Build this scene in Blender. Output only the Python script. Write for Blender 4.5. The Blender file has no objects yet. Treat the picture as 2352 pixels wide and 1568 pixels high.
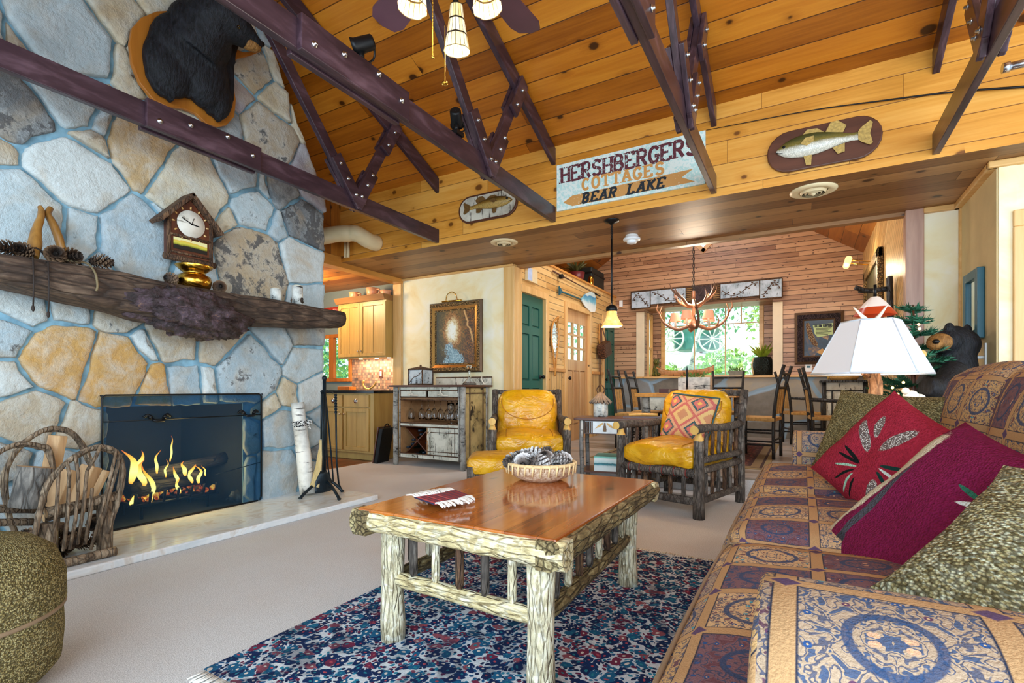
import bpy, math, random
from mathutils import Vector, Matrix, noise as mnoise
random.seed(7)
D = bpy.data
SC = bpy.context.scene
COL = SC.collection
PI = math.pi

# ------------------------------------------------------------------ camera
H = 0.97                      # lens height above the living room carpet
YAW = math.radians(29.75)
FPX, HZ, CXP = 1170.0, 892.0, 1176.0
cam_d = D.cameras.new('camera'); cam = D.objects.new('camera', cam_d); COL.objects.link(cam)
cam.location = (0, 0, H); cam.rotation_euler = (PI/2, 0, YAW)
cam_d.sensor_width = 36; cam_d.lens = FPX/2352*36; cam_d.shift_y = (HZ-784)/2352
cam_d.clip_start = 0.05; cam_d.clip_end = 200
SC.camera = cam

# ------------------------------------------------------------------ colour management
SC.view_settings.view_transform = 'Standard'; SC.view_settings.look = 'None'
SC.view_settings.gamma = 1; SC.view_settings.use_curve_mapping = False
SC.view_settings.exposure = 0.33

# ------------------------------------------------------------------ world and daylight
W = D.worlds.new('daylight'); SC.world = W; W.use_nodes = True
bgn = W.node_tree.nodes['Background']; bgn.inputs[0].default_value = (0.70, 0.87, 1.0, 1); bgn.inputs[1].default_value = 1.55
def area(name, loc, target, sx, sy, power, color):
    l = D.lights.new(name, 'AREA'); l.shape = 'RECTANGLE'; l.size = sx; l.size_y = sy; l.energy = power; l.color = color
    o = D.objects.new(name, l); COL.objects.link(o); o.location = loc
    o.rotation_euler = (Vector(target)-Vector(loc)).to_track_quat('-Z', 'Y').to_euler()
    return o
def point(name, loc, power, color, size=0.05):
    l = D.lights.new(name, 'POINT'); l.energy = power; l.color = color; l.shadow_soft_size = size
    o = D.objects.new(name, l); COL.objects.link(o); o.location = loc
    return o
area('window_light', (0.6, -3.0, 1.9), (-1.8, 4.0, 1.2), 4.6, 2.6, 290, (0.68, 0.85, 1.0))
area('window_light', (3.6, 1.2, 2.0), (-3.0, 2.8, 1.4), 3.0, 2.0, 70, (0.86, 0.94, 1.0))
sun_d = D.lights.new('sun', 'SUN'); sun_d.energy = 5.0; sun_d.angle = math.radians(2); sun_d.color = (1, 0.95, 0.85)
sun = D.objects.new('sun', sun_d); COL.objects.link(sun); sun.rotation_euler = (math.radians(24), math.radians(-6), 0)
sun.location = (0, 14, 9)

# ------------------------------------------------------------------ where a sight line meets a real plane
RV = Vector((math.cos(YAW), math.sin(YAW), 0)); FV = Vector((-math.sin(YAW), math.cos(YAW), 0))
def sight(px, py): return RV*((px-CXP)/FPX) + FV + Vector((0, 0, -(py-HZ)/FPX))
CAMP = Vector((0, 0, H))
def onz(px, py, z=0.0): d = sight(px, py); return CAMP + d*((z-H)/d.z)
def onx(px, py, x): d = sight(px, py); return CAMP + d*(x/d.x)
def ony(px, py, y): d = sight(px, py); return CAMP + d*(y/d.y)
def ond(px, py, t): return CAMP + sight(px, py)*t

# ------------------------------------------------------------------ colours and materials
def lin(h):
    h = h.lstrip('#'); v = [int(h[i:i+2], 16)/255 for i in (0, 2, 4)]
    return tuple((c/12.92 if c <= 0.04045 else ((c+0.055)/1.055)**2.4) for c in v) + (1.0,)
class MT:
    """small node-graph builder round one Principled material"""
    def __init__(s, name, rough=0.6, metal=0.0, spec=0.5):
        s.m = D.materials.new(name); s.m.use_nodes = True; s.nt = s.m.node_tree
        s.b = s.nt.nodes['Principled BSDF']; s.out = s.nt.nodes['Material Output']
        s.set('Roughness', rough); s.set('Metallic', metal); s.set('Specular IOR Level', spec)
    def put(s, sock, v):
        if v is None: return
        if isinstance(v, bpy.types.NodeSocket): s.nt.links.new(v, sock)
        elif isinstance(v, str): sock.default_value = lin(v)
        elif isinstance(v, (tuple, list)) and hasattr(sock.default_value, '__len__'):
            n = len(sock.default_value); sock.default_value = tuple(v)[:n] if len(v) >= n else tuple(v)+(1.0,)*(n-len(v))
        else: sock.default_value = v
    def set(s, k, v): s.put(s.b.inputs[k], v)
    def node(s, t, **kw):
        n = s.nt.nodes.new(t)
        for k, v in kw.items(): setattr(n, k, v)
        return n
    def co(s, kind='Object'): return s.node('ShaderNodeTexCoord').outputs[kind]
    def map(s, v, sc=(1, 1, 1), loc=(0, 0, 0), rot=(0, 0, 0)):
        n = s.node('ShaderNodeMapping'); s.put(n.inputs[0], v); n.inputs['Scale'].default_value = sc; n.inputs['Location'].default_value = loc; n.inputs['Rotation'].default_value = rot
        return n.outputs[0]
    def noise(s, v, sc=5, det=3, rough=0.55, dist=0, col=False):
        n = s.node('ShaderNodeTexNoise'); s.put(n.inputs['Vector'], v); s.put(n.inputs['Scale'], sc); s.put(n.inputs['Detail'], det); s.put(n.inputs['Roughness'], rough); s.put(n.inputs['Distortion'], dist)
        return n.outputs[1 if col else 0]
    def vor(s, v, sc=5, feat='F1', out='Distance', rnd=1.0, dims='3D'):
        n = s.node('ShaderNodeTexVoronoi', feature=feat, voronoi_dimensions=dims); s.put(n.inputs['Vector'], v); s.put(n.inputs['Scale'], sc); s.put(n.inputs['Randomness'], rnd)
        return n.outputs[out]
    def wn(s, v, dims='3D', out='Value'):
        n = s.node('ShaderNodeTexWhiteNoise', noise_dimensions=dims); s.put(n.inputs['W' if dims == '1D' else 'Vector'], v)
        return n.outputs[out]
    def ma(s, op, a, b=0.0, c=0.0, clamp=False):
        n = s.node('ShaderNodeMath', operation=op, use_clamp=clamp)
        for i, v in enumerate((a, b, c)): s.put(n.inputs[i], v)
        return n.outputs[0]
    def sep(s, v):
        n = s.node('ShaderNodeSeparateXYZ'); s.put(n.inputs[0], v); return n.outputs
    def comb(s, x, y, z=0.0):
        n = s.node('ShaderNodeCombineXYZ')
        for i, v in enumerate((x, y, z)): s.put(n.inputs[i], v)
        return n.outputs[0]
    def mix(s, f, a, b, mode='MIX'):
        n = s.node('ShaderNodeMix', data_type='RGBA', blend_type=mode)
        s.put(n.inputs[0], f); s.put(n.inputs[6], a); s.put(n.inputs[7], b); return n.outputs[2]
    def ramp(s, f, stops, interp='LINEAR'):
        n = s.node('ShaderNodeValToRGB'); r = n.color_ramp; r.interpolation = interp
        while len(r.elements) < len(stops): r.elements.new(0.5)
        for e, (p, c) in zip(r.elements, stops):
            e.position = p; e.color = lin(c) if isinstance(c, str) else ((c, c, c, 1) if not hasattr(c, '__len__') else tuple(c)+(1.0,)*(4-len(c)))
        s.put(n.inputs[0], f); return n.outputs[0]
    def rng(s, v, a, b, c=0.0, d=1.0):
        n = s.node('ShaderNodeMapRange'); n.clamp = True
        for i, x in enumerate((v, a, b, c, d)): s.put(n.inputs[i], x)
        return n.outputs[0]
    def bump(s, h, strength=0.4, dist=0.01):
        n = s.node('ShaderNodeBump'); s.put(n.inputs['Height'], h); s.put(n.inputs['Strength'], strength); s.put(n.inputs['Distance'], dist)
        s.put(s.b.inputs['Normal'], n.outputs[0]); return n.outputs[0]
    def base(s, v): s.set('Base Color', v)

def plain(name, col, rough=0.5, metal=0.0, var=0.12, sc=18, spec=0.5, bump=0.0):
    m = MT(name, rough, metal, spec); v = m.co(); n = m.noise(v, sc, 4)
    m.base(m.mix(m.rng(n, 0.3, 0.7, 0, 1), tuple(x*(1-var) for x in lin(col)[:3]), tuple(min(1, x*(1+var)) for x in lin(col)[:3])))
    if bump: m.bump(n, bump, 0.004)
    return m.m

def boards(name, light, mid, dark, width, knots=1.0, groove=0.012, rough=0.35, length=3.2, gcol='#2a1206', vary=0.6, knotsize=1.0):
    """planked boards in UV metres: u along the board, v across"""
    m = MT(name, rough); uv = m.sep(m.co('UV'))
    vv = m.ma('DIVIDE', uv[1], width); bid = m.ma('FLOOR', vv); fr = m.ma('FRACT', vv)
    rnd = m.wn(m.ma('MULTIPLY', bid, 1.37), '1D'); off = m.ma('MULTIPLY_ADD', rnd, 7.3, uv[0])
    seg = m.ma('FLOOR', m.ma('DIVIDE', off, length)); fs = m.ma('FRACT', m.ma('DIVIDE', off, length))
    bv = m.comb(bid, seg, 0.5); r2 = m.wn(bv)
    p = m.comb(off, uv[1], m.ma('MULTIPLY', r2, 9.0))
    kv = m.comb(m.ma('MULTIPLY_ADD', seg, 3.7, off), m.ma('MULTIPLY_ADD', fr, width*1.35, m.ma('MULTIPLY', bid, 5.37)), 0.0)
    ks = 3.0*0.185/width/knotsize if width < 0.15 else 3.0/knotsize
    kd = m.vor(kv, ks, dims='2D'); kc = m.vor(kv, ks, out='Color', dims='2D')
    kr = m.ma('MULTIPLY', m.rng(m.sep(kc)[0], 1-0.55*knots, 1.0, 0, 1), 0.11)
    hal = m.rng(m.ma('SUBTRACT', kd, kr), 0.0, 0.22, 1, 0)
    hal = m.ma('MULTIPLY', hal, m.rng(kr, 0.0, 0.01, 0, 1))
    grain = m.noise(m.map(p, (2.2, 46, 1)), 1.0, 4, 0.6, m.ma('MULTIPLY', hal, 3.0))
    broad = m.noise(m.map(p, (0.9, 9, 1)), 1.0, 2, 0.5, 0.6)
    tone = m.ma('ADD', m.ma('MULTIPLY', grain, 0.55), m.ma('MULTIPLY_ADD', r2, vary, m.ma('MULTIPLY', broad, 0.45)))
    c = m.ramp(m.rng(tone, 0.35, 0.72+vary*0.75, 0, 1), [(0, light), (0.5, mid), (1, dark)])
    c = m.mix(m.ma('MULTIPLY', m.ma('POWER', hal, 2.2), 0.5), c, dark)
    kn = m.rng(m.ma('SUBTRACT', m.ma('MULTIPLY_ADD', grain, 0.05, kd), kr), 0.01, 0.05, 1, 0)
    kn = m.ma('MULTIPLY', kn, m.rng(kr, 0.008, 0.02, 0, 1))
    c = m.mix(m.ma('MULTIPLY', kn, 0.92), c, gcol)
    e = m.ma('MINIMUM', fr, m.ma('SUBTRACT', 1.0, fr)); g = m.rng(m.ma('MULTIPLY', e, width), groove*0.18, groove*0.5, 1, 0)
    es = m.ma('MINIMUM', fs, m.ma('SUBTRACT', 1.0, fs)); g2 = m.rng(m.ma('MULTIPLY', es, length), 0.001, 0.0025, 1, 0)
    g = m.ma('MAXIMUM', g, g2)
    c = m.mix(m.ma('MULTIPLY', g, 0.85), c, gcol)
    m.base(c); m.bump(m.ma('SUBTRACT', m.ma('MULTIPLY', grain, 0.08), g), 0.5, 0.004)
    return m.m

def wood(name, light, dark, rough=0.4, axis='Z', scale=1.0, ring=26, knots=0.0, bump=0.15):
    m = MT(name, rough); v = m.co(); k = {'X': (1.4, ring, ring), 'Y': (ring, 1.4, ring), 'Z': (ring, ring, 1.4)}[axis]
    n = m.noise(m.map(v, tuple(x*scale for x in k)), 1.0, 4, 0.6, 0.5)
    n2 = m.noise(m.map(v, tuple(x*scale*0.16 for x in k)), 1.0, 2)
    t = m.ma('MULTIPLY_ADD', n, 0.6, m.ma('MULTIPLY', n2, 0.5))
    c = m.mix(m.rng(t, 0.38, 0.75, 0, 1), light, dark)
    if knots:
        kd = m.vor(v, 3.2); kc = m.sep(m.vor(v, 3.2, out='Color'))[0]
        kn = m.ma('MULTIPLY', m.rng(kd, 0.03, 0.075, 1, 0), m.ma('GREATER_THAN', kc, 1-knots))
        c = m.mix(m.ma('MULTIPLY', kn, 0.85), c, '#331606')
    m.base(c); m.bump(n, bump, 0.003)
    return m.m

def bark(name, a, b, c3, sc=1.0, rough=0.75, axis='Z', bump=0.9, lich=None, crk=0.62):
    m = MT(name, rough); v = m.co(); k = {'X': (9, 42, 42), 'Y': (42, 9, 42), 'Z': (42, 42, 9)}[axis]
    vv = m.map(v, tuple(x*sc for x in k)); n = m.noise(vv, 1.0, 5, 0.65, 1.2); n2 = m.noise(v, 7*sc, 3)
    w = m.vor(m.mix(0.35, m.map(v, tuple(x*sc*0.55 for x in k)), m.noise(vv, 0.6, 3, 0.6, 0, True), 'ADD'), 1.0, 'DISTANCE_TO_EDGE')
    crack = m.rng(w, 0.0, 0.13, 1, 0)
    c = m.ramp(m.rng(m.ma('MULTIPLY_ADD', n2, 0.5, m.ma('MULTIPLY', n, 0.6)), 0.35, 0.75, 0, 1), [(0, a), (0.5, b), (1, c3)])
    if lich: c = m.mix(m.rng(m.noise(v, 16*sc, 4), 0.55, 0.66, 0, 0.85), c, lich)
    c = m.mix(m.ma('MULTIPLY', crack, crk), c, a)
    if crk < 0.5: c = m.mix(m.rng(m.noise(m.map(v, tuple(x*sc*(1.5 if x > 20 else 0.5) for x in k)), 1.0, 5, 0.7, 0.6), 0.54, 0.66, 0, 0.75), c, a)
    m.base(c); m.bump(m.ma('SUBTRACT', m.ma('MULTIPLY', n, 0.6), crack), bump, 0.006)
    return m.m

def birch(name, pale='#e3e4dc', grey='#8b8f8c', dark='#1f1d1c', sc=1.0, axis='Z'):
    """white bark with dark horizontal dashes"""
    m = MT(name, 0.6); v = m.co(); k = {'X': (60, 7, 7), 'Y': (7, 60, 7), 'Z': (7, 7, 60)}[axis]
    n = m.noise(m.map(v, tuple(x*sc for x in k)), 1.0, 3, 0.6); big = m.noise(v, 6*sc, 4, 0.65); fine = m.noise(v, 30*sc, 4)
    c = m.mix(m.rng(big, 0.42, 0.68, 0, 1), pale, grey)
    d = m.rng(m.ma('MULTIPLY_ADD', big, 0.35, n), 0.78, 0.84, 0, 1)
    c = m.mix(d, c, dark); c = m.mix(m.rng(m.ma('MULTIPLY', big, fine), 0.33, 0.4, 0, 0.9), c, dark)
    m.base(c); m.bump(n, 0.3, 0.003)
    return m.m

def glass(name, col=(0.95, 0.98, 1.0, 1), rough=0.02, ior=1.35):
    m = MT(name, rough); m.base(col); m.set('Transmission Weight', 1.0); m.set('IOR', ior); return m.m
def pane(name, tint=(0.93, 0.97, 0.97), gl=0.08):
    m = MT(name); t = m.node('ShaderNodeBsdfTransparent'); t.inputs[0].default_value = (*tint, 1)
    g = m.node('ShaderNodeBsdfGlossy'); g.inputs['Roughness'].default_value = 0.03; x = m.node('ShaderNodeMixShader'); x.inputs[0].default_value = gl
    m.nt.links.new(t.outputs[0], x.inputs[1]); m.nt.links.new(g.outputs[0], x.inputs[2]); m.nt.links.new(x.outputs[0], m.out.inputs[0]); return m.m
def glow(name, col, strength, base=None):
    m = MT(name, 0.6); m.base(base or col); m.set('Emission Color', col); m.set('Emission Strength', strength); return m.m

# ------------------------------------------------------------------ mesh builder
class MB:
    def __init__(s): s.v = []; s.f = []; s.uv = {}; s.mi = []; s.sm = []; s.cur = 0; s.smooth = False; s.col = None; s.fc = []
    def vert(s, p): s.v.append(tuple(p)); return len(s.v)-1
    def face(s, idx, uv=None):
        s.f.append(tuple(idx)); s.mi.append(s.cur); s.sm.append(s.smooth); s.fc.append(s.col)
        if uv: s.uv[len(s.f)-1] = uv
    def quad(s, a, b, c, d, uv=None): s.face([s.vert(p) for p in (a, b, c, d)], uv)
    def poly(s, pts, uv=None): s.face([s.vert(p) for p in pts], uv)
    def box(s, lo, hi, M=None):
        x0, y0, z0 = lo; x1, y1, z1 = hi
        P = [Vector(p) for p in ((x0, y0, z0), (x1, y0, z0), (x1, y1, z0), (x0, y1, z0), (x0, y0, z1), (x1, y0, z1), (x1, y1, z1), (x0, y1, z1))]
        if M: P = [M @ p for p in P]
        i = [s.vert(p) for p in P]
        for q in ((0, 3, 2, 1), (4, 5, 6, 7), (0, 1, 5, 4), (1, 2, 6, 5), (2, 3, 7, 6), (3, 0, 4, 7)): s.face([i[k] for k in q])
        return s
    def beam(s, a, b, w, h, up=(0, 0, 1), ext=0.0):
        """rectangular bar from a to b: w across, h along up"""
        a = Vector(a); b = Vector(b); d = (b-a).normalized(); a = a-d*ext; b = b+d*ext
        u = Vector(up); sd = d.cross(u).normalized(); u = sd.cross(d).normalized()
        P = [a-sd*w/2-u*h/2, a+sd*w/2-u*h/2, a+sd*w/2+u*h/2, a-sd*w/2+u*h/2]; P += [p+(b-a) for p in P]
        i = [s.vert(p) for p in P]
        for q in ((0, 1, 2, 3), (7, 6, 5, 4), (0, 4, 5, 1), (1, 5, 6, 2), (2, 6, 7, 3), (3, 7, 4, 0)): s.face([i[k] for k in q])
        return s
    def prism(s, pts, d):
        """closed outline pts (planar, 3-D) pushed along vector d"""
        d = Vector(d); n = len(pts); a = [s.vert(p) for p in pts]; b = [s.vert(Vector(p)+d) for p in pts]
        s.face(a[::-1]); s.face(b)
        for k in range(n): s.face([a[k], a[(k+1) % n], b[(k+1) % n], b[k]])
        return s
    def tube(s, pts, rad, seg=10, caps=True, rough=0.0, capmi=None, seed=0, flat=None, closed=False):
        pts = [Vector(p) for p in pts]; n = len(pts)
        if not hasattr(rad, '__len__'): rad = [rad]*n
        rings = []; prev = None; osm = s.smooth; s.smooth = True
        for k, p in enumerate(pts):
            if closed: d = (pts[(k+1) % n]-pts[k-1])
            else: d = (pts[min(k+1, n-1)]-pts[max(k-1, 0)])
            d = d.normalized() if d.length > 1e-9 else Vector((0, 0, 1))
            if prev is None:
                ref = Vector((0, 0, 1)) if abs(d.z) < 0.9 else Vector((0, 1, 0)); a = d.cross(ref).normalized()
            else:
                a = prev-d*prev.dot(d); a = a.normalized() if a.length > 1e-6 else d.orthogonal().normalized()
            prev = a; b = d.cross(a); ring = []
            for j in range(seg):
                th = 2*PI*j/seg; r = rad[k]
                if rough: r *= 1+rough*(mnoise.noise(Vector((math.cos(th)*1.7+seed*3.1, math.sin(th)*1.7, k*0.55+seed)))*1.4)
                fl = flat if flat else 1.0
                ring.append(s.vert(p+a*math.cos(th)*r+b*math.sin(th)*r*fl))
            rings.append(ring)
        L = 0.0; ls = [0.0]
        for k in range(1, n): L += (pts[k]-pts[k-1]).length; ls.append(L)
        m = n if closed else n-1
        for k in range(m):
            A = rings[k]; B = rings[(k+1) % n]
            for j in range(seg):
                j2 = (j+1) % seg; s.face([A[j], A[j2], B[j2], B[j]])
        if caps and not closed:
            s.smooth = False; om = s.cur
            if capmi is not None: s.cur = capmi
            s.face(rings[0][::-1]); s.face(rings[-1]); s.cur = om
        s.smooth = osm
        return s
    def lathe(s, prof, c=(0, 0, 0), seg=24, M=None, rfun=None):
        """prof: (radius, z) pairs turned about z through c"""
        osm = s.smooth; s.smooth = True; rings = []; c = Vector(c)
        for r, z in prof:
            if r < 1e-6:
                p = Vector((0, 0, z)); p = (M @ p) if M else p; rings.append([s.vert(p+c)])
            else:
                ring = []
                for j in range(seg):
                    th = 2*PI*j/seg; rr = r*(rfun(th, z) if rfun else 1)
                    p = Vector((math.cos(th)*rr, math.sin(th)*rr, z)); p = (M @ p) if M else p; ring.append(s.vert(p+c))
                rings.append(ring)
        for A, B in zip(rings[:-1], rings[1:]):
            if len(A) == 1 and len(B) == 1: continue
            for j in range(seg):
                j2 = (j+1) % seg
                if len(A) == 1: s.face([A[0], B[j2], B[j]])
                elif len(B) == 1: s.face([A[j], A[j2], B[0]])
                else: s.face([A[j], A[j2], B[j2], B[j]])
        s.smooth = osm
        return s
    def ball(s, c, r, seg=14, rings=9, M=None, lump=0.0, seed=0):
        if not hasattr(r, '__len__'): r = (r, r, r)
        osm = s.smooth; s.smooth = True; c = Vector(c); R = []
        for k in range(rings+1):
            ph = PI*k/rings; ring = []
            for j in range(1 if k in (0, rings) else seg):
                th = 2*PI*j/seg; u = Vector((math.sin(ph)*math.cos(th), math.sin(ph)*math.sin(th), math.cos(ph)))
                q = 1+(lump*mnoise.noise(u*2.1+Vector((seed*1.7, seed, 0))) if lump else 0)
                p = Vector((u.x*r[0], u.y*r[1], u.z*r[2]))*q; p = (M @ p) if M else p; ring.append(s.vert(p+c))
            R.append(ring)
        for A, B in zip(R[:-1], R[1:]):
            for j in range(seg):
                j2 = (j+1) % seg
                if len(A) == 1: s.face([A[0], B[j], B[j2]])
                elif len(B) == 1: s.face([A[j], B[0], A[j2]])
                else: s.face([A[j], B[j], B[j2], A[j2]])
        s.smooth = osm
        return s
    def grid(s, fn, nu, nv, uvs=None, wrap=False, thick=None):
        """fn(u,v) surface on 0..1 squares; uvs=(su,sv) gives metres"""
        osm = s.smooth; s.smooth = True; I = [[s.vert(fn(i/nu, j/nv)) for j in range(nv+1)] for i in range(nu+1)]
        for i in range(nu):
            for j in range(nv):
                uv = None
                if uvs: uv = [((i+a)/nu*uvs[0], (j+b)/nv*uvs[1]) for a, b in ((0, 0), (1, 0), (1, 1), (0, 1))]
                s.face([I[i][j], I[i+1][j], I[i+1][j+1], I[i][j+1]], uv)
        s.smooth = osm
        return s
    def cushion(s, size, M=None, n=(12, 10, 5), p=0.32, puff=0.0, uv=True, seed=0, lump=0.0, crown=0.0):
        """soft box centred on the origin: rounded by p, faces swelling by puff"""
        M = M or Matrix(); hx, hy, hz = (q/2 for q in size); osm = s.smooth; s.smooth = True; mx = max(hx, hy, hz)
        rr = p*min(hx, hy, hz)
        def shape(x, y, z):
            q = Vector((x*hx, y*hy, z*hz)); inn = Vector((max(-hx+rr, min(hx-rr, q.x)), max(-hy+rr, min(hy-rr, q.y)), max(-hz+rr, min(hz-rr, q.z))))
            d = q-inn
            if d.length > 1e-9: q = inn+d.normalized()*rr
            f = (1-x*x)*(1-y*y)
            q.z += z*crown*hz*f
            q += Vector((x*(1-y*y)*(1-z*z), y*(1-x*x)*(1-z*z), z*f))*puff
            if lump: q += Vector((0, 0, 1))*z*lump*mnoise.noise(Vector((q.x*5+seed, q.y*5, seed*2.0)))
            return M @ q
        def side(fx, na, nb, ua, ub):
            I = [[s.vert(shape(*fx(-1+2*i/na, -1+2*j/nb))) for j in range(nb+1)] for i in range(na+1)]
            for i in range(na):
                for j in range(nb):
                    t = [((-1+2*(i+a)/na)*ua, (-1+2*(j+b)/nb)*ub) for a, b in ((0, 0), (1, 0), (1, 1), (0, 1))]
                    s.face([I[i][j], I[i+1][j], I[i+1][j+1], I[i][j+1]], t if uv else None)
        nx, ny, nz = n
        side(lambda a, b: (a, b, 1), nx, ny, hx, hy); side(lambda a, b: (-a, b, -1), nx, ny, hx, hy)
        side(lambda a, b: (a, -1, b), nx, nz, hx, hz); side(lambda a, b: (-a, 1, b), nx, nz, hx, hz)
        side(lambda a, b: (1, a, b), ny, nz, hy, hz); side(lambda a, b: (-1, -a, b), ny, nz, hy, hz)
        s.smooth = osm
        return s
    def pillow(s, w, h, t, M, n=16, seed=0, wr=0.012):
        """scatter cushion in its own x-z plane, pinched corners, bulging along y"""
        osm = s.smooth; s.smooth = True
        def pt(u, v, sg):
            x, z = 2*u-1, 2*v-1; k = ((1-abs(x)**2.6)*(1-abs(z)**2.6))
            px_ = x*(1-0.10*(1-z*z)*abs(x)**6*0-0.07*(1-z*z)*(abs(x)**3)); pz_ = z*(1-0.07*(1-x*x)*(abs(z)**3))
            r = wr*mnoise.noise(Vector((x*2.3+seed, z*2.3, sg*3+seed)))*(k**0.5)
            return M @ Vector((px_*w/2, sg*(t/2*(max(0, k)**0.42))+r, pz_*h/2))
        for sg in (-1, 1):
            I = [[s.vert(pt(i/n, j/n, sg)) for j in range(n+1)] for i in range(n+1)]
            for i in range(n):
                for j in range(n):
                    q = [(i, j), (i+1, j), (i+1, j+1), (i, j+1)]
                    if sg > 0: q = q[::-1]
                    s.face([I[a][c] for a, c in q], [(a/n*w, c/n*h) for a, c in q])
        s.smooth = osm
        return s
    def build(s, name, mats, parent=None, bevel=0.0, boxuv=False, weld=False, world=False, sub=0, solid=0.0, kind=None):
        me = D.meshes.new(name); V = s.v
        if world and parent is not None:
            inv = parent.matrix_basis.inverted()
            p = parent.parent
            if p is not None: inv = parent.matrix_basis.inverted() @ p.matrix_basis.inverted()
            V = [tuple(inv @ Vector(q)) for q in V]
        me.from_pydata(V, [], s.f)
        if not isinstance(mats, (list, tuple)): mats = [mats]
        for m in mats: me.materials.append(m)
        me.polygons.foreach_set('material_index', s.mi); me.polygons.foreach_set('use_smooth', s.sm)
        if s.uv or boxuv:
            L = me.uv_layers.new(name='UVMap')
            for p in me.polygons:
                uv = s.uv.get(p.index)
                if uv is None:
                    n = p.normal; ax = max(range(3), key=lambda q: abs(n[q])); a, b = [(1, 2), (0, 2), (0, 1)][ax]
                    uv = [(s.v[vi][a], s.v[vi][b]) for vi in p.vertices]
                for li, t in zip(p.loop_indices, uv): L.data[li].uv = t
        if any(c is not None for c in s.fc):
            ca = me.color_attributes.new('Col', 'FLOAT_COLOR', 'CORNER')
            for p in me.polygons:
                c = s.fc[p.index] or (1, 1, 1, 1)
                for li in p.loop_indices: ca.data[li].color = c
        me.validate()
        o = D.objects.new(name, me); COL.objects.link(o)
        if parent is not None: o.parent = parent
        if weld:
            w = o.modifiers.new('w', 'WELD'); w.merge_threshold = 0.0004
        if bevel:
            bv = o.modifiers.new('b', 'BEVEL'); bv.width = bevel; bv.segments = 2; bv.limit_method = 'ANGLE'; bv.angle_limit = math.radians(50)
        if solid:
            sd = o.modifiers.new('s', 'SOLIDIFY'); sd.thickness = solid
        if sub:
            sb = o.modifiers.new('d', 'SUBSURF'); sb.levels = sub; sb.render_levels = sub
        if kind: o['kind'] = kind
        return o

def tag(o, label, cat, group=None, kind=None):
    o['label'] = label; o['category'] = cat
    if group: o['group'] = group
    if kind: o['kind'] = kind
    return o
def thing(name, label, cat, loc=(0, 0, 0), rotz=0.0, group=None, rot=None):
    o = D.objects.new(name, None); COL.objects.link(o); o.empty_display_size = 0.05
    o.location = loc; o.rotation_euler = rot if rot else (0, 0, rotz)
    return tag(o, label, cat, group)
def copy_tree(o, parent=None, loc=None, rotz=None, label=None, group=None):
    c = o.copy(); COL.objects.link(c); c.parent = parent
    if loc is not None: c.location = loc
    if rotz is not None: c.rotation_euler = (0, 0, rotz)
    if label: c['label'] = label
    if group: c['group'] = group
    for ch in list(o.children): copy_tree(ch, c)
    return c
def struct(name, mb, mats, **kw):
    o = mb.build(name, mats, **kw); o['kind'] = 'structure'; return o
def RZ(a): return Matrix.Rotation(a, 4, 'Z')
def TR(x, y, z): return Matrix.Translation((x, y, z))
def basis(c, xa, ya, za): 
    m = Matrix.Identity(4)
    for i, a in enumerate((xa, ya, za)):
        for k in range(3): m[k][i] = a[k]
    for k in range(3): m[k][3] = c[k]
    return m
def smooth_path(P, n=8):
    """Catmull-Rom through P"""
    P = [Vector(p) for p in P]; Q = [P[0]*2-P[1]]+P+[P[-1]*2-P[-2]]; out = []
    for i in range(1, len(Q)-2):
        a, b, c, d = Q[i-1:i+3]
        for k in range(n):
            t = k/n; out.append(0.5*((2*b)+(c-a)*t+(2*a-5*b+4*c-d)*t*t+(3*b-a-3*c+d)*t**3))
    return out+[P[-1]]
def lerp(a, b, t): return a+(b-a)*t
# ================================================================== materials of the setting
M = {}
M['ceil'] = boards('pine_ceiling', '#da912f', '#bf711c', '#8a490c', 0.185, 1.0, 0.010, 0.32, 3.6, '#2b1206', 0.62, 1.25)
M['header'] = boards('pine_header', '#ecb25a', '#de9a3e', '#bc7620', 0.185, 0.9, 0.008, 0.34, 3.4, '#6b3c14', 0.3, 1.1)
M['soffit'] = boards('pine_soffit', '#b08350', '#96683a', '#6d4420', 0.19, 0.7, 0.008, 0.45, 3.0, '#3a1d0a', 0.45)  # pine boards browned in colour for the weaker light under the soffit
M['bead_l'] = boards('pine_beadboard_pale', '#ecca8c', '#dcb270', '#b98644', 0.088, 0.5, 0.013, 0.4, 2.5, '#5f3d17', 0.35, 0.7)
M['bead_b'] = boards('pine_beadboard_rose', '#d0a47e', '#b78c68', '#86583a', 0.078, 0.8, 0.015, 0.4, 2.2, '#3c1d0c', 0.5, 0.7)
M['plank_d'] = boards('pine_wall', '#c98937', '#a8661f', '#78410f', 0.17, 0.7, 0.009, 0.4, 2.6, '#2b1206', 0.5)
M['trim'] = wood('pine_trim', '#ebc283', '#cf9a52', 0.35, 'Z', 1.0, 20, 0.3)
M['trimx'] = wood('pine_trim_long', '#e8bd7c', '#cb944a', 0.35, 'X', 1.0, 20, 0.3)
M['trimy'] = wood('pine_trim_deep', '#d99b4c', '#b9772c', 0.35, 'Y', 1.0, 20, 0.3)
M['post'] = wood('rosy_pine_post', '#c79e86', '#9b6f5c', 0.4, 'Z', 1.0, 18, 0.35)
def plaster():
    m = MT('cream_plaster', 0.8); v = m.co(); n = m.noise(v, 2.2, 5, 0.6, 0.8)
    m.base(m.ramp(m.rng(n, 0.3, 0.72, 0, 1), [(0, '#f4efdc'), (0.5, '#f1e6bf'), (1, '#e9d196')])); return m.m
M['plaster'] = plaster()
M['plaster_r'] = plain('tan_plaster', '#d9c493', 0.8, 0, 0.1, 3)
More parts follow.
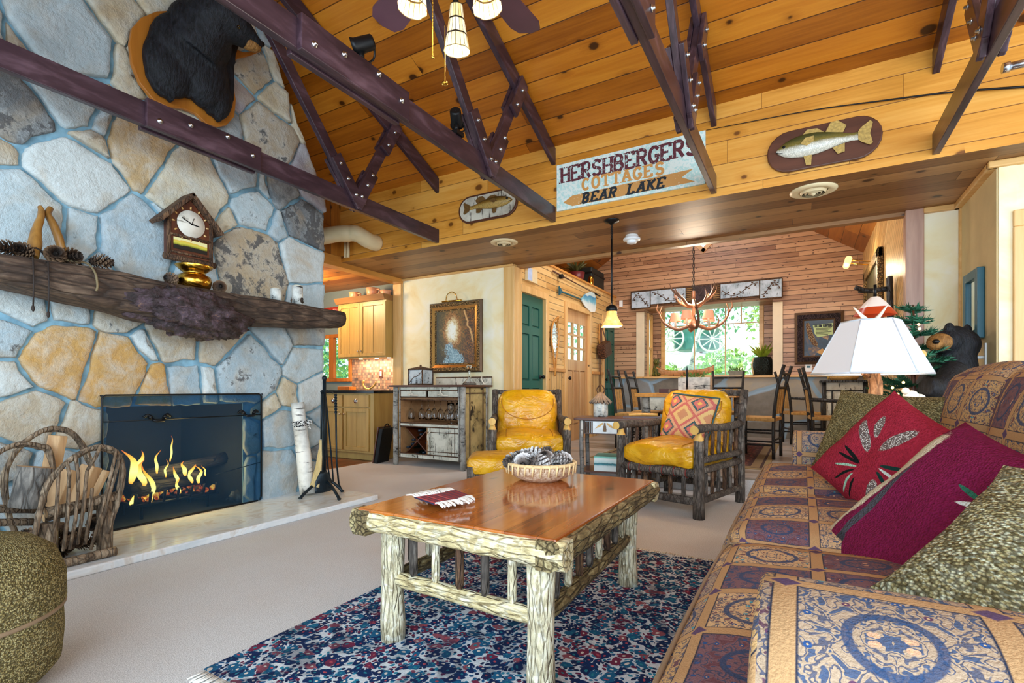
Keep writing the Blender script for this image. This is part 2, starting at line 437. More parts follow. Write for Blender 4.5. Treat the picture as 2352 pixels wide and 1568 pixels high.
def carpet():
    m = MT('carpet', 0.95, 0, 0.1); v = m.co(); n = m.noise(v, 260, 2); n2 = m.noise(v, 3, 3)
    c = m.mix(m.rng(n, 0.35, 0.65, 0, 1), '#b9b7b6', '#e8e7e6'); c = m.mix(m.rng(n2, 0.4, 0.7, 0, 0.12), c, '#bca894')
    m.base(c); m.bump(n, 0.5, 0.004); return m.m
M['carpet'] = carpet()
def plankfloor():
    m = MT('grey_stone_floor', 0.35); v = m.co(); n = m.noise(m.map(v, (1.3, 14, 1)), 1, 5, 0.6, 1.6); n2 = m.noise(m.map(v, (0.7, 3.3, 1)), 1, 3)
    m.base(m.ramp(m.rng(m.ma('MULTIPLY_ADD', n2, 0.5, m.ma('MULTIPLY', n, 0.6)), 0.3, 0.78, 0, 1), [(0, '#4c4038'), (0.35, '#8d7d6c'), (0.6, '#a9a7a6'), (0.8, '#b99a78'), (1, '#d6d3cc')])); return m.m
M['stonefloor'] = plankfloor()
M['woodfloor'] = boards('kitchen_floor', '#9a5220', '#7c3c14', '#54260c', 0.09, 0.1, 0.006, 0.3)
def hearthm():
    m = MT('pale_marble', 0.16); v = m.co(); n = m.noise(m.map(v, (2, 1, 1)), 3.0, 6, 0.62, 2.2)
    m.base(m.ramp(n, [(0.3, '#cfd8de'), (0.5, '#e6eaec'), (0.62, '#d3cec8'), (0.75, '#eef0f0')])); return m.m
M['marble'] = hearthm()
M['white'] = plain('white_plastic', '#eef1f2', 0.45, 0, 0.03)
M['cream_metal'] = plain('cream_metal', '#e6d3a8', 0.4, 0, 0.04)
M['pane'] = pane('window_glass')
def wainscot():
    m = MT('slate_wainscot', 0.5); v = m.co(); w = m.noise(v, 2.0, 2, 0.5, 0, True); vv = m.mix(0.12, v, w)
    d = m.vor(m.map(vv, (1, 0.3, 1.15)), 1.55, 'DISTANCE_TO_EDGE'); cc = m.sep(m.vor(m.map(vv, (1, 0.3, 1.15)), 1.55, out='Color')); n = m.noise(v, 9, 5, 0.65)
    c = m.ramp(m.ma('MULTIPLY_ADD', n, 0.4, m.ma('MULTIPLY', cc[0], 0.62)), [(0.1, '#4e4b46'), (0.35, '#7d7568'), (0.6, '#8d9092'), (0.85, '#a99b84')])
    m.base(m.mix(m.rng(d, 0.03, 0.055, 1, 0), c, '#8fa9bd')); m.bump(m.ma('ADD', m.rng(d, 0, 0.06, 0, 1), m.ma('MULTIPLY', n, 0.3)), 0.6, 0.01); return m.m
M['wainscot'] = wainscot()
M['green_paint'] = plain('green_door_paint', '#1f5e52', 0.38, 0, 0.08, 5)
M['teal_paint'] = plain('teal_frame_paint', '#12586a', 0.4, 0, 0.1)
M['door_wood'] = wood('door_fir', '#d8ae78', '#b37a42', 0.3, 'Z', 1.0, 26)
M['black_iron'] = plain('black_iron', '#17181a', 0.42, 0.55, 0.2, 30, bump=0.15)
M['brass'] = plain('brass', '#c99a3a', 0.18, 1.0, 0.1)
M['steel'] = plain('steel', '#b9bcc2', 0.25, 1.0, 0.05)
M['mirror'] = plain('mirror', '#dfe6e4', 0.04, 1.0, 0.01)

# ================================================================== the rooms
XF, XH, YE = -3.92, -3.22, 3.283           # stone face, hearth front, far end of the chimney breast
XK, YC, XD = -4.95, 5.52, -3.13            # kitchen side, cream wall, door wall
YH, ZS, ZH = 4.40, 2.523, 3.266            # header face, soffit, header top
SL, YR = 0.4425, 1.924; ZR = ZH+SL*(YH-YR)  # roof pitch, ridge
YB, ZD, XR = 9.5, 0.15, 0.806              # dining back wall, dining floor, dining right wall
YS = 5.10                                  # edge of the step
RX0, RX1, YB2 = -2.575, -0.44, 10.1        # window recess

def planar(mb, pts, u, v):
    u = Vector(u); v = Vector(v); mb.poly(pts, [(Vector(p).dot(u), Vector(p).dot(v)) for p in pts])
X3, Y3, Z3 = (1, 0, 0), (0, 1, 0), (0, 0, 1)

b = MB(); b.box((XK, -1.6, -0.12), (3.0, YS, 0)); b.box((XK, YS, -0.12), (XD, YC, 0)); b.box((XR, YS, -0.12), (3.0, 6.2, 0))
b.box((XD, YS-0.012, 0.0), (XR, YS, ZD-0.012))
struct('floor', b, M['carpet'])
b = MB(); b.box((XD-0.25, YS+0.45, 0.0), (XR, YB2, ZD)); b.box((XD, YS, 0.0), (XR, YS+0.45, ZD)); struct('floor_dining', b, M['stonefloor'])
b = MB(); planar(b, [(-8, 2.2, -0.004), (XK, 2.2, -0.004), (XK, 6.0, -0.004), (-8, 6.0, -0.004)], Y3, X3); struct('floor_kitchen', b, M['woodfloor'])

# living room roof: two slopes, boards running along x
b = MB(); vs = Vector((0, -1, SL)).normalized()
planar(b, [(XK-0.1, YH+0.1, ZH-SL*0.1), (4.2, YH+0.1, ZH-SL*0.1), (4.2, YR, ZR), (XK-0.1, YR, ZR)], X3, vs)
planar(b, [(XK-0.1, YR, ZR), (4.2, YR, ZR), (4.2, -0.9, ZR-SL*(YR+0.9)), (XK-0.1, -0.9, ZR-SL*(YR+0.9))], X3, (0, 1, 0))
struct('ceiling', b, M['ceil'], solid=0.04)

# header above the opening, and the lowered soffit behind it
b = MB(); planar(b, [(XK, YH, ZS), (4.2, YH, ZS), (4.2, YH, ZH+0.02), (XK, YH, ZH+0.02)], X3, Z3)
struct('wall_header', b, M['header'])
b = MB(); planar(b, [(XK, YH, ZS), (XK, 5.68, ZS), (XR, 5.68, ZS), (3.4, 5.68, ZS), (3.4, YH, ZS)], X3, Y3)
planar(b, [(XD, 5.68, ZS), (XD, 5.68, ZS+0.5), (XR, 5.68, ZS+0.5), (XR, 5.68, ZS)], X3, Z3)
struct('ceiling_soffit', b, M['soffit'])
b = MB(); b.box((XD, 5.60, ZS-0.035), (XR, 5.685, ZS)); struct('trim_1', b, M['soffit'], boxuv=True)
b = MB(); b.box((XD-1.82, YC-0.03, ZS-0.03), (XD, YC, ZS-0.001)); struct('trim_2', b, M['trimx'], bevel=0.005)

# plank wall over the kitchen opening, kitchen beam, post
b = MB(); planar(b, [(XK, 2.0, 2.59), (XK, YC, 2.59), (XK, YC, ZH), (XK, YH, ZH+0.03), (XK, YR, ZR), (XK, 0.5, ZR-0.6), (XK, 0.5, 2.59)], Z3, Y3)
struct('wall_left', b, M['plank_d'])
b = MB(); b.box((XK-0.14, 2.6, 2.46), (XK+0.015, YC, 2.59)); struct('trim_3', b, M['trimy'], bevel=0.006)
b = MB(); b.box((XK-0.155, YC-0.03, 0), (XK-0.002, YC+0.18, 2.46)); b.box((XK-0.01, YC-0.02, 0.0), (XK+0.012, YC+0.0, 2.52)); struct('trim_4', b, M['trim'], bevel=0.006)
b = MB(); b.box((XK, YC, 0), (XD-0.02, YC+0.1, ZS)); struct('wall_cream', b, M['plaster'])
# casing at the end of the cream wall
b = MB(); b.box((XD-0.135, YC-0.025, 0), (XD+0.012, YC+0.02, ZS-0.03)); b.box((XD-0.03, YC-0.02, 0.0), (XD+0.02, YC+0.19, ZS-0.03)); struct('trim_5', b, M['trim'], bevel=0.006)

# right: post, cream alcove, tan wall, near wall with a door casing
b = MB(); b.box((0.775, 5.56, 0), (0.905, 5.68, ZS)); struct('trim_6', b, M['post'], bevel=0.006)
b = MB(); b.box((0.90, 5.60, 0), (1.20, 5.70, ZS)); struct('wall_alcove', b, M['plaster'])
b = MB(); b.box((1.15, 4.68, 0), (1.25, 5.66, ZS)); struct('wall_tan', b, M['plaster_r'])
b = MB(); b.box((1.25, 4.68, 0), (3.4, 4.78, ZS)); b.box((1.16, 4.67, 0), (1.25, 4.69, ZS)); struct('wall_right', b, M['plaster'])
b = MB(); b.box((1.10, 4.64, ZS-0.045), (3.4, 4.69, ZS)); b.box((1.10, 4.66, ZS-0.045), (1.16, 5.60, ZS)); b.box((0.9, 5.55, ZS-0.045), (1.16, 5.61, ZS))
b.box((1.135, 5.56, 0), (1.16, 5.60, ZS-0.04)); struct('trim_7', b, M['trimx'], bevel=0.008)
# door casing at the frame's right edge
cx = onx(2326, 700, 0.0001) if False else ony(2327, 700, 4.66)
b = MB(); b.box((cx.x, 4.645, 0), (cx.x+0.10, 4.68, 2.06)); b.box((cx.x, 4.645, 2.06), (cx.x+1.1, 4.68, 2.17)); b.box((cx.x+0.10, 4.66, 0), (cx.x+0.135, 4.69, 2.06)); struct('trim_8', b, M['trim'], bevel=0.006)
b = MB(); b.box((cx.x+0.13, 4.672, 0), (cx.x+0.95, 4.70, 2.06)); struct('door_4', b, M['door_wood'])

# ------------------------------------------------------------------ dining room shell
GX = -1.53; GS = 0.65; GZ = 4.58
def gz(x): return GZ-GS*abs(x-GX)
b = MB()   # back wall with the recess opening and the diamond window
dc = Vector((ony(1613, 591, YB).x+0.02, YB, ony(1613, 591, YB).z+0.62)); dr = 0.5
zl = 1.19
def bw(pts): planar(b, [(x, YB, z) for x, z in pts], X3, Z3)
bw([(XD-.1, zl), (RX0, zl), (RX0, 2.45), (XD-.1, 2.45)]); bw([(RX1, zl), (XR, zl), (XR, 2.45), (RX1, 2.45)])
bw([(XD-.1, 2.45), (XR+0.5, 2.45), (XR+0.5, 2.9), (XD-.1, 2.9)]); bw([(-4.3, 2.72), (XD-.1, 2.72), (XD-.1, 2.9), (-4.3, 2.9)])
zb, zt = 2.9, dc.z+dr
bw([(-4.3, 2.9), (dc.x, 2.9), (dc.x, dc.z-dr), (dc.x-dr, dc.z), (-4.3, dc.z)])
bw([(XR+0.5, 2.9), (XR+0.5, dc.z), (dc.x+dr, dc.z), (dc.x, dc.z-dr), (dc.x, 2.9)])
bw([(-4.3, dc.z), (dc.x-dr, dc.z), (dc.x, dc.z+dr), (dc.x, 4.8), (-4.3, 4.8)]); bw([(XR+0.5, dc.z), (XR+0.5, 4.8), (dc.x, 4.8), (dc.x, dc.z+dr), (dc.x+dr, dc.z)])
# recess
wl, wr, wb, wt = ony(1528, 800, YB2).x, ony(1744, 800, YB2).x, 1.22, ony(1640, 700, YB2).z
def rw(pts): planar(b, [(x, YB2, z) for x, z in pts], X3, Z3)
rw([(RX0, zl), (wl, zl), (wl, 2.5), (RX0, 2.5)]); rw([(wr, zl), (RX1, zl), (RX1, 2.5), (wr, 2.5)]); rw([(wl, wt), (wr, wt), (wr, 2.5), (wl, 2.5)])
planar(b, [(RX0, YB, 2.45), (RX1, YB, 2.45), (RX1, YB2, 2.45), (RX0, YB2, 2.45)], X3, Y3)
planar(b, [(RX1, YB, zl), (RX1, YB2, zl), (RX1, YB2, 2.45), (RX1, YB, 2.45)], Y3, Z3)
sy0, sy1 = YB+0.24, YB+0.46
for y0, y1, z0, z1 in ((YB, sy0, zl, 2.45), (sy1, YB2, zl, 2.45), (sy0, sy1, 2.35, 2.45)):
    planar(b, [(RX0, y0, z0), (RX0, y1, z0), (RX0, y1, z1), (RX0, y0, z1)], Y3, Z3)
struct('wall_back', b, M['bead_b'])
b = MB(); b.box((XD, YB-0.04, ZD), (XR, YB, zl-0.03)); struct('wall_wainscot', b, M['wainscot'])
b = MB(); b.box((XD, YB-0.10, zl-0.035), (XR, YB+0.01, zl)); b.box((RX0, YB, zl-0.035), (RX1, YB2, zl)); struct('trim_9', b, M['trimx'], bevel=0.008)
b = MB()
for x0 in (RX0-0.15, RX1): b.box((x0, YB-0.03, zl), (x0+0.15, YB+0.02, 2.4))
struct('trim_10', b, plain('pale_trim', '#e2cfae', 0.4, 0, 0.06, 6), bevel=0.006)

def window(n, x0, x1, z0, z1, y, mull, horiz, fr=0.075):
    """casing, glass and thin bars of one window facing -y"""
    b = MB(); 
    for lo, hi in (((x0-fr, y-0.03, z0-fr), (x0, y+0.03, z1+fr)), ((x1, y-0.03, z0-fr), (x1+fr, y+0.03, z1+fr)), ((x0, y-0.03, z1), (x1, y+0.03, z1+fr)), ((x0, y-0.03, z0-fr), (x1, y+0.03, z0))): b.box(lo, hi)
    o = struct('window_%d' % n, b, M['trimx'], bevel=0.008)
    b = MB(); b.box((x0, y+0.01, z0), (x1, y+0.016, z1)); g = b.build('glass', M['pane'], o)
    b = MB()
    for x in mull: b.box((x-0.008, y-0.012, z0), (x+0.008, y+0.01, z1))
    for (a, c, z) in horiz: b.box((a, y-0.012, z-0.008), (c, y+0.01, z+0.008))
    if mull or horiz: b.build('glazing_bars', M['trim'], o)
    return o
mz = ony(1700, 742, YB2).z
m1, m2, m3 = ony(1595, 800, YB2).x, ony(1666, 800, YB2).x, ony(1703, 700, YB2).x
w1 = window(1, wl, wr, wb, wt, YB2, (m1, m2), ((wl, wr, mz),))
b = MB(); b.box((m3-0.008, YB2-0.012, mz), (m3+0.008, YB2+0.01, wt)); b.build('glazing_bar', M['trim'], w1)
# side window in the recess
b = MB(); 
for z0, z1 in ((zl, zl+0.05), (1.72, 1.76), (2.30, 2.35)): b.box((RX0-0.02, sy0, z0), (RX0+0.03, sy1, z1))
for y0 in (sy0-0.05, sy1): b.box((RX0-0.02, y0, zl), (RX0+0.03, y0+0.05, 2.40))
o = struct('window_2', b, M['trim'])
b = MB(); b.box((RX0-0.012, sy0, zl+0.05), (RX0-0.006, sy1, 2.3)); b.build('glass', M['pane'], o)
# diamond window
b = MB(); 
for k in range(4):
    a = Vector((math.cos(PI/2*k), 0, math.sin(PI/2*k)))*dr; c = Vector((math.cos(PI/2*(k+1)), 0, math.sin(PI/2*(k+1))))*dr
    b.beam(dc+a, dc+c, 0.07, 0.05, up=(0, 1, 0), ext=0.03)
o = struct('window_3', b, M['trimx'])
b = MB(); b.prism([dc+Vector((math.cos(PI/2*k)*dr, 0.03, math.sin(PI/2*k)*dr)) for k in range(4)], (0, 0.005, 0)); b.build('glass', M['pane'], o)
b = MB(); b.box((-2.0, 11.6, 3.0), (-0.5, 11.7, 5.5))

# left (door) wall with two door holes and a plant ledge on top
ZL = 2.74
def yd(px): return onx(px, 700, XD).y
d1a, d1b, d2a, d2b = yd(1194), yd(1251), yd(1301), yd(1353)
dz1 = onx(1230, 681, XD).z; dz2 = onx(1330, 716, XD).z
d3a, d3b = yd(1387), yd(1416); dz3 = dz2
b = MB()
def dw(y0, y1, z0, z1): planar(b, [(XD, y0, z0), (XD, y1, z0), (XD, y1, z1), (XD, y0, z1)], Y3, Z3)
zc = onx(1268, 848, XD).z
dw(YC, d1a, ZD, 2.6); dw(d1a, d1b, dz1, ZL); dw(d1b, d2a, zc, ZL); dw(d2a, d2b, dz2, ZL); dw(d2b, d3a, zc, ZL); dw(d3a, d3b, dz3, ZL); dw(d3b, YB, zc, ZL)
dw(YC, d1a, 2.6, ZL)
struct('wall_door', b, M['bead_l'])
b = MB()
for y0, y1 in ((d1b, d2a), (d2b, d3a), (d3b, YB)):
    planar(b, [(XD+0.006, y0, ZD), (XD+0.006, y1, ZD), (XD+0.006, y1, zc), (XD+0.006, y0, zc)], Z3, Y3)
struct('wall_dado', b, M['bead_l'])
b = MB()
for y0, y1 in ((d1b+0.1, d2a-0.1), (d2b+0.1, d3a-0.1)): b.box((XD, y0, zc-0.03), (XD+0.035, y1, zc+0.02))
struct('trim_11', b, M['trimy'], bevel=0.005)
b = MB(); b.box((-4.4, YC+0.1, ZL-0.03), (XD+0.02, YB, ZL)); struct('trim_12', b, M['trimy'])
def casing(n, y0, y1, zt):
    b = MB(); w = 0.09
    b.box((XD-0.08, y0-w, ZD), (XD+0.025, y0, zt+w)); b.box((XD-0.08, y1, ZD), (XD+0.025, y1+w, zt+w)); b.box((XD-0.08, y0, zt), (XD+0.03, y1, zt+w))
    return struct('trim_%d' % n, b, M['trim'], bevel=0.006)
casing(13, d1a, d1b, dz1); casing(14, d2a, d2b, dz2); casing(15, d3a, d3b, dz3)
def panel_door(n, y0, y1, zt, mat, panes, knob_y):
    """door leaf facing +x; panes = (y0,y1,z0,z1,kind) in fractions"""
    hgt = zt-ZD; wd = y1-y0; xf = XD-0.03
    ys = sorted({0, 1} | {p[0] for p in panes} | {p[1] for p in panes}); zs = sorted({0, 1} | {p[2] for p in panes} | {p[3] for p in panes})
    b = MB(); holes = lambda yc, zc_: any(p[0] < yc < p[1] and p[2] < zc_ < p[3] for p in panes)
    for i in range(len(ys)-1):
        for j in range(len(zs)-1):
            if not holes((ys[i]+ys[i+1])/2, (zs[j]+zs[j+1])/2):
                b.box((xf-0.04, y0+wd*ys[i], ZD+hgt*zs[j]), (xf, y0+wd*ys[i+1], ZD+hgt*zs[j+1]))
    o = struct('door_%d' % n, b, mat, weld=True)
    for p in panes:
        a, c, e, f = y0+wd*p[0], y0+wd*p[1], ZD+hgt*p[2], ZD+hgt*p[3]
        if p[4] == 'glass':
            b = MB(); b.box((xf-0.025, a, e), (xf-0.018, c, f)); b.build('pane', M['pane'], o)
        else:
            b = MB(); b.box((xf-0.035, a, e), (xf-0.022, c, f)); b.box((xf-0.022, a+0.02, e+0.02), (xf-0.004, c-0.02, f-0.02)); b.build('door_panel', mat, o, bevel=0.01)
    b = MB(); b.lathe([(0.0, 0.065), (0.022, 0.06), (0.028, 0.045), (0.02, 0.03), (0.01, 0.025), (0.01, 0.0), (0.03, 0.0), (0.03, -0.008)], (xf+0.006, knob_y, ZD+0.98), 14, Matrix.Rotation(PI/2, 4, 'Y')); b.build('knob', M['black_iron'], o)
    return o
six = [(0.14, 0.44, 0.80, 0.93, 'p'), (0.56, 0.86, 0.80, 0.93, 'p'), (0.14, 0.44, 0.45, 0.75, 'p'), (0.56, 0.86, 0.45, 0.75, 'p'), (0.14, 0.44, 0.10, 0.40, 'p'), (0.56, 0.86, 0.10, 0.40, 'p')]
panel_door(1, d1a, d1b, dz1, M['green_paint'], six, d1b-0.08)
b = MB(); b.box((XD-0.03, d1a-0.004, 2.0), (XD+0.001, d1a+0.012, 2.09)); b.box((XD-0.03, d1a-0.004, 1.25), (XD+0.001, d1a+0.012, 1.34)); b.build('hinge', M['steel'], D.objects['door_1'])
nine = [(0.1+0.28*i, 0.1+0.28*i+0.24, 0.74+0.0+0.09*j*1.05, 0.74+0.09*j*1.05+0.08, 'glass') for i in range(3) for j in (-1, 0, 1)]
nine = [(a, c, 0.62+0.1*((k % 3)), 0.62+0.1*((k % 3))+0.085, 'glass') for k, (a, c, e, f, g) in enumerate(nine)] + [(0.1+0.28*i, 0.34+0.28*i, 0.12, 0.54, 'p') for i in range(3)]
panel_door(2, d2a, d2b, dz2, M['door_wood'], nine, d2a+0.09)
panel_door(3, d3a, d3b, dz3, M['green_paint'], six, d3a+0.1)
# right dining wall
b = MB(); planar(b, [(XR, 5.68, ZD), (XR, YB, ZD), (XR, YB, 4.4), (XR, 5.68, 4.4)], (0, 0.8, -0.6), (0, 0.6, 0.8)); struct('wall_dining', b, M['bead_l'])
# dining gable ceiling and loft backs
b = MB()
for xa, xb in ((-4.6, GX), (GX, 1.6)):
    planar(b, [(xa, 5.68, gz(xa)), (xb, 5.68, gz(xb)), (xb, YB, gz(xb)), (xa, YB, gz(xa))], Y3, X3)
struct('ceiling_dining', b, M['plank_d'])
b = MB(); planar(b, [(-4.4, YC+0.1, 2.6), (-4.4, YB, 2.6), (-4.4, YB, 4.0), (-4.4, YC+0.1, 4.0)], Z3, Y3); struct('wall_loft', b, M['bead_l'])
b = MB(); planar(b, [(XK, 5.7, ZS), (XR, 5.7, ZS), (XR, 5.7, ZH+1.4), (XK, 5.7, ZH+1.4)], Z3, X3); struct('wall_inner', b, M['bead_l'])

# kitchen shell
b = MB(); YKB = 5.70
kz0, kz1 = ony(790, 868, YKB).z, 1.78
kx0, kx1 = ony(738, 800, YKB).x, ony(803, 800, YKB).x
def kw(x0, x1, z0, z1): planar(b, [(x0, YKB, z0), (x1, YKB, z0), (x1, YKB, z1), (x0, YKB, z1)], X3, Z3)
kw(-8, kx0, 0, 2.75); kw(kx1, XK-0.15, 0, 2.75); kw(kx0, kx1, 0, kz0); kw(kx0, kx1, kz1, 2.75)
planar(b, [(-8, 2.2, 0), (-8, YKB, 0), (-8, YKB, 2.75), (-8, 2.2, 2.75)], Y3, Z3)
struct('wall_kitchen', b, plain('kitchen_paint', '#7e8a86', 0.7, 0, 0.06, 4))
b = MB(); planar(b, [(-8, 2.2, 2.53), (XK, 2.2, 2.53), (XK, YKB, 2.53), (-8, YKB, 2.53)], X3, Y3); struct('ceiling_kitchen', b, M['plank_d'])
km = ony(764, 800, YKB).x
M['trim_orange'] = wood('kitchen_window_trim', '#c9792c', '#a0561a', 0.35, 'Z', 1.0, 20)
wk = window(4, kx0, kx1, kz0, kz1, YKB, (), (), 0.06); wk.data.materials[0] = M['trim_orange']
b = MB(); b.box((km-0.05, YKB-0.03, kz0), (km+0.05, YKB+0.03, kz1)); b.build('mullion', M['trim_orange'], wk)
point('kitchen_light', (-6.0, 4.6, 2.3), 55, (1.0, 0.72, 0.42), 0.12)
# ================================================================== stone chimney breast
def stone_mat():
    m = MT('field_stone', 0.85, 0, 0.25); at = m.node('ShaderNodeVertexColor', layer_name='Col'); v = m.co()
    n = m.noise(v, 7, 6, 0.68, 0.4); n2 = m.noise(v, 34, 4, 0.7); n3 = m.noise(v, 3.2, 3, 0.55, 0.6)
    c = m.mix(m.rng(n, 0.42, 0.66, 0, 0.5), at.outputs['Color'], '#d5dcdc')
    c = m.mix(m.rng(n3, 0.5, 0.66, 0, 0.42), c, '#b3925c')
    bl = m.rng(m.ma('MULTIPLY_ADD', n2, 0.35, n), m.ma('SUBTRACT', 0.92, m.ma('MULTIPLY', at.outputs['Alpha'], 0.34)), m.ma('SUBTRACT', 1.0, m.ma('MULTIPLY', at.outputs['Alpha'], 0.34)), 0, 0.85)
    c = m.mix(bl, c, '#3a3a40'); c = m.mix(m.rng(n2, 0.3, 0.75, 0.0, 0.28), c, '#7d7b74')
    m.base(c); m.bump(m.ma('MULTIPLY_ADD', n2, 0.5, n), 0.8, 0.02); return m.m
M['stone'] = stone_mat()
M['mortar'] = plain('blue_grey_mortar', '#7b9fb0', 0.9, 0, 0.42, 11, 0.2, bump=0.6)
seeds = []
PAL = {'b': '#a7bac4', 'l': '#b4c4ca', 'w': '#cdd4d3', 't': '#c2a67c', 'o': '#c79a58', 'g': '#8f9698', 'd': '#6e7377', 'c': '#cfc3a9', 'e': '#b7a992', 'v': '#a79fa6'}
for px, py, rp, k, a in [
    (155, 85, 92, 'l', 0), (290, 45, 62, 'c', 0.1), (265, 145, 46, 'c', 0), (190, 168, 50, 'e', 0), (65, 95, 34, 'e', .5), (400, 20, 80, 'c', 0), (405, 150, 95, 'c', 0),
    (578, 160, 50, 'e', .6), (548, 222, 42, 'v', .1), (628, 232, 42, 'c', .1), (612, 308, 62, 'e', .45), (540, 285, 36, 'g', .2), (640, 165, 26, 'c', 0), (520, 60, 60, 'c', .1),
    (45, 265, 66, 'd', .7), (160, 235, 56, 'l', 0), (238, 282, 38, 'b', 0), (127, 300, 20, 'd', .4), (205, 335, 42, 'e', .3), (58, 335, 24, 'c', 0), (10, 365, 34, 'e', 0),
    (170, 408, 86, 'w', .25), (225, 460, 40, 'l', 1.0), (345, 350, 80, 't', .05), (430, 420, 84, 'c', .1), (545, 400, 50, 'b', .3), (650, 432, 42, 'd', .2), (700, 512, 52, 'd', .8), (610, 430, 26, 'l', 0),
    (60, 490, 96, 'l', .05), (165, 520, 70, 'l', .05), (320, 555, 84, 'b', .3), (370, 520, 40, 'l', .1), (580, 478, 48, 'l', .45), (585, 612, 78, 'e', .72), (690, 603, 52, 'w', .1), (700, 668, 34, 'l', .1), (512, 500, 26, 'c', .1), (440, 612, 50, 'l', .2), (640, 520, 24, 'b', .2), (245, 590, 40, 'b', .2),
    (60, 705, 52, 'l', .1), (160, 710, 48, 'l', .1), (262, 730, 46, 'e', .4), (20, 770, 46, 'b', .6), (110, 762, 30, 'e', .1), (130, 790, 22, 'b', .1), (165, 830, 84, 'o', .05), (250, 850, 84, 'o', .15), (340, 880, 50, 'o', .1), (30, 880, 50, 'w', .1), (325, 802, 42, 'w', 0), (410, 775, 62, 'e', .25), (500, 785, 60, 'e', .3),
    (570, 855, 74, 'b', .5), (420, 868, 44, 'b', .2), (487, 865, 34, 'w', 0), (630, 790, 46, 'b', .1), (690, 762, 38, 'g', .1), (692, 835, 42, 'l', .05), (715, 900, 36, 'w', .05), (660, 905, 30, 'c', .1),
    (80, 965, 74, 'e', .2), (165, 985, 62, 'e', .15), (20, 1060, 60, 'g', .3), (130, 1070, 60, 'b', .3), (210, 1060, 50, 'g', .3), (645, 990, 48, 'b', .2), (640, 1085, 58, 'b', .25), (690, 1045, 24, 'g', .3), (712, 1000, 30, 'l', .1), (708, 1085, 28, 'b', .2), (610, 925, 36, 'c', .2), (735, 960, 22, 'b', .3), (725, 1035, 18, 'd', .3),
    (60, 1150, 60, 'b', .3), (180, 1150, 60, 'b', .3), (330, 905, 26, 'c', 0), (560, 915, 30, 'b', .3), (576, 1000, 30, 'l', .2), (580, 1090, 30, 'l', .3)]:
    p = onx(px, py, XF); d = (p-CAMP).dot(FV); seeds.append((p.y, p.z, rp*d/FPX*1.12, PAL[k], a))
rs = random.Random(11); tries = 0
while tries < 1500:
    tries += 1; y = rs.uniform(-1.5, 3.2); z = rs.uniform(0.0, 4.5); r = rs.uniform(0.16, 0.3)
    if all((y-s[0])**2+(z-s[1])**2 > (0.85*(r+s[2]))**2 for s in seeds): seeds.append((y, z, r, PAL[rs.choice('blwcegv')], rs.uniform(0, .4)))
tp = onx(612, 80, XF); tb = onx(746, 458, XF)
outline = [(-1.6, 0.0), (YE, 0.0), (YE, tb.z), (tp.y, tp.z), (2.62, 4.02), (YR, 4.31), (-0.55, 3.2), (-1.6, 2.72)]
o1 = onx(228, 935, XF); o2 = onx(560, 931, XF)
FB = (o1.y+0.04, o2.y, 0.0, o1.z)          # firebox hole: y0, y1, z0, z1
def clip(poly, nx, nz, c):
    out = []
    for i in range(len(poly)):
        a = poly[i]; b_ = poly[(i+1) % len(poly)]; da = a[0]*nx+a[1]*nz-c; db = b_[0]*nx+b_[1]*nz-c
        if da <= 0: out.append(a)
        if da*db < 0: t = da/(da-db); out.append((a[0]+(b_[0]-a[0])*t, a[1]+(b_[1]-a[1])*t))
    return out
b = MB(); b.smooth = True
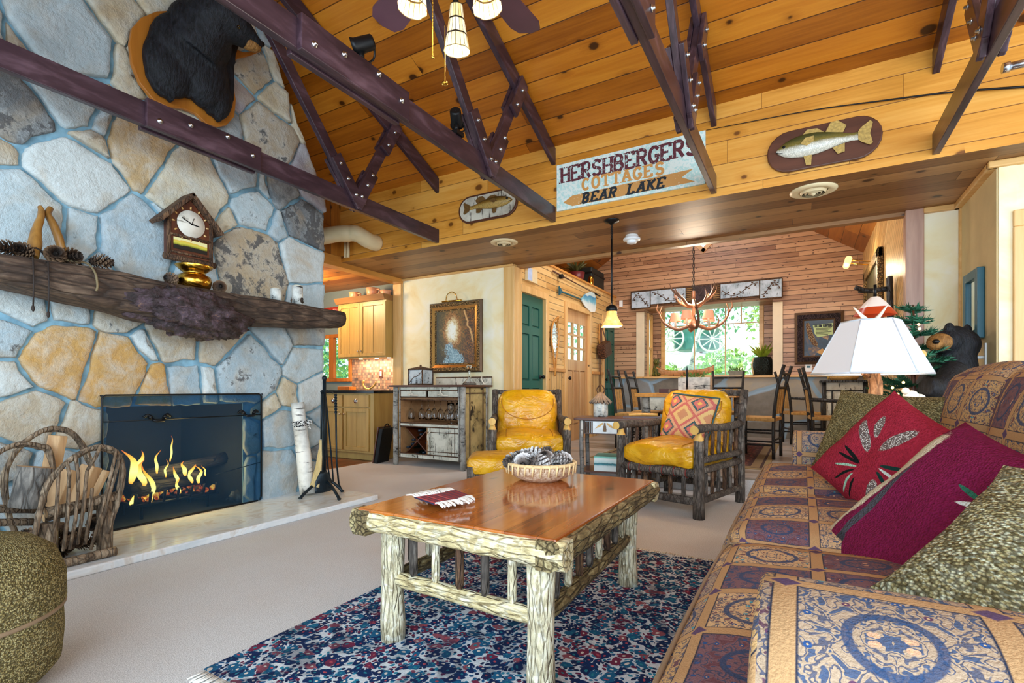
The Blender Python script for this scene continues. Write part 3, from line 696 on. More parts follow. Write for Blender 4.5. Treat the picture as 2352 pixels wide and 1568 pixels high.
for i, (sy, sz, r, colr, al) in enumerate(seeds):
    poly = outline[:]; gap = rs.uniform(0.009, 0.019)
    for j, (qy, qz, q, _, _) in enumerate(seeds):
        if j == i: continue
        dy, dz = qy-sy, qz-sz; L = math.hypot(dy, dz)
        if L > 1.9 or L < 1e-6: continue
        t = (L*L+r*r-q*q)/(2*L); nx, nz = dy/L, dz/L
        poly = clip(poly, nx, nz, sy*nx+sz*nz+t-gap)
        if len(poly) < 3: break
    if len(poly) < 3: continue
    # keep clear of the firebox
    cy = sum(p[0] for p in poly)/len(poly); cz = sum(p[1] for p in poly)/len(poly)
    if cz > FB[3] : poly = clip(poly, 0, -1, -(FB[3]+0.004)) if FB[0]-0.3 < cy < FB[1]+0.3 else poly
    elif cy > FB[1]: poly = clip(poly, -1, 0, -(FB[1]+0.004))
    elif cy < FB[0]: poly = clip(poly, 1, 0, FB[0]-0.004)
    else: continue
    if len(poly) < 3: continue
    A = 0.5*sum(poly[k][0]*poly[(k+1) % len(poly)][1]-poly[(k+1) % len(poly)][0]*poly[k][1] for k in range(len(poly)))
    if abs(A) < 0.003: continue
    if A < 0: poly = poly[::-1]
    pts = []
    for k in range(len(poly)):
        a = poly[k]; c = poly[(k+1) % len(poly)]; n = max(1, int(math.hypot(c[0]-a[0], c[1]-a[1])/0.022))
        for q in range(n): pts.append((a[0]+(c[0]-a[0])*q/n, a[1]+(c[1]-a[1])*q/n))
    for _ in range(0):
        pts = [((pts[k-1][0]+2*pts[k][0]+pts[(k+1) % len(pts)][0])/4, (pts[k-1][1]+2*pts[k][1]+pts[(k+1) % len(pts)][1])/4) for k in range(len(pts))]
    cy = sum(p[0] for p in pts)/len(pts); cz = sum(p[1] for p in pts)/len(pts); rings = []
    thick = rs.uniform(0.020, 0.04); ty, tz = rs.uniform(-.04, .04), rs.uniform(-.04, .04)
    for inset, h in ((-0.004, -0.03), (0.0, 0.72), (0.007, 0.95), (0.04, 1.0), (0.11, 1.02)):
        ring = []
        for (y, z) in pts:
            w = mnoise.noise(Vector((y*7+i, z*7, 0)))*0.020+mnoise.noise(Vector((y*24, z*24, i)))*0.008+mnoise.noise(Vector((y*60, z*60, i)))*0.003
            L = math.hypot(y-cy, z-cz); f = 1-(inset+w)/max(L, 1e-4) if L > inset+0.03 else 0.4
            yy, zz = cy+(y-cy)*f, cz+(z-cz)*f
            x = XF-0.012+thick*h+((yy-cy)*ty+(zz-cz)*tz if h > 0.3 else 0)+0.008*mnoise.noise(Vector((yy*7, zz*7, i*1.3)))*(h > 0.8)
            ring.append(b.vert((x, yy, zz)))
        rings.append(ring)
    b.col = lin(colr)[:3]+(al,); n = len(pts)
    for Ra, Rb in zip(rings[:-1], rings[1:]):
        for k in range(n): b.face([Ra[k], Ra[(k+1) % n], Rb[(k+1) % n], Rb[k]])
    cc = b.vert((XF-0.012+thick*1.04, cy, cz))
    for k in range(n): b.face([rings[-1][k], rings[-1][(k+1) % n], cc])
b.col = None
FP = thing('stone_fireplace', 'floor-to-ceiling fieldstone fireplace with blue grey mortar joints', 'fireplace', (XF, 1.5, 0))
st = b.build('stonework', M['stone'], FP, world=True)
b = MB(); y0, y1, _, z1 = FB
b.prism([(XF-0.012, y, z) for y, z in [(-1.6, 0.0), (y0, 0), (y0, z1), (y1, z1), (y1, 0)]+outline[1:]], (-0.22, 0, 0)); b.build('mortar', M['mortar'], FP, world=True)
b = MB(); b.box((XK+0.02, -1.6, 0), (XF-0.75, YE-0.01, 2.55)); b.box((XF-0.8, y1+0.2, 0), (XF-0.24, YE-0.01, 2.55)); struct('wall_chimney', b, M['mortar'])
M['soot'] = plain('sooty_firebrick', '#10181d', 0.8, 0, 0.3, 6)
b = MB(); xb = XF-0.62; q = 0.16
b.quad((XF-0.02, y0, 0), (xb, y0+q, 0), (xb, y0+q, z1), (XF-0.02, y0, z1)); b.quad((XF-0.02, y1, z1), (xb, y1-q, z1), (xb, y1-q, 0), (XF-0.02, y1, 0))
b.quad((xb, y0+q, 0), (xb, y1-q, 0), (xb, y1-q, z1), (xb, y0+q, z1)); b.quad((XF-0.02, y0, z1), (xb, y0+q, z1), (xb, y1-q, z1), (XF-0.02, y1, z1)); b.quad((XF, y0, 0.046), (XF, y1, 0.046), (xb, y1-q, 0.046), (xb, y0+q, 0.046))
b.build('firebox', M['soot'], FP, world=True)
b = MB(); b.box((XF-0.15, -1.6, 0.0), (XH, YE, 0.045)); b.build('hearth', M['marble'], FP, world=True, bevel=0.008)
HE = 0.0452

# ------------------------------------------------------------------ fire: grate, logs, flames
gy = (onz(290, 1180, HE).y+onz(470, 1150, HE).y)/2; gc = onx(385, 1120, XF-0.28); GY0, GY1 = onx(285, 1100, XF-0.2).y, onx(490, 1100, XF-0.2).y
gt = thing('fire_grate', 'black iron fire grate holding the burning logs', 'fire grate', (XF-0.28, (GY0+GY1)/2, HE))
b = MB()
for k in range(7):
    y = lerp(GY0+0.03, GY1-0.03, k/6); b.tube([(XF-0.10, y, HE+0.19), (XF-0.12, y, HE+0.11), (XF-0.42, y, HE+0.11), (XF-0.45, y, HE+0.2)], 0.010, 6)
b.build('grate_bar', M['black_iron'], gt, world=True)
b = MB()
for y in (GY0+0.08, GY1-0.08):
    for x in (XF-0.14, XF-0.40): b.tube([(x, y, HE), (x, y, HE+0.11)], 0.011, 6)
b.tube([(XF-0.13, GY0, HE+0.10), (XF-0.13, GY1, HE+0.10)], 0.012, 6); b.build('grate_leg', M['black_iron'], gt, world=True)
M['char'] = bark('charred_bark', '#0c0a09', '#231b16', '#463a33', 1.2, axis='Y')
def em(name, stops, strength):
    m = MT(name, 0.8); v = m.co(); n = m.noise(v, 22, 4, 0.6); c = m.ramp(n, stops); m.base('#120804'); m.set('Emission Color', c); m.set('Emission Strength', strength); return m.m
M['ember'] = em('embers', [(0.4, '#000000'), (0.52, '#c23a08'), (0.66, '#ffb13a')], 2.2)
for k, (a, c, r) in enumerate([((XF-0.20, GY0+0.02, 0.20), (XF-0.30, GY1-0.05, 0.21), 0.055), ((XF-0.36, GY0+0.05, 0.21), (XF-0.36, GY1-0.1, 0.20), 0.06), ((XF-0.26, GY0+0.1, 0.28), (XF-0.20, GY1+0.12, 0.36), 0.05), ((XF-0.32, GY0+0.28, 0.30), (XF-0.16, GY0+0.52, 0.24), 0.04)]):
    b = MB(); P = [Vector(a).lerp(Vector(c), i/8)+Vector((0, 0, HE)) for i in range(9)]; b.tube(P, [r*(0.9+0.1*math.sin(i)) for i in range(9)], 10, rough=0.18, seed=k)
    tag(b.build('fire_log', M['char']), ['charred log lying along the front of the grate', 'charred log at the back of the burning grate', 'long charred log on top, its end rising to the right', 'short charred stub leaning across the grate'][k], 'firewood', 'burning logs')
b = MB(); rr = random.Random(3)
for k in range(70): b.ball((XF-rr.uniform(0.12, 0.42), rr.uniform(GY0+0.02, GY1-0.02), HE+rr.uniform(0.128, 0.15)), rr.uniform(0.010, 0.022), 6, 4, lump=0.4, seed=k)
tag(b.build('embers', M['ember']), 'glowing orange embers under the burning logs', 'embers', kind='stuff')
def flame_m():
    m = MT('flame'); lw = m.sep(m.co('Generated'))[2]; f = m.node('ShaderNodeLayerWeight'); f.inputs[0].default_value = 0.35
    e = m.node('ShaderNodeEmission'); m.put(e.inputs[0], m.ramp(lw, [(0.0, '#ff8a1e'), (0.35, '#ffd56a'), (0.75, '#ff9a2a'), (1, '#c8330a')])); e.inputs[1].default_value = 5.0
    t = m.node('ShaderNodeBsdfTransparent'); x = m.node('ShaderNodeMixShader'); m.put(x.inputs[0], m.rng(f.outputs['Facing'], 0.25, 0.85, 0.95, 0.0))
    m.nt.links.new(t.outputs[0], x.inputs[1]); m.nt.links.new(e.outputs[0], x.inputs[2]); m.nt.links.new(x.outputs[0], m.out.inputs[0]); return m.m
M['flame'] = flame_m()
fl = [(300, 1070, 78, 30), (330, 1085, 60, 26), (318, 1060, 50, 18), (345, 1110, 88, 24), (362, 1060, 55, 12), (392, 1030, 60, 8), (405, 1090, 40, 12), (440, 1085, 46, 18), (455, 1088, 42, 16), (425, 1075, 34, 12), (306, 1145, 34, 20), (335, 1150, 24, 14), (411, 1115, 40, 10), (380, 1075, 40, 9), (470, 1080, 25, 8)]
for k, (px, py, hp, wp) in enumerate(fl):
    p = onx(px, py, XF-0.13-0.02*(k % 4)); d = (p-CAMP).dot(FV)/FPX; hh = hp*d; ww = wp*d; b = MB(); P = []; R = []
    for i in range(11):
        t = i/10; P.append(p+Vector((0.01*math.sin(k+i), ww*0.7*math.sin(k*2.3+t*4.2)*t, (t-0.5)*hh))); R.append(max(0.001, ww*0.5*(math.sin(PI*min(1, t*0.9+0.1))**0.8)*(1-t*0.55)))
    b.tube(P, R, 8, caps=True, flat=0.6)
    tag(b.build('flame', M['flame']), 'yellow flame licking up from the burning logs', 'flame', 'flames over the burning logs')
point('fire_light', (XF-0.05, (GY0+GY1)/2, 0.45), 26, (1.0, 0.5, 0.15), 0.12)

# ------------------------------------------------------------------ fireplace screen
def screen_m():
    m = MT('black_mesh', 0.5); t = m.node('ShaderNodeBsdfTransparent'); t.inputs[0].default_value = (0.62, 0.80, 0.92, 1); x = m.node('ShaderNodeMixShader'); x.inputs[0].default_value = 0.27
    m.base('#0d3a55'); m.nt.links.new(t.outputs[0], x.inputs[1]); m.nt.links.new(m.b.outputs[0], x.inputs[2]); m.nt.links.new(x.outputs[0], m.out.inputs[0]); return m.m
M['screen'] = screen_m()
sa = onz(248, 1221, HE); sb = onz(590, 1153, HE); sx = (sa.x+sb.x)/2; zt = onx(420, 906, sx).z; sy0, sy1 = onx(234, 1000, sx).y, onx(600, 1000, sx).y; wing = 0.20
sc_ = thing('fireplace_screen', 'black mesh fire screen with folded wings in front of the fire', 'fire screen', (sx, (sy0+sy1)/2, HE))
b = MB(); b.box((sx-0.004, sy0, HE+0.01), (sx, sy1, zt)); b.build('mesh_panel', M['screen'], sc_, world=True)
wl0, wr0 = onx(224, 1000, sx-0.16).y, onx(612, 1030, sx-0.16).y
for yy, we in ((sy0, wl0), (sy1, wr0)):
    b = MB(); b.prism([(sx, yy, HE+0.01), (sx, yy, zt), (sx-0.16, we, zt), (sx-0.16, we, HE+0.01)], (0, 0.004, 0)); b.build('wing', M['screen'], sc_, world=True)
b = MB(); r = 0.007; P = smooth_path([(sx-wing, sy0-0.03, HE+0.008), (sx, sy0, HE+0.008)], 2)
b.tube([(sx, sy0+0.03, HE+0.008), (sx, sy1-0.03, HE+0.008)], r, 6); b.tube([(sx, sy0, HE+0.04), (sx, sy0, zt-0.02), (sx, sy0+0.02, zt), (sx, sy1-0.02, zt), (sx, sy1, zt-0.02), (sx, sy1, HE+0.04)], r, 6)
for yy, we in ((sy0, wl0), (sy1, wr0)):
    e = (sx-0.16, we)
    b.tube([(sx, yy, HE+0.04), (sx-0.02, yy, HE+0.008), (e[0], e[1], HE+0.008), (e[0], e[1], zt), (sx, yy, zt-0.003)], r, 6)
zz = onx(235, 969, sx).z; b.tube([(sx, sy0, zz), (sx, sy1, zz)], 0.004, 5); zz2 = onx(600, 1061, sx).z
b.tube([(sx-0.01, lerp(sy0, sy1, 0.66), zz2-0.05), (sx-0.01, sy1, zz2)], 0.003, 5)
b.build('frame', M['black_iron'], sc_, world=True)
for px, py in ((361, 957), (570, 947)):
    p = onx(px, py, sx+0.012); b = MB(); w = 0.085
    b.tube(smooth_path([p+Vector((0, -w, 0)), p+Vector((0.008, -w*0.7, 0.016)), p+Vector((0.01, -w*0.4, -0.01)), p+Vector((0.03, -0.03, -0.024)), p+Vector((0.035, 0, -0.026)), p+Vector((0.03, 0.03, -0.024)), p+Vector((0.01, w*0.4, -0.01)), p+Vector((0.008, w*0.7, 0.016)), p+Vector((0, w, 0))], 4), 0.009, 7); b.ball(p+Vector((0.01, -0.045, 0)), 0.015, 8, 6); b.ball(p+Vector((0.01, 0.045, 0)), 0.015, 8, 6)
    b.build('handle', M['black_iron'], sc_, world=True)

# ------------------------------------------------------------------ mantel log with burl
M['mantelbark'] = bark('mantel_bark', '#1c130e', '#4a382c', '#7d6754', 0.8, 0.8, 'Y', 1.0)
M['burl'] = (lambda m: (m.base(m.ramp(m.noise(m.co(), 14, 6, 0.7, 0.8), [(0.3, '#150e0c'), (0.5, '#3b2a2a'), (0.62, '#5a4650'), (0.75, '#a07a58')])), m.bump(m.noise(m.co(), 26, 6, 0.7), 1.0, 0.02), m.m)[2])(MT('burl_wood', 0.42, 0, 0.5))
XM = XF+0.22
mt = thing('mantel_log', 'rough dark bark log mantel shelf running across the stone chimney', 'mantel', (XM, 2.0, 1.57))
st_ = [(-60, 577, 640), (0, 586, 653), (95, 598, 676), (190, 611, 698), (260, 622, 716), (340, 641, 738), (430, 657, 747), (530, 674, 750), (600, 684, 748), (690, 701, 752), (776, 716, 752)]
P, R = [], []
for px, ya, yb in st_:
    a = onx(px, ya, XM+0.02); c = onx(px, yb, XM+0.06); P.append(Vector((XM-0.02, (a.y+c.y)/2, (a.z+c.z)/2))); R.append((a.z-c.z)/2)
P = smooth_path(P, 5); R2 = []
for i in range(len(P)): t = i/(len(P)-1)*(len(R)-1); k = min(int(t), len(R)-2); R2.append(lerp(R[k], R[k+1], t-k))
b = MB(); seg = 18; rings = []; b.smooth = True
for i, (p, r) in enumerate(zip(P, R2)):
    ring = []
    for j in range(seg):
        th = 2*PI*j/seg; cx_, cz_ = math.cos(th), math.sin(th); e = 0.55
        X = abs(cx_)**e*(1 if cx_ > 0 else -1); Z = abs(cz_)**e*(1 if cz_ > 0 else -1)
        k = 1+0.10*mnoise.noise(Vector((X*2, p.y*5, Z*2)))
        ring.append(b.vert((p.x+X*0.17*k if X > 0 else p.x+X*0.15, p.y, p.z+Z*r*(k if Z < 0.3 else 1))))
    rings.append(ring)
for A, B in zip(rings[:-1], rings[1:]):
    for j in range(seg): b.face([A[j], A[(j+1) % seg], B[(j+1) % seg], B[j]])
b.smooth = False; b.face(rings[-1]); b.face(rings[0][::-1]); b.build('log', M['mantelbark'], mt, world=True)
b = MB(); rr = random.Random(5); c0 = onx(445, 712, XM+0.12)
def burlpt(u, v):
    th = 2*PI*u; ph = PI*v; d = Vector((math.sin(ph)*math.cos(th), math.sin(ph)*math.sin(th), math.cos(ph)))
    n = 0.30*mnoise.noise(d*2.2+Vector((3, 1, 2)))+0.22*abs(mnoise.noise(d*5.1))+0.13*mnoise.noise(d*11)+0.07*mnoise.noise(d*23)
    return c0+Vector((-0.02+d.x*0.16*(1+n), d.y*0.36*(1+n)+d.z*-0.07, d.z*0.155*(1+n)-d.y*0.02-0.02))
b.grid(burlpt, 72, 44); b.build('burl', M['burl'], mt, world=True)
def mantel_top(y):
    k = min(range(len(P)), key=lambda i: abs(P[i].y-y)); return P[k].z+R2[k]
MP, MR = P, R2

# ------------------------------------------------------------------ pine cones (one mesh, many copies)
def cone_m(name, stops):
    m = MT(name, 0.75); s_ = m.sep(m.co()); r = m.ma('SQRT', m.ma('ADD', m.ma('MULTIPLY', s_[0], s_[0]), m.ma('MULTIPLY', s_[1], s_[1]))); m.base(m.ramp(m.rng(r, 0.010, 0.040, 0, 1), stops)); return m.m
M['cone'] = cone_m('pine_cone_brown', [(0, '#1c130d'), (0.5, '#4f3a2a'), (1, '#8a6c50')])
M['cone_pale'] = cone_m('frosted_pine_cone', [(0, '#2e2622'), (0.45, '#7a6e66'), (0.8, '#cfc9c6'), (1, '#f2f2f2')])
def cone_mesh(name, mat, nsp=9, rows=9):
    b = MB(); b.ball((0, 0, 0), (0.014, 0.014, 0.034), 8, 6)
    for r in range(rows):
        t = r/(rows-1); z = -0.034+0.068*t; rad = 0.037*math.sin(PI*(0.12+0.8*t))**0.7
        for k in range(nsp):
            a = 2*PI*(k/nsp)+r*0.42; d = Vector((math.cos(a), math.sin(a), 0)); s_ = Vector((-d.y, d.x, 0)); c = Vector((0, 0, z)); up = Vector((0, 0, 0.006+0.010*t))
            b.poly([c+d*0.010-s_*0.004, c+d*0.010+s_*0.004, c+d*rad+s_*0.0075+up, c+d*(rad+0.003)+up*1.3, c+d*rad-s_*0.0075+up])
            b.poly([c+d*0.010-s_*0.003-up*0.7, c+d*(rad+0.003)+up*0.9, c+d*0.010+s_*0.003-up*0.7])
    me = b.build(name, mat); return me
CONE = cone_mesh('pine_cone', M['cone']); CONE2 = cone_mesh('pine_cone', M['cone_pale'])
used_c = {0: False, 1: False}
def cone(p, s=1.0, rot=(1.3, 0, 0), label='brown pine cone', group=None, pale=0):
    src = CONE2 if pale else CONE
    o = src if not used_c[pale] else src.copy()
    if used_c[pale]: COL.objects.link(o)
    used_c[pale] = True
    o.location = p; o.scale = (s, s, s); o.rotation_euler = rot
    return tag(o, label, 'pine cone', group)
def on_mantel(px, py, dx=0.0):
    """point on top of the mantel seen at px"""
    q = onx(px, py, XM+dx); return Vector((XM+dx, q.y, mantel_top(q.y)))
cl = ['pine cone at the left end of the mantel top', 'pine cone beside the foot of the carved wood piece', 'pine cone lying between the two carved wood pieces', 'pine cone below the right carved wood piece', 'lone pine cone left of the clock on the mantel', 'pine cone beside the brass pot on the mantel', 'small pine cone below the brass pot', 'pine cone between the two birch candles']
for k, (px, py, s) in enumerate([(25, 577, 1.25), (57, 580, 1.2), (125, 600, 1.3), (155, 604, 1.35), (228, 612, 1.3), (390, 640, 1.1), (505, 665, 1.2), (686, 690, 1.2)]):
    p = on_mantel(px, py, 0.04); cone(p+Vector((0, 0, 0.028*s)), s, (1.45, 0.2*k, 0.7*k), cl[k], 'pine cones on the mantel')

# carved wooden pieces leaning on the stone
M['antique'] = wood('antique_wood', '#b07f3c', '#6a4216', 0.45, 'Z', 1.2, 22, 0.2)
M['twine'] = plain('dark_twine', '#2b211c', 0.8)
def hame(lbl, pts, rad):
    t = thing('carved_hame', lbl, 'carved wood', (XF+0.1, pts[0][0], 1.6))
    P = smooth_path([Vector((x, y, z)) for (y, x, z) in pts], 6); R = []
    for i in range(len(P)): q = i/(len(P)-1)*(len(rad)-1); k = min(int(q), len(rad)-2); R.append(lerp(rad[k], rad[k+1], q-k))
    b = MB(); b.tube(P, R, 12, flat=0.75, rough=0.06); b.build('shaft', M['antique'], t, world=True)
    b = MB(); b.tube([P[3]+Vector((0.02, -0.03, 0)), P[3]+Vector((0.035, 0, 0.01)), P[3]+Vector((0.02, 0.03, 0)), P[2]+Vector((0.03, 0.06, -0.03))], 0.007, 6); b.build('leather_tie', M['twine'], t, world=True)
pA = on_mantel(78, 590, 0.0); qA = onx(98, 472, XF+0.09)
pts = []
for px, py, x in ((74, 588, XM), (80, 560, XM-0.03), (83, 530, XM-0.05), (92, 505, XM-0.08), (95, 485, XF+0.10), (91, 474, XF+0.09)):
    q = onx(px, py, x); pts.append((q.y, x, q.z))
pts[0] = (pts[0][0], pts[0][1], mantel_top(pts[0][0])+0.01); hame('carved wooden hame leaning left, light blade and tied foot', pts, [0.036, 0.042, 0.030, 0.024, 0.020, 0.014])
pts = []
for px, py, x in ((158, 600, XM-0.01), (144, 575, XM-0.03), (134, 545, XM-0.05), (122, 515, XM-0.08), (110, 492, XF+0.10), (116, 478, XF+0.09)):
    q = onx(px, py, x); pts.append((q.y, x, q.z))
pts[0] = (pts[0][0], pts[0][1], mantel_top(pts[0][0])+0.01); hame('carved wooden hame leaning right with a hooked tip', pts, [0.020, 0.026, 0.028, 0.026, 0.022, 0.020])
for k, (px, ya, yb) in enumerate(((76, 590, 708), (111, 600, 722))):
    p = onx(px, ya, XM+0.16); q = onx(px, yb, XM+0.165); b = MB(); b.tube([p+Vector((-0.08, 0, 0.0)), p+Vector((0, 0, 0.0)), (p+q)/2+Vector((0.004, 0.002, 0)), q], 0.004, 6); b.ball(q, (0.008, 0.008, 0.018), 8, 6)
    tag(b.build('hanging_cord', M['twine']), ['dark cord hanging over the mantel edge, the left one', 'longer dark cord hanging over the mantel, nearer the clock'][k], 'cord', 'cords hanging from the mantel')
b = MB(); q = [on_mantel(px, 605, 0.06)+Vector((0, 0, 0.012)) for px in (150, 175, 200)]+[onx(218, 625, XM+0.17), onx(224, 655, XM+0.175), onx(221, 668, XM+0.17)]
b.tube(smooth_path(q, 5), 0.006, 6); tag(b.build('twine_strand', plain('tan_twine', '#7a6a4c', 0.8)), 'tan twine draped over the mantel front', 'twine')

# brass spittoon, birch candles
p = on_mantel(446, 655, 0.02); d = (p-CAMP).dot(FV)/FPX; b = MB()
b.lathe([(0, 0), (0.085, 0), (0.10, 0.012), (0.108, 0.05), (0.10, 0.085), (0.07, 0.10), (0.066, 0.108), (0.085, 0.125), (0.118, 0.155), (0.116, 0.157), (0.08, 0.13), (0.06, 0.11), (0, 0.10)], (p.x, p.y, p.z-0.01), 32)
tag(b.build('spittoon', M['brass']), 'polished brass spittoon standing on the mantel above the burl', 'spittoon')
M['birch'] = birch('birch_bark'); M['wax'] = plain('wax', '#e6dcc0', 0.5)
for k, (px, py, hp, wp) in enumerate(((634, 692, 26, 12), (683, 698, 42, 12))):
    p = on_mantel(px, py, 0.03); d = (p-CAMP).dot(FV)/FPX; t = thing('birch_candle', ['short birch bark candle on the mantel', 'taller birch bark candle near the mantel end'][k], 'candle', p, group='birch candles')
    b = MB(); hh = hp*d; b.tube([(0, 0, 0), (0, 0, hh)], wp*d, 16); b.build('birch_holder', M['birch'], t); b = MB(); b.tube([(0, 0, hh), (0, 0, hh+0.008)], wp*d*0.7, 12); b.build('candle_wax', M['wax'], t)

# ------------------------------------------------------------------ birdhouse clock
XC = XF+0.09; c = onx(438, 520, XC); t = thing('birdhouse_clock', 'twig framed birdhouse wall clock hanging on the stone above the mantel', 'clock', (XC, c.y, c.z))
M['twig'] = bark('twig_bark', '#2a1a10', '#5f4029', '#8d6b4a', 2.0); M['clock_dark'] = wood('clock_wood', '#6a3418', '#3a180a', 0.4)
def cy(px, py, x=XC+0.07): q = onx(px, py, x); return (q.y, q.z)
y0, y1 = cy(392, 500)[0], cy(489, 500)[0]; zb, ze, zp = cy(400, 592)[1]+0.03, cy(392, 490)[1], cy(443, 450)[1]; ym = (y0+y1)/2
b = MB(); b.prism([(XC-0.04, y0+0.01, zb), (XC-0.04, y1-0.01, zb), (XC-0.04, y1-0.01, ze), (XC-0.04, ym, zp-0.03), (XC-0.04, y0+0.01, ze)], (0.085, 0, 0)); b.build('case', M['clock_dark'], t, world=True)
b = MB()
for yy in (y0, y1): b.tube([(XC+0.045, yy, zb-0.01), (XC+0.045, yy, ze)], 0.014, 8, rough=0.1)
b.tube([(XC+0.045, y0-0.03, zb-0.02), (XC+0.045, y1+0.03, zb-0.02)], 0.022, 10, rough=0.15); b.tube([(XC+0.05, y0, lerp(zb, ze, 0.52)), (XC+0.05, y1, lerp(zb, ze, 0.52))], 0.009, 8); b.tube([(XC+0.05, y0, zb+0.02), (XC+0.05, y1, zb+0.02)], 0.008, 8); b.build('twig_frame', M['twig'], t, world=True)
b = MB(); 
for sg, ye in ((-1, y0-0.06), (1, y1+0.06)):
    b.beam((XC+0.015, ym, zp+0.005), (XC+0.015, ye, ze-0.05), 0.15, 0.028, up=(0, 0, 1), ext=0.012)
b.build('roof', M['twig'], t, world=True, bevel=0.006)
fz = lerp(zb, ze, 0.88); fr = (y1-y0)*0.33
b = MB(); b.lathe([(0, 0), (fr, 0), (fr, 0.006), (0, 0.007)], (XC+0.05, ym, fz), 32, Matrix.Rotation(PI/2, 4, 'Y')); fc = b.build('dial', birch('birch_dial', '#efe9dc', '#cfc6b4', '#8d8474', 0.6), t, world=True)
b = MB()
for a, l, w in ((math.radians(97), fr*0.55, 0.008), (math.radians(-65), fr*0.75, 0.006), (math.radians(20), fr*0.5, 0.003)):
    e = Vector((0, math.sin(a)*l, math.cos(a)*l)); p0 = Vector((XC+0.061, ym, fz)); b.beam(p0-e*0.15, p0+e, w, 0.003, up=(1, 0, 0))
b.build('hand', M['black_iron'], fc, world=True)
for k in range(12):
    a = 2*PI*k/12; b = MB(); b.tube([(XC+0.046, ym+math.sin(a)*fr*1.12, fz+math.cos(a)*fr*1.12), (XC+0.05, ym+math.sin(a)*fr*1.3, fz+math.cos(a)*fr*1.3)], 0.006, 6); b.build('hour_peg', M['trim'], t, world=True)
def scene_pic():
    m = MT('painted_hills', 0.4); g = m.sep(m.co('Generated')); n = m.noise(m.co(), 9, 4); h = m.ma('ADD', g[2], m.ma('MULTIPLY', n, 0.5))
    m.base(m.ramp(h, [(0.42, '#16140f'), (0.6, '#1d1b13'), (0.64, '#7a7a1c'), (0.8, '#cfc74a'), (1.0, '#e0b64a'), (1.1, '#e8e0a0')], 'LINEAR')); return m.m
b = MB(); b.box((XC+0.045, y0+0.03, zb+0.045), (XC+0.05, y1-0.03, lerp(zb, ze, 0.46))); b.build('picture_panel', scene_pic(), t, world=True)

# ------------------------------------------------------------------ bear head trophy
XP = XF+0.07
pl = thing('bear_trophy', 'black bear head mounted on an oak plaque high on the stone chimney', 'trophy', (XP, onx(430, 160, XP).y, onx(430, 160, XP).z))
M['oak'] = wood('oak_plaque', '#c07a2c', '#96561a', 0.3, 'Z', 0.8, 20)
out = [(297, 100), (303, 65), (325, 40), (360, 26), (400, 24), (432, 38), (470, 60), (520, 105), (560, 120), (600, 118), (575, 128), (545, 135), (533, 150), (535, 190), (542, 230), (538, 268), (520, 288), (500, 292), (475, 285), (450, 262), (420, 250), (385, 246), (350, 228), (320, 190), (302, 145)]
Q = [onx(px, py, XP) for px, py in out]; b = MB(); b.prism([(XF+0.044, q.y, q.z) for q in Q], (0.03, 0, 0)); b.build('plaque', M['oak'], pl, world=True, bevel=0.006)
def fur_m(name, a, c):
    m = MT(name, 0.6, 0, 0.35); v = m.co(); n = m.noise(m.map(v, (60, 60, 16)), 1, 4, 0.7); m.base(m.mix(m.rng(n, 0.4, 0.75, 0, 1), a, c)); m.bump(n, 1.0, 0.01); return m.m
M['bearfur'] = fur_m('black_bear_fur', '#06070a', '#24262e'); M['muzzle'] = fur_m('tan_muzzle_fur', '#7a5226', '#b58244')
def xat(px, py, off): return onx(px, py, XF+off)
# shoulder cape with ragged hem, neck and head as one skin
cape = [(345, 55), (385, 45), (430, 40), (465, 10), (482, -25), (520, 20), (540, 60), (548, 95), (538, 125), (533, 160), (534, 200), (530, 245), (515, 272), (500, 283), (488, 268), (476, 262), (462, 238), (450, 236), (440, 225), (430, 228), (420, 213), (408, 228), (400, 224), (390, 240), (380, 226), (366, 222), (350, 205), (332, 170), (328, 130), (335, 90)]
b = MB(); b.prism([(XF+0.08, xat(px, py, 0.09).y, xat(px, py, 0.09).z) for px, py in cape], (0.05, 0, 0))
for px, py, off, ry, rz, rx in ((430, 120, .11, .24, .24, .12), (470, 170, .11, .17, .26, .11), (500, 225, .10, .10, .16, .08), (390, 150, .10, .17, .22, .09), (460, 80, .14, .22, .22, .15)):
    b.ball(xat(px, py, off), (rx, ry, rz), 18, 12)
hd = [xat(440, 115, 0.10), xat(468, 70, 0.18), xat(500, 40, 0.27), xat(535, 60, 0.31), xat(562, 82, 0.32), xat(582, 98, 0.33), xat(596, 104, 0.33)]
b.tube(smooth_path(hd, 6), [lerp(0.20, 0.150, i/14) if i < 14 else lerp(0.150, 0.042, ((i-14)/(36-14))**0.8) for i in range(37)], 16)
for (px, py, off) in ((470, -5, 0.22), (505, -18, 0.34)): b.ball(xat(px, py, off), (0.03, 0.055, 0.06), 12, 8)
o = b.build('bear_head', M['bearfur'], pl, world=True); rm = o.modifiers.new('r', 'REMESH'); rm.mode = 'VOXEL'; rm.voxel_size = 0.012; rm.use_smooth_shade = True
sm_ = o.modifiers.new('s', 'SMOOTH'); sm_.iterations = 5
b = MB(); b.tube(smooth_path([xat(565, 95, 0.335), xat(582, 106, 0.345), xat(594, 110, 0.34)], 4), [0.05, 0.052, 0.05, 0.046, 0.044, 0.04, 0.036, 0.034, 0.028], 12); b.build('muzzle', M['muzzle'], pl, world=True)
b = MB(); b.ball(xat(601, 101, 0.335), (0.022, 0.022, 0.018), 12, 8); b.build('nose', M['black_iron'], pl, world=True)
b = MB(); b.ball(xat(548, 62, 0.42), 0.012, 10, 8); b.build('eye', glass('amber_eye', (0.2, 0.1, 0.02, 1), 0.05, 1.5), pl, world=True)

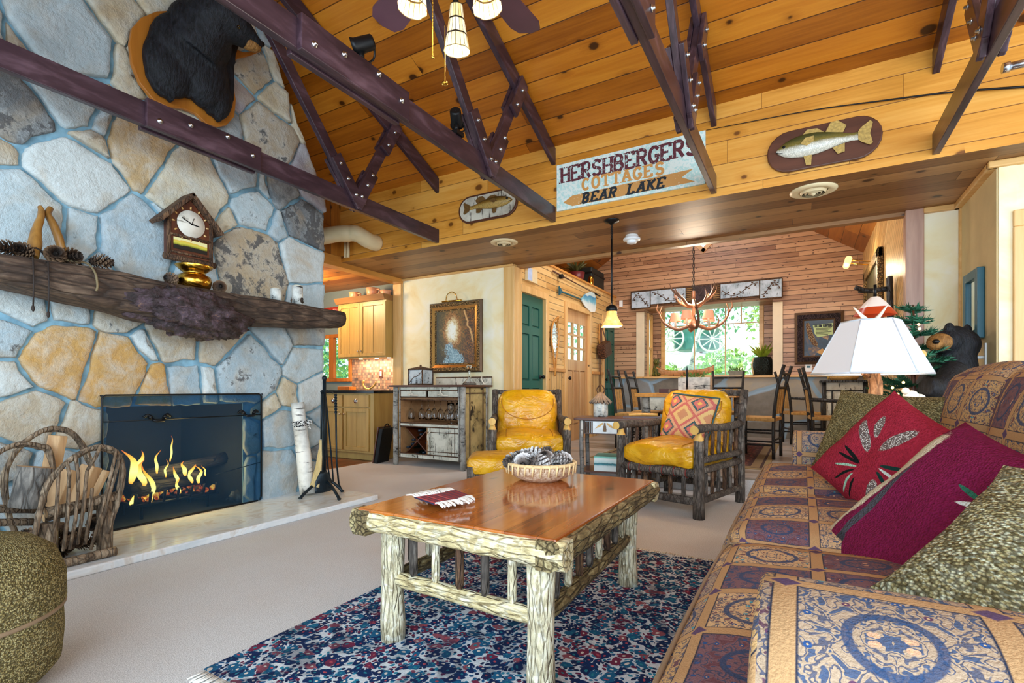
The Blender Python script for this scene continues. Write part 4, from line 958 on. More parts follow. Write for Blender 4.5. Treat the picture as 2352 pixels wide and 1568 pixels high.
# ------------------------------------------------------------------ birch log with a bow
a = onz(707, 1135, HE); a.x = max(a.x, XF+0.12); tp_ = onx(683, 927, XF+0.085); t = thing('birch_log', 'white birch log with gingham bow leaning on the stone by the tools', 'log', a)
d = (a-CAMP).dot(FV)/FPX; rd = 14*d; ax = (tp_-a); b = MB(); P = [a+ax*(i/10)+Vector((0, 0, rd*0.2)) for i in range(11)]; b.tube(P, [rd*(1.25-0.25*i/10) for i in range(11)], 14, rough=0.05, capmi=1); b.build('trunk', [birch('birch_log_bark', '#ecebe4', '#a9a7a0', '#3a3532', 0.7), M['wax']], t, world=True)
def gingham():
    m = MT('gingham', 0.8); m.base(m.ramp(m.vor(m.co(), 90), [(0.3, '#0e0f12'), (0.55, '#dcdcd8')], 'CONSTANT')); return m.m
M['gingham'] = gingham(); c = a+ax*0.78; b = MB(); b.tube([c-ax.normalized()*0.025, c+ax.normalized()*0.025], rd*1.14, 14, caps=False)
for sg in (-1, 1): b.ball(c+Vector((0.05, sg*0.035+0.03, 0.01)), (0.012, 0.032, 0.022), 10, 6); b.prism([c+Vector((0.05, 0.03, 0)), c+Vector((0.05, 0.03+sg*0.03, -0.05)), c+Vector((0.05, 0.045+sg*0.04, -0.045))], (0.004, 0, 0))
b.build('bow', M['gingham'], t, world=True)

# ------------------------------------------------------------------ fire tools on a stand
M['tooliron'] = plain('blue_black_iron', '#1c2a33', 0.4, 0.5, 0.25, 25, bump=0.2)
c = onz(745, 1132, HE); d = (c-CAMP).dot(FV)/FPX
def fp(px, py, dx=0.0): return onx(px, py, c.x+dx)
t = thing('fire_tool_stand', 'black wrought iron fireplace tool stand with tripod feet on the hearth', 'tool stand', c)
b = MB(); b.tube([c+Vector((0, 0, 0.10)), fp(745, 872)], 0.016, 8); b.ball(fp(745, 868), 0.022, 8, 6); b.tube(smooth_path([fp(765, 902), fp(745, 896), fp(737, 900)], 4), 0.009, 6); b.build('pole', M['tooliron'], t, world=True)
for px, py in ((690, 1144), (779, 1146), (786, 1128)):
    e = onz(px, py, HE+0.012); b = MB(); b.tube(smooth_path([c+Vector((0, 0, 0.13)), c+(e-c)*0.45+Vector((0, 0, 0.09)), c+(e-c)*0.85+Vector((0, 0, 0.03)), e], 5), 0.013, 7); b.ball(e+Vector((0, 0, 0.002)), (0.018, 0.018, 0.011), 8, 5); b.build('leg', M['tooliron'], t, world=True)
t = thing('fire_shovel', 'blue-black fireplace shovel hanging on the tool stand', 'shovel', fp(742, 1100, 0.06))
b = MB(); b.tube([fp(741, 905, 0.05), fp(742, 1088, 0.06)], 0.009, 8); b.build('handle', M['tooliron'], t, world=True)
b = MB(); y0, y1 = fp(722, 1110, .06).y, fp(760, 1110, .06).y; z1, z0 = fp(742, 1080, .06).z, fp(742, 1129, .06).z; ym = (y0+y1)/2
b.grid(lambda u, v: Vector((c.x+0.065+0.02*math.cos((u-0.5)*PI), lerp(lerp(ym-0.03, ym+0.03, u), lerp(y0, y1, u), min(1, v*2.0)), lerp(z1, z0, v)-0.01*math.cos((u-0.5)*PI)*(v < 0.2))), 10, 8); b.build('scoop', M['tooliron'], t, world=True, solid=0.004)
t = thing('hearth_broom', 'straw hearth broom hanging on the left of the tool stand', 'broom', fp(735, 1060, 0.03))
b = MB(); b.tube([fp(739, 900, .02), fp(738, 1008, .03)], 0.009, 8); b.build('handle', M['tooliron'], t, world=True)
b = MB(); M['straw'] = wood('straw', '#e2cc98', '#b79b62', 0.8, 'Z', 2.0, 40, 0, 0.8)
b.tube([fp(738, 1010, .03), fp(737, 1030, .03), fp(732, 1070, .03), fp(726, 1105, .03), fp(722, 1118, .03)], [0.022, 0.024, 0.035, 0.05, 0.055], 12, flat=0.5); b.build('bristle_head', M['straw'], t, world=True)
t = thing('fire_poker', 'twisted iron poker hanging on the right of the tool stand', 'poker', fp(772, 1000, .02))
b = MB(); b.tube([fp(771, 905, .02), fp(773, 1060, .02), fp(778, 1110, .02)], 0.008, 8); b.tube(smooth_path([fp(778, 1110, .02), fp(786, 1128, .03), fp(781, 1120, .05)], 4), 0.007, 6); b.build('shaft', M['tooliron'], t, world=True)
b = MB(); 
for s_ in (0, PI): b.tube([fp(771, 905, .02).lerp(fp(771.5, 950, .02), i/24)+Vector((0.008*math.cos(i*0.9+s_), 0.008*math.sin(i*0.9+s_), 0)) for i in range(25)], 0.006, 6)
b.build('twisted_grip', M['tooliron'], t, world=True)
t = thing('fire_tongs', 'black iron log tongs hanging behind the shovel', 'tongs', fp(752, 1000, -.03))
b = MB()
for sg in (-1, 1): b.tube(smooth_path([fp(748, 910, -.03), fp(752+sg*3, 980, -.03), fp(757+sg*5, 1060, -.03), fp(763+sg*3, 1110, -.03)], 4), 0.007, 6)
b.build('arm', M['tooliron'], t, world=True)
# loose rock by the screen
p = onz(551, 1160, HE); p.x = XF-0.1; q = onx(552, 1140, XF-0.08); b = MB(); b.ball((XF-0.08, q.y, HE+0.05), (0.05, 0.09, 0.055), 10, 7, lump=0.5, seed=4); tag(b.build('rock', M['stone']), 'pale loose rock behind the fire screen at its right end', 'rock')

# ------------------------------------------------------------------ bentwood log rack with firewood
M['bent'] = bark('bent_twig', '#3a2e24', '#7d6750', '#b8a58c', 1.6); M['split'] = wood('split_firewood', '#dcb88a', '#9c6c3e', 0.7, 'Z', 1.2, 22, 0, 0.6)
M['greybark'] = bark('grey_firewood_bark', '#3b3a39', '#716c66', '#a39c92', 0.9)
nx_, fx_ = onz(262, 1272, HE).x+0.02, XF+0.22
rk = thing('log_rack', 'bentwood twig firewood rack with arched sides at the left end of the hearth', 'log rack', (nx_, onx(190, 1250, nx_).y, HE))
def arch(x, pts, name='arch', r=0.013):
    b = MB(); P = smooth_path([Vector((x, onx(px, py, x).y, max(HE+r, onx(px, py, x).z))) for px, py in pts], 5); b.tube(P, r, 9, rough=0.12, seed=len(P)); 
    P2 = [p+Vector((-0.022, 0.006*math.sin(i*0.4), -0.012)) for i, p in enumerate(P)]; b.tube(P2, r*0.85, 8, rough=0.12, seed=3); b.build(name, M['bent'], rk, world=True)
arch(nx_, [(78, 1240), (90, 1180), (112, 1110), (150, 1065), (185, 1040), (222, 1026), (255, 1030), (275, 1050), (283, 1088), (274, 1140), (258, 1190), (246, 1225)])
arch(fx_, [(40, 1232), (20, 1180), (12, 1110), (18, 1070), (45, 1025), (85, 995), (120, 983), (160, 990), (190, 1020), (205, 1050), (213, 1080), (214, 1150)])
arch((nx_+fx_)/2-0.02, [(-30, 1250), (-35, 1120), (-20, 1060), (15, 1028), (55, 1018), (95, 1024), (115, 1036), (130, 1120), (133, 1220)], r=0.011)
for k, (pa, pb) in enumerate([((232, 1022), (200, 1080)), ((200, 1080), (178, 1250)), ((268, 1032), (208, 1262)), ((278, 1042), (215, 1240)), ((173, 1045), (180, 1130)), ((180, 1130), (160, 1262)), ((154, 1060), (158, 1120)), ((158, 1120), (145, 1265)), ((212, 1120), (195, 1250)), ((135, 1085), (118, 1262)), ((255, 1120), (222, 1230))]):
    b = MB(); a = onx(*pa, nx_+0.02); c = onx(*pb, nx_+0.012); c.z = max(c.z, HE+0.01); b.tube([a, (a+c)/2+Vector((0, 0.006, 0)), c], [0.008, 0.009, 0.008], 7, rough=0.1, seed=k); b.build('spindle', M['bent'], rk, world=True)
for k, (pa, pb, x, r) in enumerate([((105, 1178), (272, 1138), nx_-0.02, 0.026), ((100, 1190), (270, 1152), nx_-0.055, 0.02), ((121, 1285), (266, 1225), nx_+0.015, 0.024), ((-20, 1168), (80, 1170), fx_+0.06, 0.022), ((-20, 1200), (75, 1198), fx_+0.10, 0.02)]):
    a = onx(*pa, x); c = onx(*pb, x); 
    if k == 2: a.z = c.z = HE+0.026
    b = MB(); b.tube([a.lerp(c, i/6) for i in range(7)], r, 10, rough=0.12, seed=k, capmi=1); b.build('rail', [M['bent'], M['split']], rk, world=True)
for px, pt, pb in ((112, 1200, 1275), (240, 1150, 1225)):
    a = onx(px, pt, nx_-0.03); c = onx(px, pb, nx_-0.03); b = MB(); b.tube([(a.x, a.y, HE+0.001), (a.x, a.y, a.z)], 0.036, 12, rough=0.08); b.build('post', M['bent'], rk, world=True)
def firelog(lbl, x, pa, pb, r, mat, k, tri=False):
    a = onx(*pa, x); c = onx(*pb, x); b = MB(); c.z = max(c.z, HE+0.03+r*0.5)
    if tri:
        ax = (a-c).normalized(); s1 = ax.cross(Vector((1, 0, 0))).normalized(); s2 = ax.cross(s1)
        b.prism([c+s1*r, c+s1*r*0.5+s2*r*0.9, c-s1*r*0.7+s2*r*0.6, c-s1*r, c-s2*r*0.5], a-c)
        o = b.build('firewood', mat, None, bevel=0.006)
    else:
        b.tube([c.lerp(a, i/6) for i in range(7)], r, 12, rough=0.14, seed=k, capmi=1); o = b.build('firewood', [mat, M['split']])
    tag(o, lbl, 'firewood', 'firewood in the rack')
xm = (nx_+fx_)/2
firelog('upright split firewood with a knot, tallest in the rack', xm-0.08, (134, 1000), (117, 1085), 0.045, M['split'], 1, True)
firelog('grey bark log on the left of the rack', xm-0.02, (85, 1072), (62, 1165), 0.075, M['greybark'], 2)
firelog('wide brown split log in the middle of the rack', xm+0.02, (160, 1078), (125, 1165), 0.06, M['split'], 3, True)
firelog('pale split log leaning right in the rack', xm+0.02, (212, 1070), (172, 1155), 0.055, M['split'], 4, True)
firelog('thin split stick at the right of the rack', xm+0.05, (245, 1080), (205, 1160), 0.022, M['split'], 5, True)
rr = random.Random(9)
for k in range(26):
    y = lerp(onx(60, 1200, xm).y, onx(235, 1200, xm).y, rr.random()); lv = k % 3
    cone(Vector((lerp(fx_+0.08, nx_-0.09, rr.random()), y, HE+0.04+lv*0.055)), 1.05, (rr.uniform(0, 3), rr.uniform(0, 3), rr.uniform(0, 6)), 'dark pine cone heaped under the firewood in the rack', 'pine cones in the log rack')
# ================================================================== roof trusses
def stain():
    m = MT('plum_brown_stain', 0.3); v = m.co(); n = m.noise(m.map(v, (30, 3, 12)), 1, 4, 0.6, 0.4)
    m.base(m.ramp(n, [(0.3, '#241820'), (0.55, '#412e36'), (0.75, '#644c56')])); m.bump(n, 0.15, 0.003); return m.m
M['stain'] = stain()
CB, CH, TH = 2.547, 0.145, 0.042
def zr(y): return ZH+SL*(YH-y) if y > YR else ZH+SL*(YH-(2*YR-y))
def bolt(b, x, y, z, sg):
    b.lathe([(0, 0.018), (0.008, 0.017), (0.009, 0.007), (0.017, 0.005), (0.017, 0), (0, 0)], (x, y, z), 8, Matrix.Rotation(sg*PI/2, 4, 'Y'))
def truss():
    """bolted timber truss standing in the y-z plane, foot of the visible side at y = YH"""
    t = thing('roof_truss', '', 'roof truss', (0, YR, CB))
    def up(b, name='m', mat=None, **k): return b.build(name, mat or M['stain'], t, world=True, bevel=0.004, **k)
    for y0, y1 in ((-0.55, YR), (YR, YH)):
        b = MB(); b.box((-TH/2, y0, CB), (TH/2, y1, CB+CH)); up(b, 'bottom_chord')
    for sg in (1, -1):
        m = lambda y: y if sg > 0 else 2*YR-y
        b = MB(); dz = 0.155
        P = [(-TH/2, m(YH), zr(YH)-0.02), (-TH/2, m(YR), zr(YR)-0.02), (-TH/2, m(YR), zr(YR)-dz-0.03), (-TH/2, m(YH), zr(YH)-dz-0.02)]; b.prism(P, (TH, 0, 0)); up(b, 'rafter')
        N = Vector((0, m(3.23), CB+CH*0.5)); Rg = Vector((0, m(YR+0.06), zr(YR)-0.22)); Sh = Vector((0, m(3.70), zr(3.70)-0.12))
        for q, nm in ((Rg, 'long_web'), (Sh, 'short_web')):
            d = (q-N).normalized(); b = MB(); b.beam(N+d*0.02, q, TH, 0.095, up=(1, 0, 0) if False else d.cross(Vector((1, 0, 0)))); up(b, nm)
            L = 0.40 if nm == 'long_web' else 0.36
            for sx_ in (-1, 1):
                off = Vector((sx_*(TH/2+(0.016 if nm == 'long_web' else 0.0185)), 0, 0)); b = MB(); b.beam(N-d*0.05+off, N+d*L+off, 0.03, 0.115, up=d.cross(Vector((1, 0, 0)))); g = up(b, 'gusset_plate')
                for f in (0.06, 0.2, 0.33):
                    b = MB(); p = N+d*f+Vector((sx_*(TH/2+0.031), 0, 0)); bolt(b, p.x, p.y, p.z, sx_); b.build('bolt', M['steel'], g, world=True)
            if nm == 'short_web':
                for sx_ in (-1, 1):
                    off = Vector((sx_*(TH/2+0.016), 0, 0)); b = MB(); b.beam(q-d*0.30+off, q+d*0.08+off, 0.03, 0.115, up=d.cross(Vector((1, 0, 0)))); g = up(b, 'gusset_plate')
                    for f in (0.04, 0.22): b = MB(); p = q-d*f+Vector((sx_*(TH/2+0.031), 0, 0)); bolt(b, p.x, p.y, p.z, sx_); b.build('bolt', M['steel'], g, world=True)
    for sx_ in (-1, 1):
        b = MB(); x = sx_*(TH/2+0.017); b.box((x-0.017, YR-0.37, CB-0.012), (x+0.017, YR+0.37, CB+CH+0.012)); g = up(b, 'splice_plate')
        for dy in (-0.30, -0.12, 0.12, 0.30):
            for dz in ((0.045, 0.10) if abs(dy) > 0.2 else (0.10, 0.045))[:1]+((0.10,) if False else ()):
                b = MB(); bolt(b, x+sx_*0.017, YR+dy, CB+dz+(0.03 if dy > 0 else 0), sx_); b.build('bolt', M['steel'], g, world=True)
    return t
TX = (-3.445, -2.057, -0.628, 0.778); T0 = truss()
TL = ['dark bolted timber truss nearest the stone fireplace', 'dark bolted truss crossing in front of the bear trophy and carrying the spotlights', 'dark bolted truss whose end covers part of the painted sign', 'dark bolted truss right of the big fish plaque']
for k, x in enumerate(TX):
    o = T0 if k == 0 else copy_tree(T0); o['label'] = TL[k]; o['group'] = 'roof trusses'; o.location = (x, YR, CB)

# ------------------------------------------------------------------ ceiling fan with stained glass shades
HX, HY_ = -1.21, 1.64
fan = thing('ceiling_fan', 'dark bladed ceiling fan with stained glass lamp shades and pull chains', 'ceiling fan', (HX, HY_, 2.75))
M['blade'] = plain('plum_fan_blade', '#553845', 0.3, 0, 0.12, 6)
b = MB(); b.lathe([(0, 0.16), (0.07, 0.16), (0.11, 0.12), (0.12, 0.03), (0.09, -0.03), (0.05, -0.08), (0.05, -0.14), (0, -0.15)], (0, 0, 0), 24); b.build('motor', M['black_iron'], fan)
b = MB(); b.tube([(0, 0, 0.15), (0, 0, zr(HY_)-2.75-0.02)], 0.018, 10); b.lathe([(0.07, zr(HY_)-2.80), (0.02, zr(HY_)-2.90)], (0, 0, 0), 16); b.build('down_rod', M['black_iron'], fan)
tipL, tipR = ond(900, 62, 2.50), ond(1205, 78, 2.55)
a0 = math.atan2(1.87-HY_, -1.76-HX); a1 = math.atan2(2.24-HY_, -1.21-HX)
for k in range(5):
    a = (a0+a1)/2+(k-0.5)*2*PI/5; b = MB(); Mx = RZ(a) @ Matrix.Rotation(0.2, 4, 'X'); pts = [(0.16, -0.055), (0.22, -0.065), (0.56, -0.082), (0.61, -0.06), (0.625, 0), (0.61, 0.06), (0.56, 0.082), (0.22, 0.065), (0.16, 0.055)]
    b.prism([Mx @ Vector((x, y, 0.0)) for x, y in pts], Mx.to_3x3() @ Vector((0, 0, 0.008))); bl = b.build('blade', M['blade'], fan)
    b = MB(); b.beam(Mx @ Vector((0.09, 0, 0.0)), Mx @ Vector((0.24, 0, 0.0)), 0.04, 0.012, up=Mx.to_3x3() @ Vector((0, 0, 1))); b.build('blade_bracket', M['black_iron'], bl)
def tiffany(rough=0.3):
    m = MT('stained_glass', rough); g = m.sep(m.co('UV')); bx = m.ma('FRACT', m.ma('MULTIPLY', g[0], 16)); by = m.ma('FRACT', m.ma('MULTIPLY', g[1], 3.0)); e = m.ma('MINIMUM', m.ma('MINIMUM', bx, m.ma('SUBTRACT', 1.0, bx)), m.ma('MINIMUM', by, m.ma('SUBTRACT', 1.0, by)))
    rnd = m.wn(m.comb(m.ma('FLOOR', m.ma('MULTIPLY', g[0], 16)), m.ma('FLOOR', m.ma('MULTIPLY', g[1], 3.0)), 0)); c = m.ramp(rnd, [(0, '#fff3d2'), (0.5, '#f6dfae'), (0.8, '#e9c27c'), (1, '#cfd4d8')])
    ld = m.rng(e, 0.04, 0.09, 1, 0); m.base(m.mix(ld, c, '#17130e')); m.set('Emission Color', m.mix(ld, c, '#000000')); m.set('Emission Strength', 0.12); return m.m
M['tiffany'] = tiffany()
ad = math.atan2(0.868, -0.496)
for k in range(3):
    a = ad+k*2*PI/3; c = Vector((math.cos(a)*0.125, math.sin(a)*0.125, 0)); b = MB(); til = Matrix.Translation(c) @ RZ(a) @ Matrix.Rotation(-0.12, 4, 'Y')
    b.grid(lambda u, v: til @ Vector((math.cos(2*PI*u)*lerp(0.026, 0.056, v**1.2)*(1+0.05*math.cos(16*PI*u)), math.sin(2*PI*u)*lerp(0.026, 0.056, v**1.2), lerp(-0.15, -0.335, v))), 32, 6, (1, 1)); sh = b.build('lamp_shade', M['tiffany'], fan)
    b = MB(); b.tube(smooth_path([(0, 0, -0.12), tuple(c*0.6+Vector((0, 0, -0.10))), tuple(c+Vector((0, 0, -0.15)))], 4), 0.012, 8); b.build('arm', M['black_iron'], sh)
    q = til @ Vector((0, 0, -0.27)); b = MB(); b.ball(q, 0.022, 10, 8); b.build('bulb', glow('warm_bulb', '#ffdc9a', 1.2) if k == 0 else D.materials['warm_bulb'], sh)
    point('fan_light', Vector((HX, HY_, 2.75))+(til @ Vector((0, 0, -0.38))), 2.5, (1, 0.85, 0.6), 0.04)
cz = fan.location.z
for px, ya, yb, disc in ((994, -60, 132, 0), (1022, 60, 192, 1)):
    dpt = 2.02 if not disc else 2.13; p = ond(px, ya, dpt)-fan.location; q = ond(px, yb, dpt)-fan.location; b = MB(); n = 60
    for i in range(n): b.ball(p.lerp(q, i/(n-1)), 0.0023, 6, 4)
    b.tube([p, q], 0.0012, 5)
    if disc: b.lathe([(0, -0.006), (0.013, -0.004), (0.013, 0.004), (0, 0.006)], q, 16)
    else: b.ball(q, 0.006, 8, 6)
    b.build('pull_chain', M['brass'], fan)

# ------------------------------------------------------------------ spotlights clipped on the second truss
for k, (px, py) in enumerate(((812, 118), (1032, 283))):
    p = onx(px, py, TX[1]-0.06); p.z = CB+CH; b0 = p; t = thing('spotlight', ['black clip-on spotlight nearest the bear trophy, on top of a truss', 'black clip-on spotlight above the trout plaque, on the same truss'][k], 'spotlight', (TX[1], p.y, CB+CH), group='truss spotlights')
    b = MB(); b.box((-0.035, -0.04, 0.001), (0.035, 0.04, 0.03)); b.tube([(0, 0, 0.03), (0, 0, 0.09)], 0.016, 8); b.build('clamp', M['black_iron'], t)
    ang = (2.2, 0.5)[k]; Mx = Matrix.Translation((0, 0, 0.12)) @ RZ(ang) @ Matrix.Rotation(-0.35, 4, 'X'); b = MB(); b.tube([Mx @ Vector((0, y, 0)) for y in (-0.07, -0.06, 0.03, 0.05, 0.05, 0.035)], [0.028, 0.038, 0.042, 0.05, 0.045, 0.038], 14, caps=True); b.build('lamp_can', M['black_iron'], t)
    b = MB(); b.tube(smooth_path([(0, 0.02, 0.03), (0.02, 0.07, 0.08), tuple(Mx @ Vector((0, -0.07, 0)))], 5), 0.006, 6); b.build('cable', M['black_iron'], t)

# ------------------------------------------------------------------ lettering
def arc(cx_, cy_, rx, ry, a0, a1, n=9): return [(cx_+rx*math.cos(math.radians(lerp(a0, a1, i/n))), cy_+ry*math.sin(math.radians(lerp(a0, a1, i/n)))) for i in range(n+1)]
GLY = {'H': [[(.1, 0), (.1, 1)], [(.6, 0), (.6, 1)], [(.1, .5), (.6, .5)]], 'E': [[(.1, 0), (.1, 1)], [(.1, 1), (.58, 1)], [(.1, .5), (.45, .5)], [(.1, 0), (.6, 0)], [(.58, 1), (.58, .82)], [(.6, 0), (.6, .2)]],
 'R': [[(.1, 0), (.1, 1)], [(.1, 1), (.35, 1)]+arc(.35, .75, .22, .25, 90, -90)+[(.1, .5)], [(.32, .5), (.6, 0)]], 'S': [arc(.35, .75, .24, .25, 20, 270)+arc(.35, .25, .25, .25, 90, -160)],
 'B': [[(.1, 0), (.1, 1)], [(.1, 1), (.33, 1)]+arc(.33, .76, .21, .24, 90, -90)+[(.1, .52)], [(.33, .52)]+arc(.33, .26, .25, .26, 90, -90)+[(.1, 0)]], 'G': [arc(.37, .5, .29, .5, 40, 330)+[(.62, .42), (.42, .42)]],
 'C': [arc(.37, .5, .28, .5, 45, 315)], 'O': [arc(.36, .5, .28, .5, 0, 360, 18)], 'T': [[(.35, 0), (.35, 1)], [(.05, 1), (.65, 1)], [(.05, 1), (.05, .82)], [(.65, 1), (.65, .82)]], 'A': [[(.05, 0), (.35, 1)], [(.35, 1), (.65, 0)], [(.16, .35), (.54, .35)]],
 'K': [[(.1, 0), (.1, 1)], [(.1, .42), (.6, 1)], [(.28, .58), (.62, 0)]], 'L': [[(.1, 0), (.1, 1)], [(.1, 0), (.58, 0)], [(.58, 0), (.58, .2)]], 'F': [[(.1, 0), (.1, 1)], [(.1, 1), (.58, 1)], [(.1, .5), (.45, .5)]], 'W': [[(.02, 1), (.2, 0)], [(.2, 0), (.36, .8)], [(.36, .8), (.52, 0)], [(.52, 0), (.7, 1)]],
 'M': [[(.08, 0), (.08, 1)], [(.08, 1), (.36, .3)], [(.36, .3), (.64, 1)], [(.64, 1), (.64, 0)]], 'P': [[(.1, 0), (.1, 1)], [(.1, 1), (.35, 1)]+arc(.35, .74, .22, .26, 90, -90)+[(.1, .48)]], 'I': [[(.3, 0), (.3, 1)]], 'N': [[(.1, 0), (.1, 1)], [(.1, 1), (.6, 0)], [(.6, 0), (.6, 1)]], 'D': [[(.1, 0), (.1, 1)], [(.1, 1), (.3, 1)]+arc(.3, .5, .3, .5, 90, -90)+[(.1, 0)]],
 'Y': [[(.05, 1), (.35, .5)], [(.65, 1), (.35, .5)], [(.35, .5), (.35, 0)]], 'U': [[(.1, 1), (.1, .3)]+arc(.35, .28, .25, .28, 180, 360)+[(.6, 1)]], "'": [[(.2, 1), (.16, .8)]]}
SERIF = 'HRBTKLEAFPI'
def letters(b, text, org, u, v, n, hgt, adv, wt, slant=0.0, serif=True, wx=1.0, thick=0.0015):
    """write text from org: u along the line, v up, n off the surface"""
    u, v, n = Vector(u), Vector(v), Vector(n); org = Vector(org); lift = 0
    for i, ch in enumerate(text):
        if ch == ' ': continue
        def P(x, y): return org+u*(i*adv+(x*wx+slant*y)*hgt)+v*(y*hgt)+n*(0.0006+0.00004*(lift % 9))
        for st in GLY[ch]:
            for a, c in zip(st[:-1], st[1:]):
                A, C_ = P(*a), P(*c); d = (C_-A)
                if d.length < 1e-6: continue
                lift += 1
                d.normalize(); s_ = n.cross(d)*wt*(0.5 if abs(d.dot(v)) > 0.5 or len(st) > 3 else 0.36); e = d*wt*0.12
                b.prism([A-e-s_, C_+e-s_, C_+e+s_, A-e+s_], n*thick)
        if serif and ch in SERIF:
            for st in GLY[ch]:
                for (x, y) in (st[0], st[-1]):
                    if y in (0, 1) and len(st) == 2 and abs(st[0][1]-st[1][1]) > 0.9:
                        A = P(x, y); lift += 1; b.prism([A-u*wt*1.1-v*wt*0.18, A+u*wt*1.1-v*wt*0.18, A+u*wt*1.1+v*wt*0.18, A-u*wt*1.1+v*wt*0.18], n*thick)

# ------------------------------------------------------------------ painted sign on the header
tl_, tr_, br_, bl_ = ony(1280, 382, YH), ony(1622, 302, YH), ony(1620, 425, YH), ony(1282, 485, YH)
sx0, sx1 = (tl_.x+bl_.x)/2, (tr_.x+br_.x)/2; sz0, sz1 = (bl_.z+br_.z)/2, (tl_.z+tr_.z)/2; SW, SH = sx1-sx0, sz1-sz0
def worn(name, col, under, amt=0.56):
    m = MT(name, 0.6); n = m.noise(m.co(), 38, 4, 0.7); n2 = m.noise(m.co(), 6, 2); m.base(m.mix(m.rng(m.ma('MULTIPLY_ADD', n2, 0.3, n), amt+0.12, amt+0.16, 0, 1), col, under)); return m.m
sgn = thing('painted_sign', 'weathered pale blue sign reading HERSHBERGERS COTTAGES BEAR LAKE on the header', 'sign', (sx0, YH, sz0))
b = MB(); b.box((sx0, YH-0.022, sz0), (sx1, YH-0.002, sz1)); b.build('board', worn('sign_blue', '#bfe3df', '#e4efe9', 0.5), sgn, world=True)
yf = YH-0.0225; NN = (0, -1, 0)
def S(fx, fz): return (sx0+SW*fx, yf, sz0+SH*fz)
b = MB(); letters(b, 'HERSHBERGERS', S(0.03, 0.60), X3, Z3, NN, SH*0.31, SW*0.0775, SH*0.064, wx=1.05); b.build('lettering', worn('maroon_paint', '#5f2430', '#bfe3df', 0.61), sgn, world=True)
b = MB(); letters(b, 'COTTAGES', S(0.19, 0.345), X3, Z3, NN, SH*0.225, SW*0.072, SH*0.054, wx=1.15); b.build('lettering', worn('ochre_paint', '#d79a52', '#bfe3df', 0.70), sgn, world=True)
b = MB(); A = [(0.05, 0.16), (0.12, 0.275), (0.93, 0.32), (0.86, 0.20), (0.94, 0.07), (0.12, 0.05)]; b.prism([S(x, z) for x, z in A], (0, -0.0006, 0)); b.build('arrow', worn('ochre_arrow', '#cf9752', '#e6dcc0', 0.66), sgn, world=True)
yf -= 0.0008; b = MB(); letters(b, 'BEAR LAKE', S(0.19, 0.075), X3, Z3, NN, SH*0.19, SW*0.064, SH*0.052, slant=0.25, wx=1.15); b.build('lettering', worn('black_paint', '#16222b', '#cf9752', 0.74), sgn, world=True)

# ------------------------------------------------------------------ fish plaques
def stadium(x0, x1, z0, z1, y, n=10, tilt=0.0):
    r = (z1-z0)/2; zc = (z0+z1)/2; P = []
    for i in range(n+1): a = -PI/2+PI*i/n; P.append((x1-r+r*math.cos(a), y, zc+r*math.sin(a)))
    for i in range(n+1): a = PI/2+PI*i/n; P.append((x0+r+r*math.cos(a), y, zc+r*math.sin(a)))
    return P
def fish_mat(name, back, side, belly, spots):
    m = MT(name, 0.3, 0, 0.6); g = m.sep(m.co('Generated')); n = m.noise(m.co(), 30, 3); sc = m.vor(m.co(), 130)
    c = m.ramp(m.ma('MULTIPLY_ADD', n, 0.16, g[2]), [(0.2, belly), (0.48, belly), (0.62, side), (0.85, back)])
    c = m.mix(m.rng(sc, 0.3, 0.6, 0, 0.35), c, back)
    if spots: c = m.mix(m.rng(m.vor(m.co(), 55), 0.16, 0.24, 0.7, 0), c, '#3a2a14')
    m.base(c); return m.m
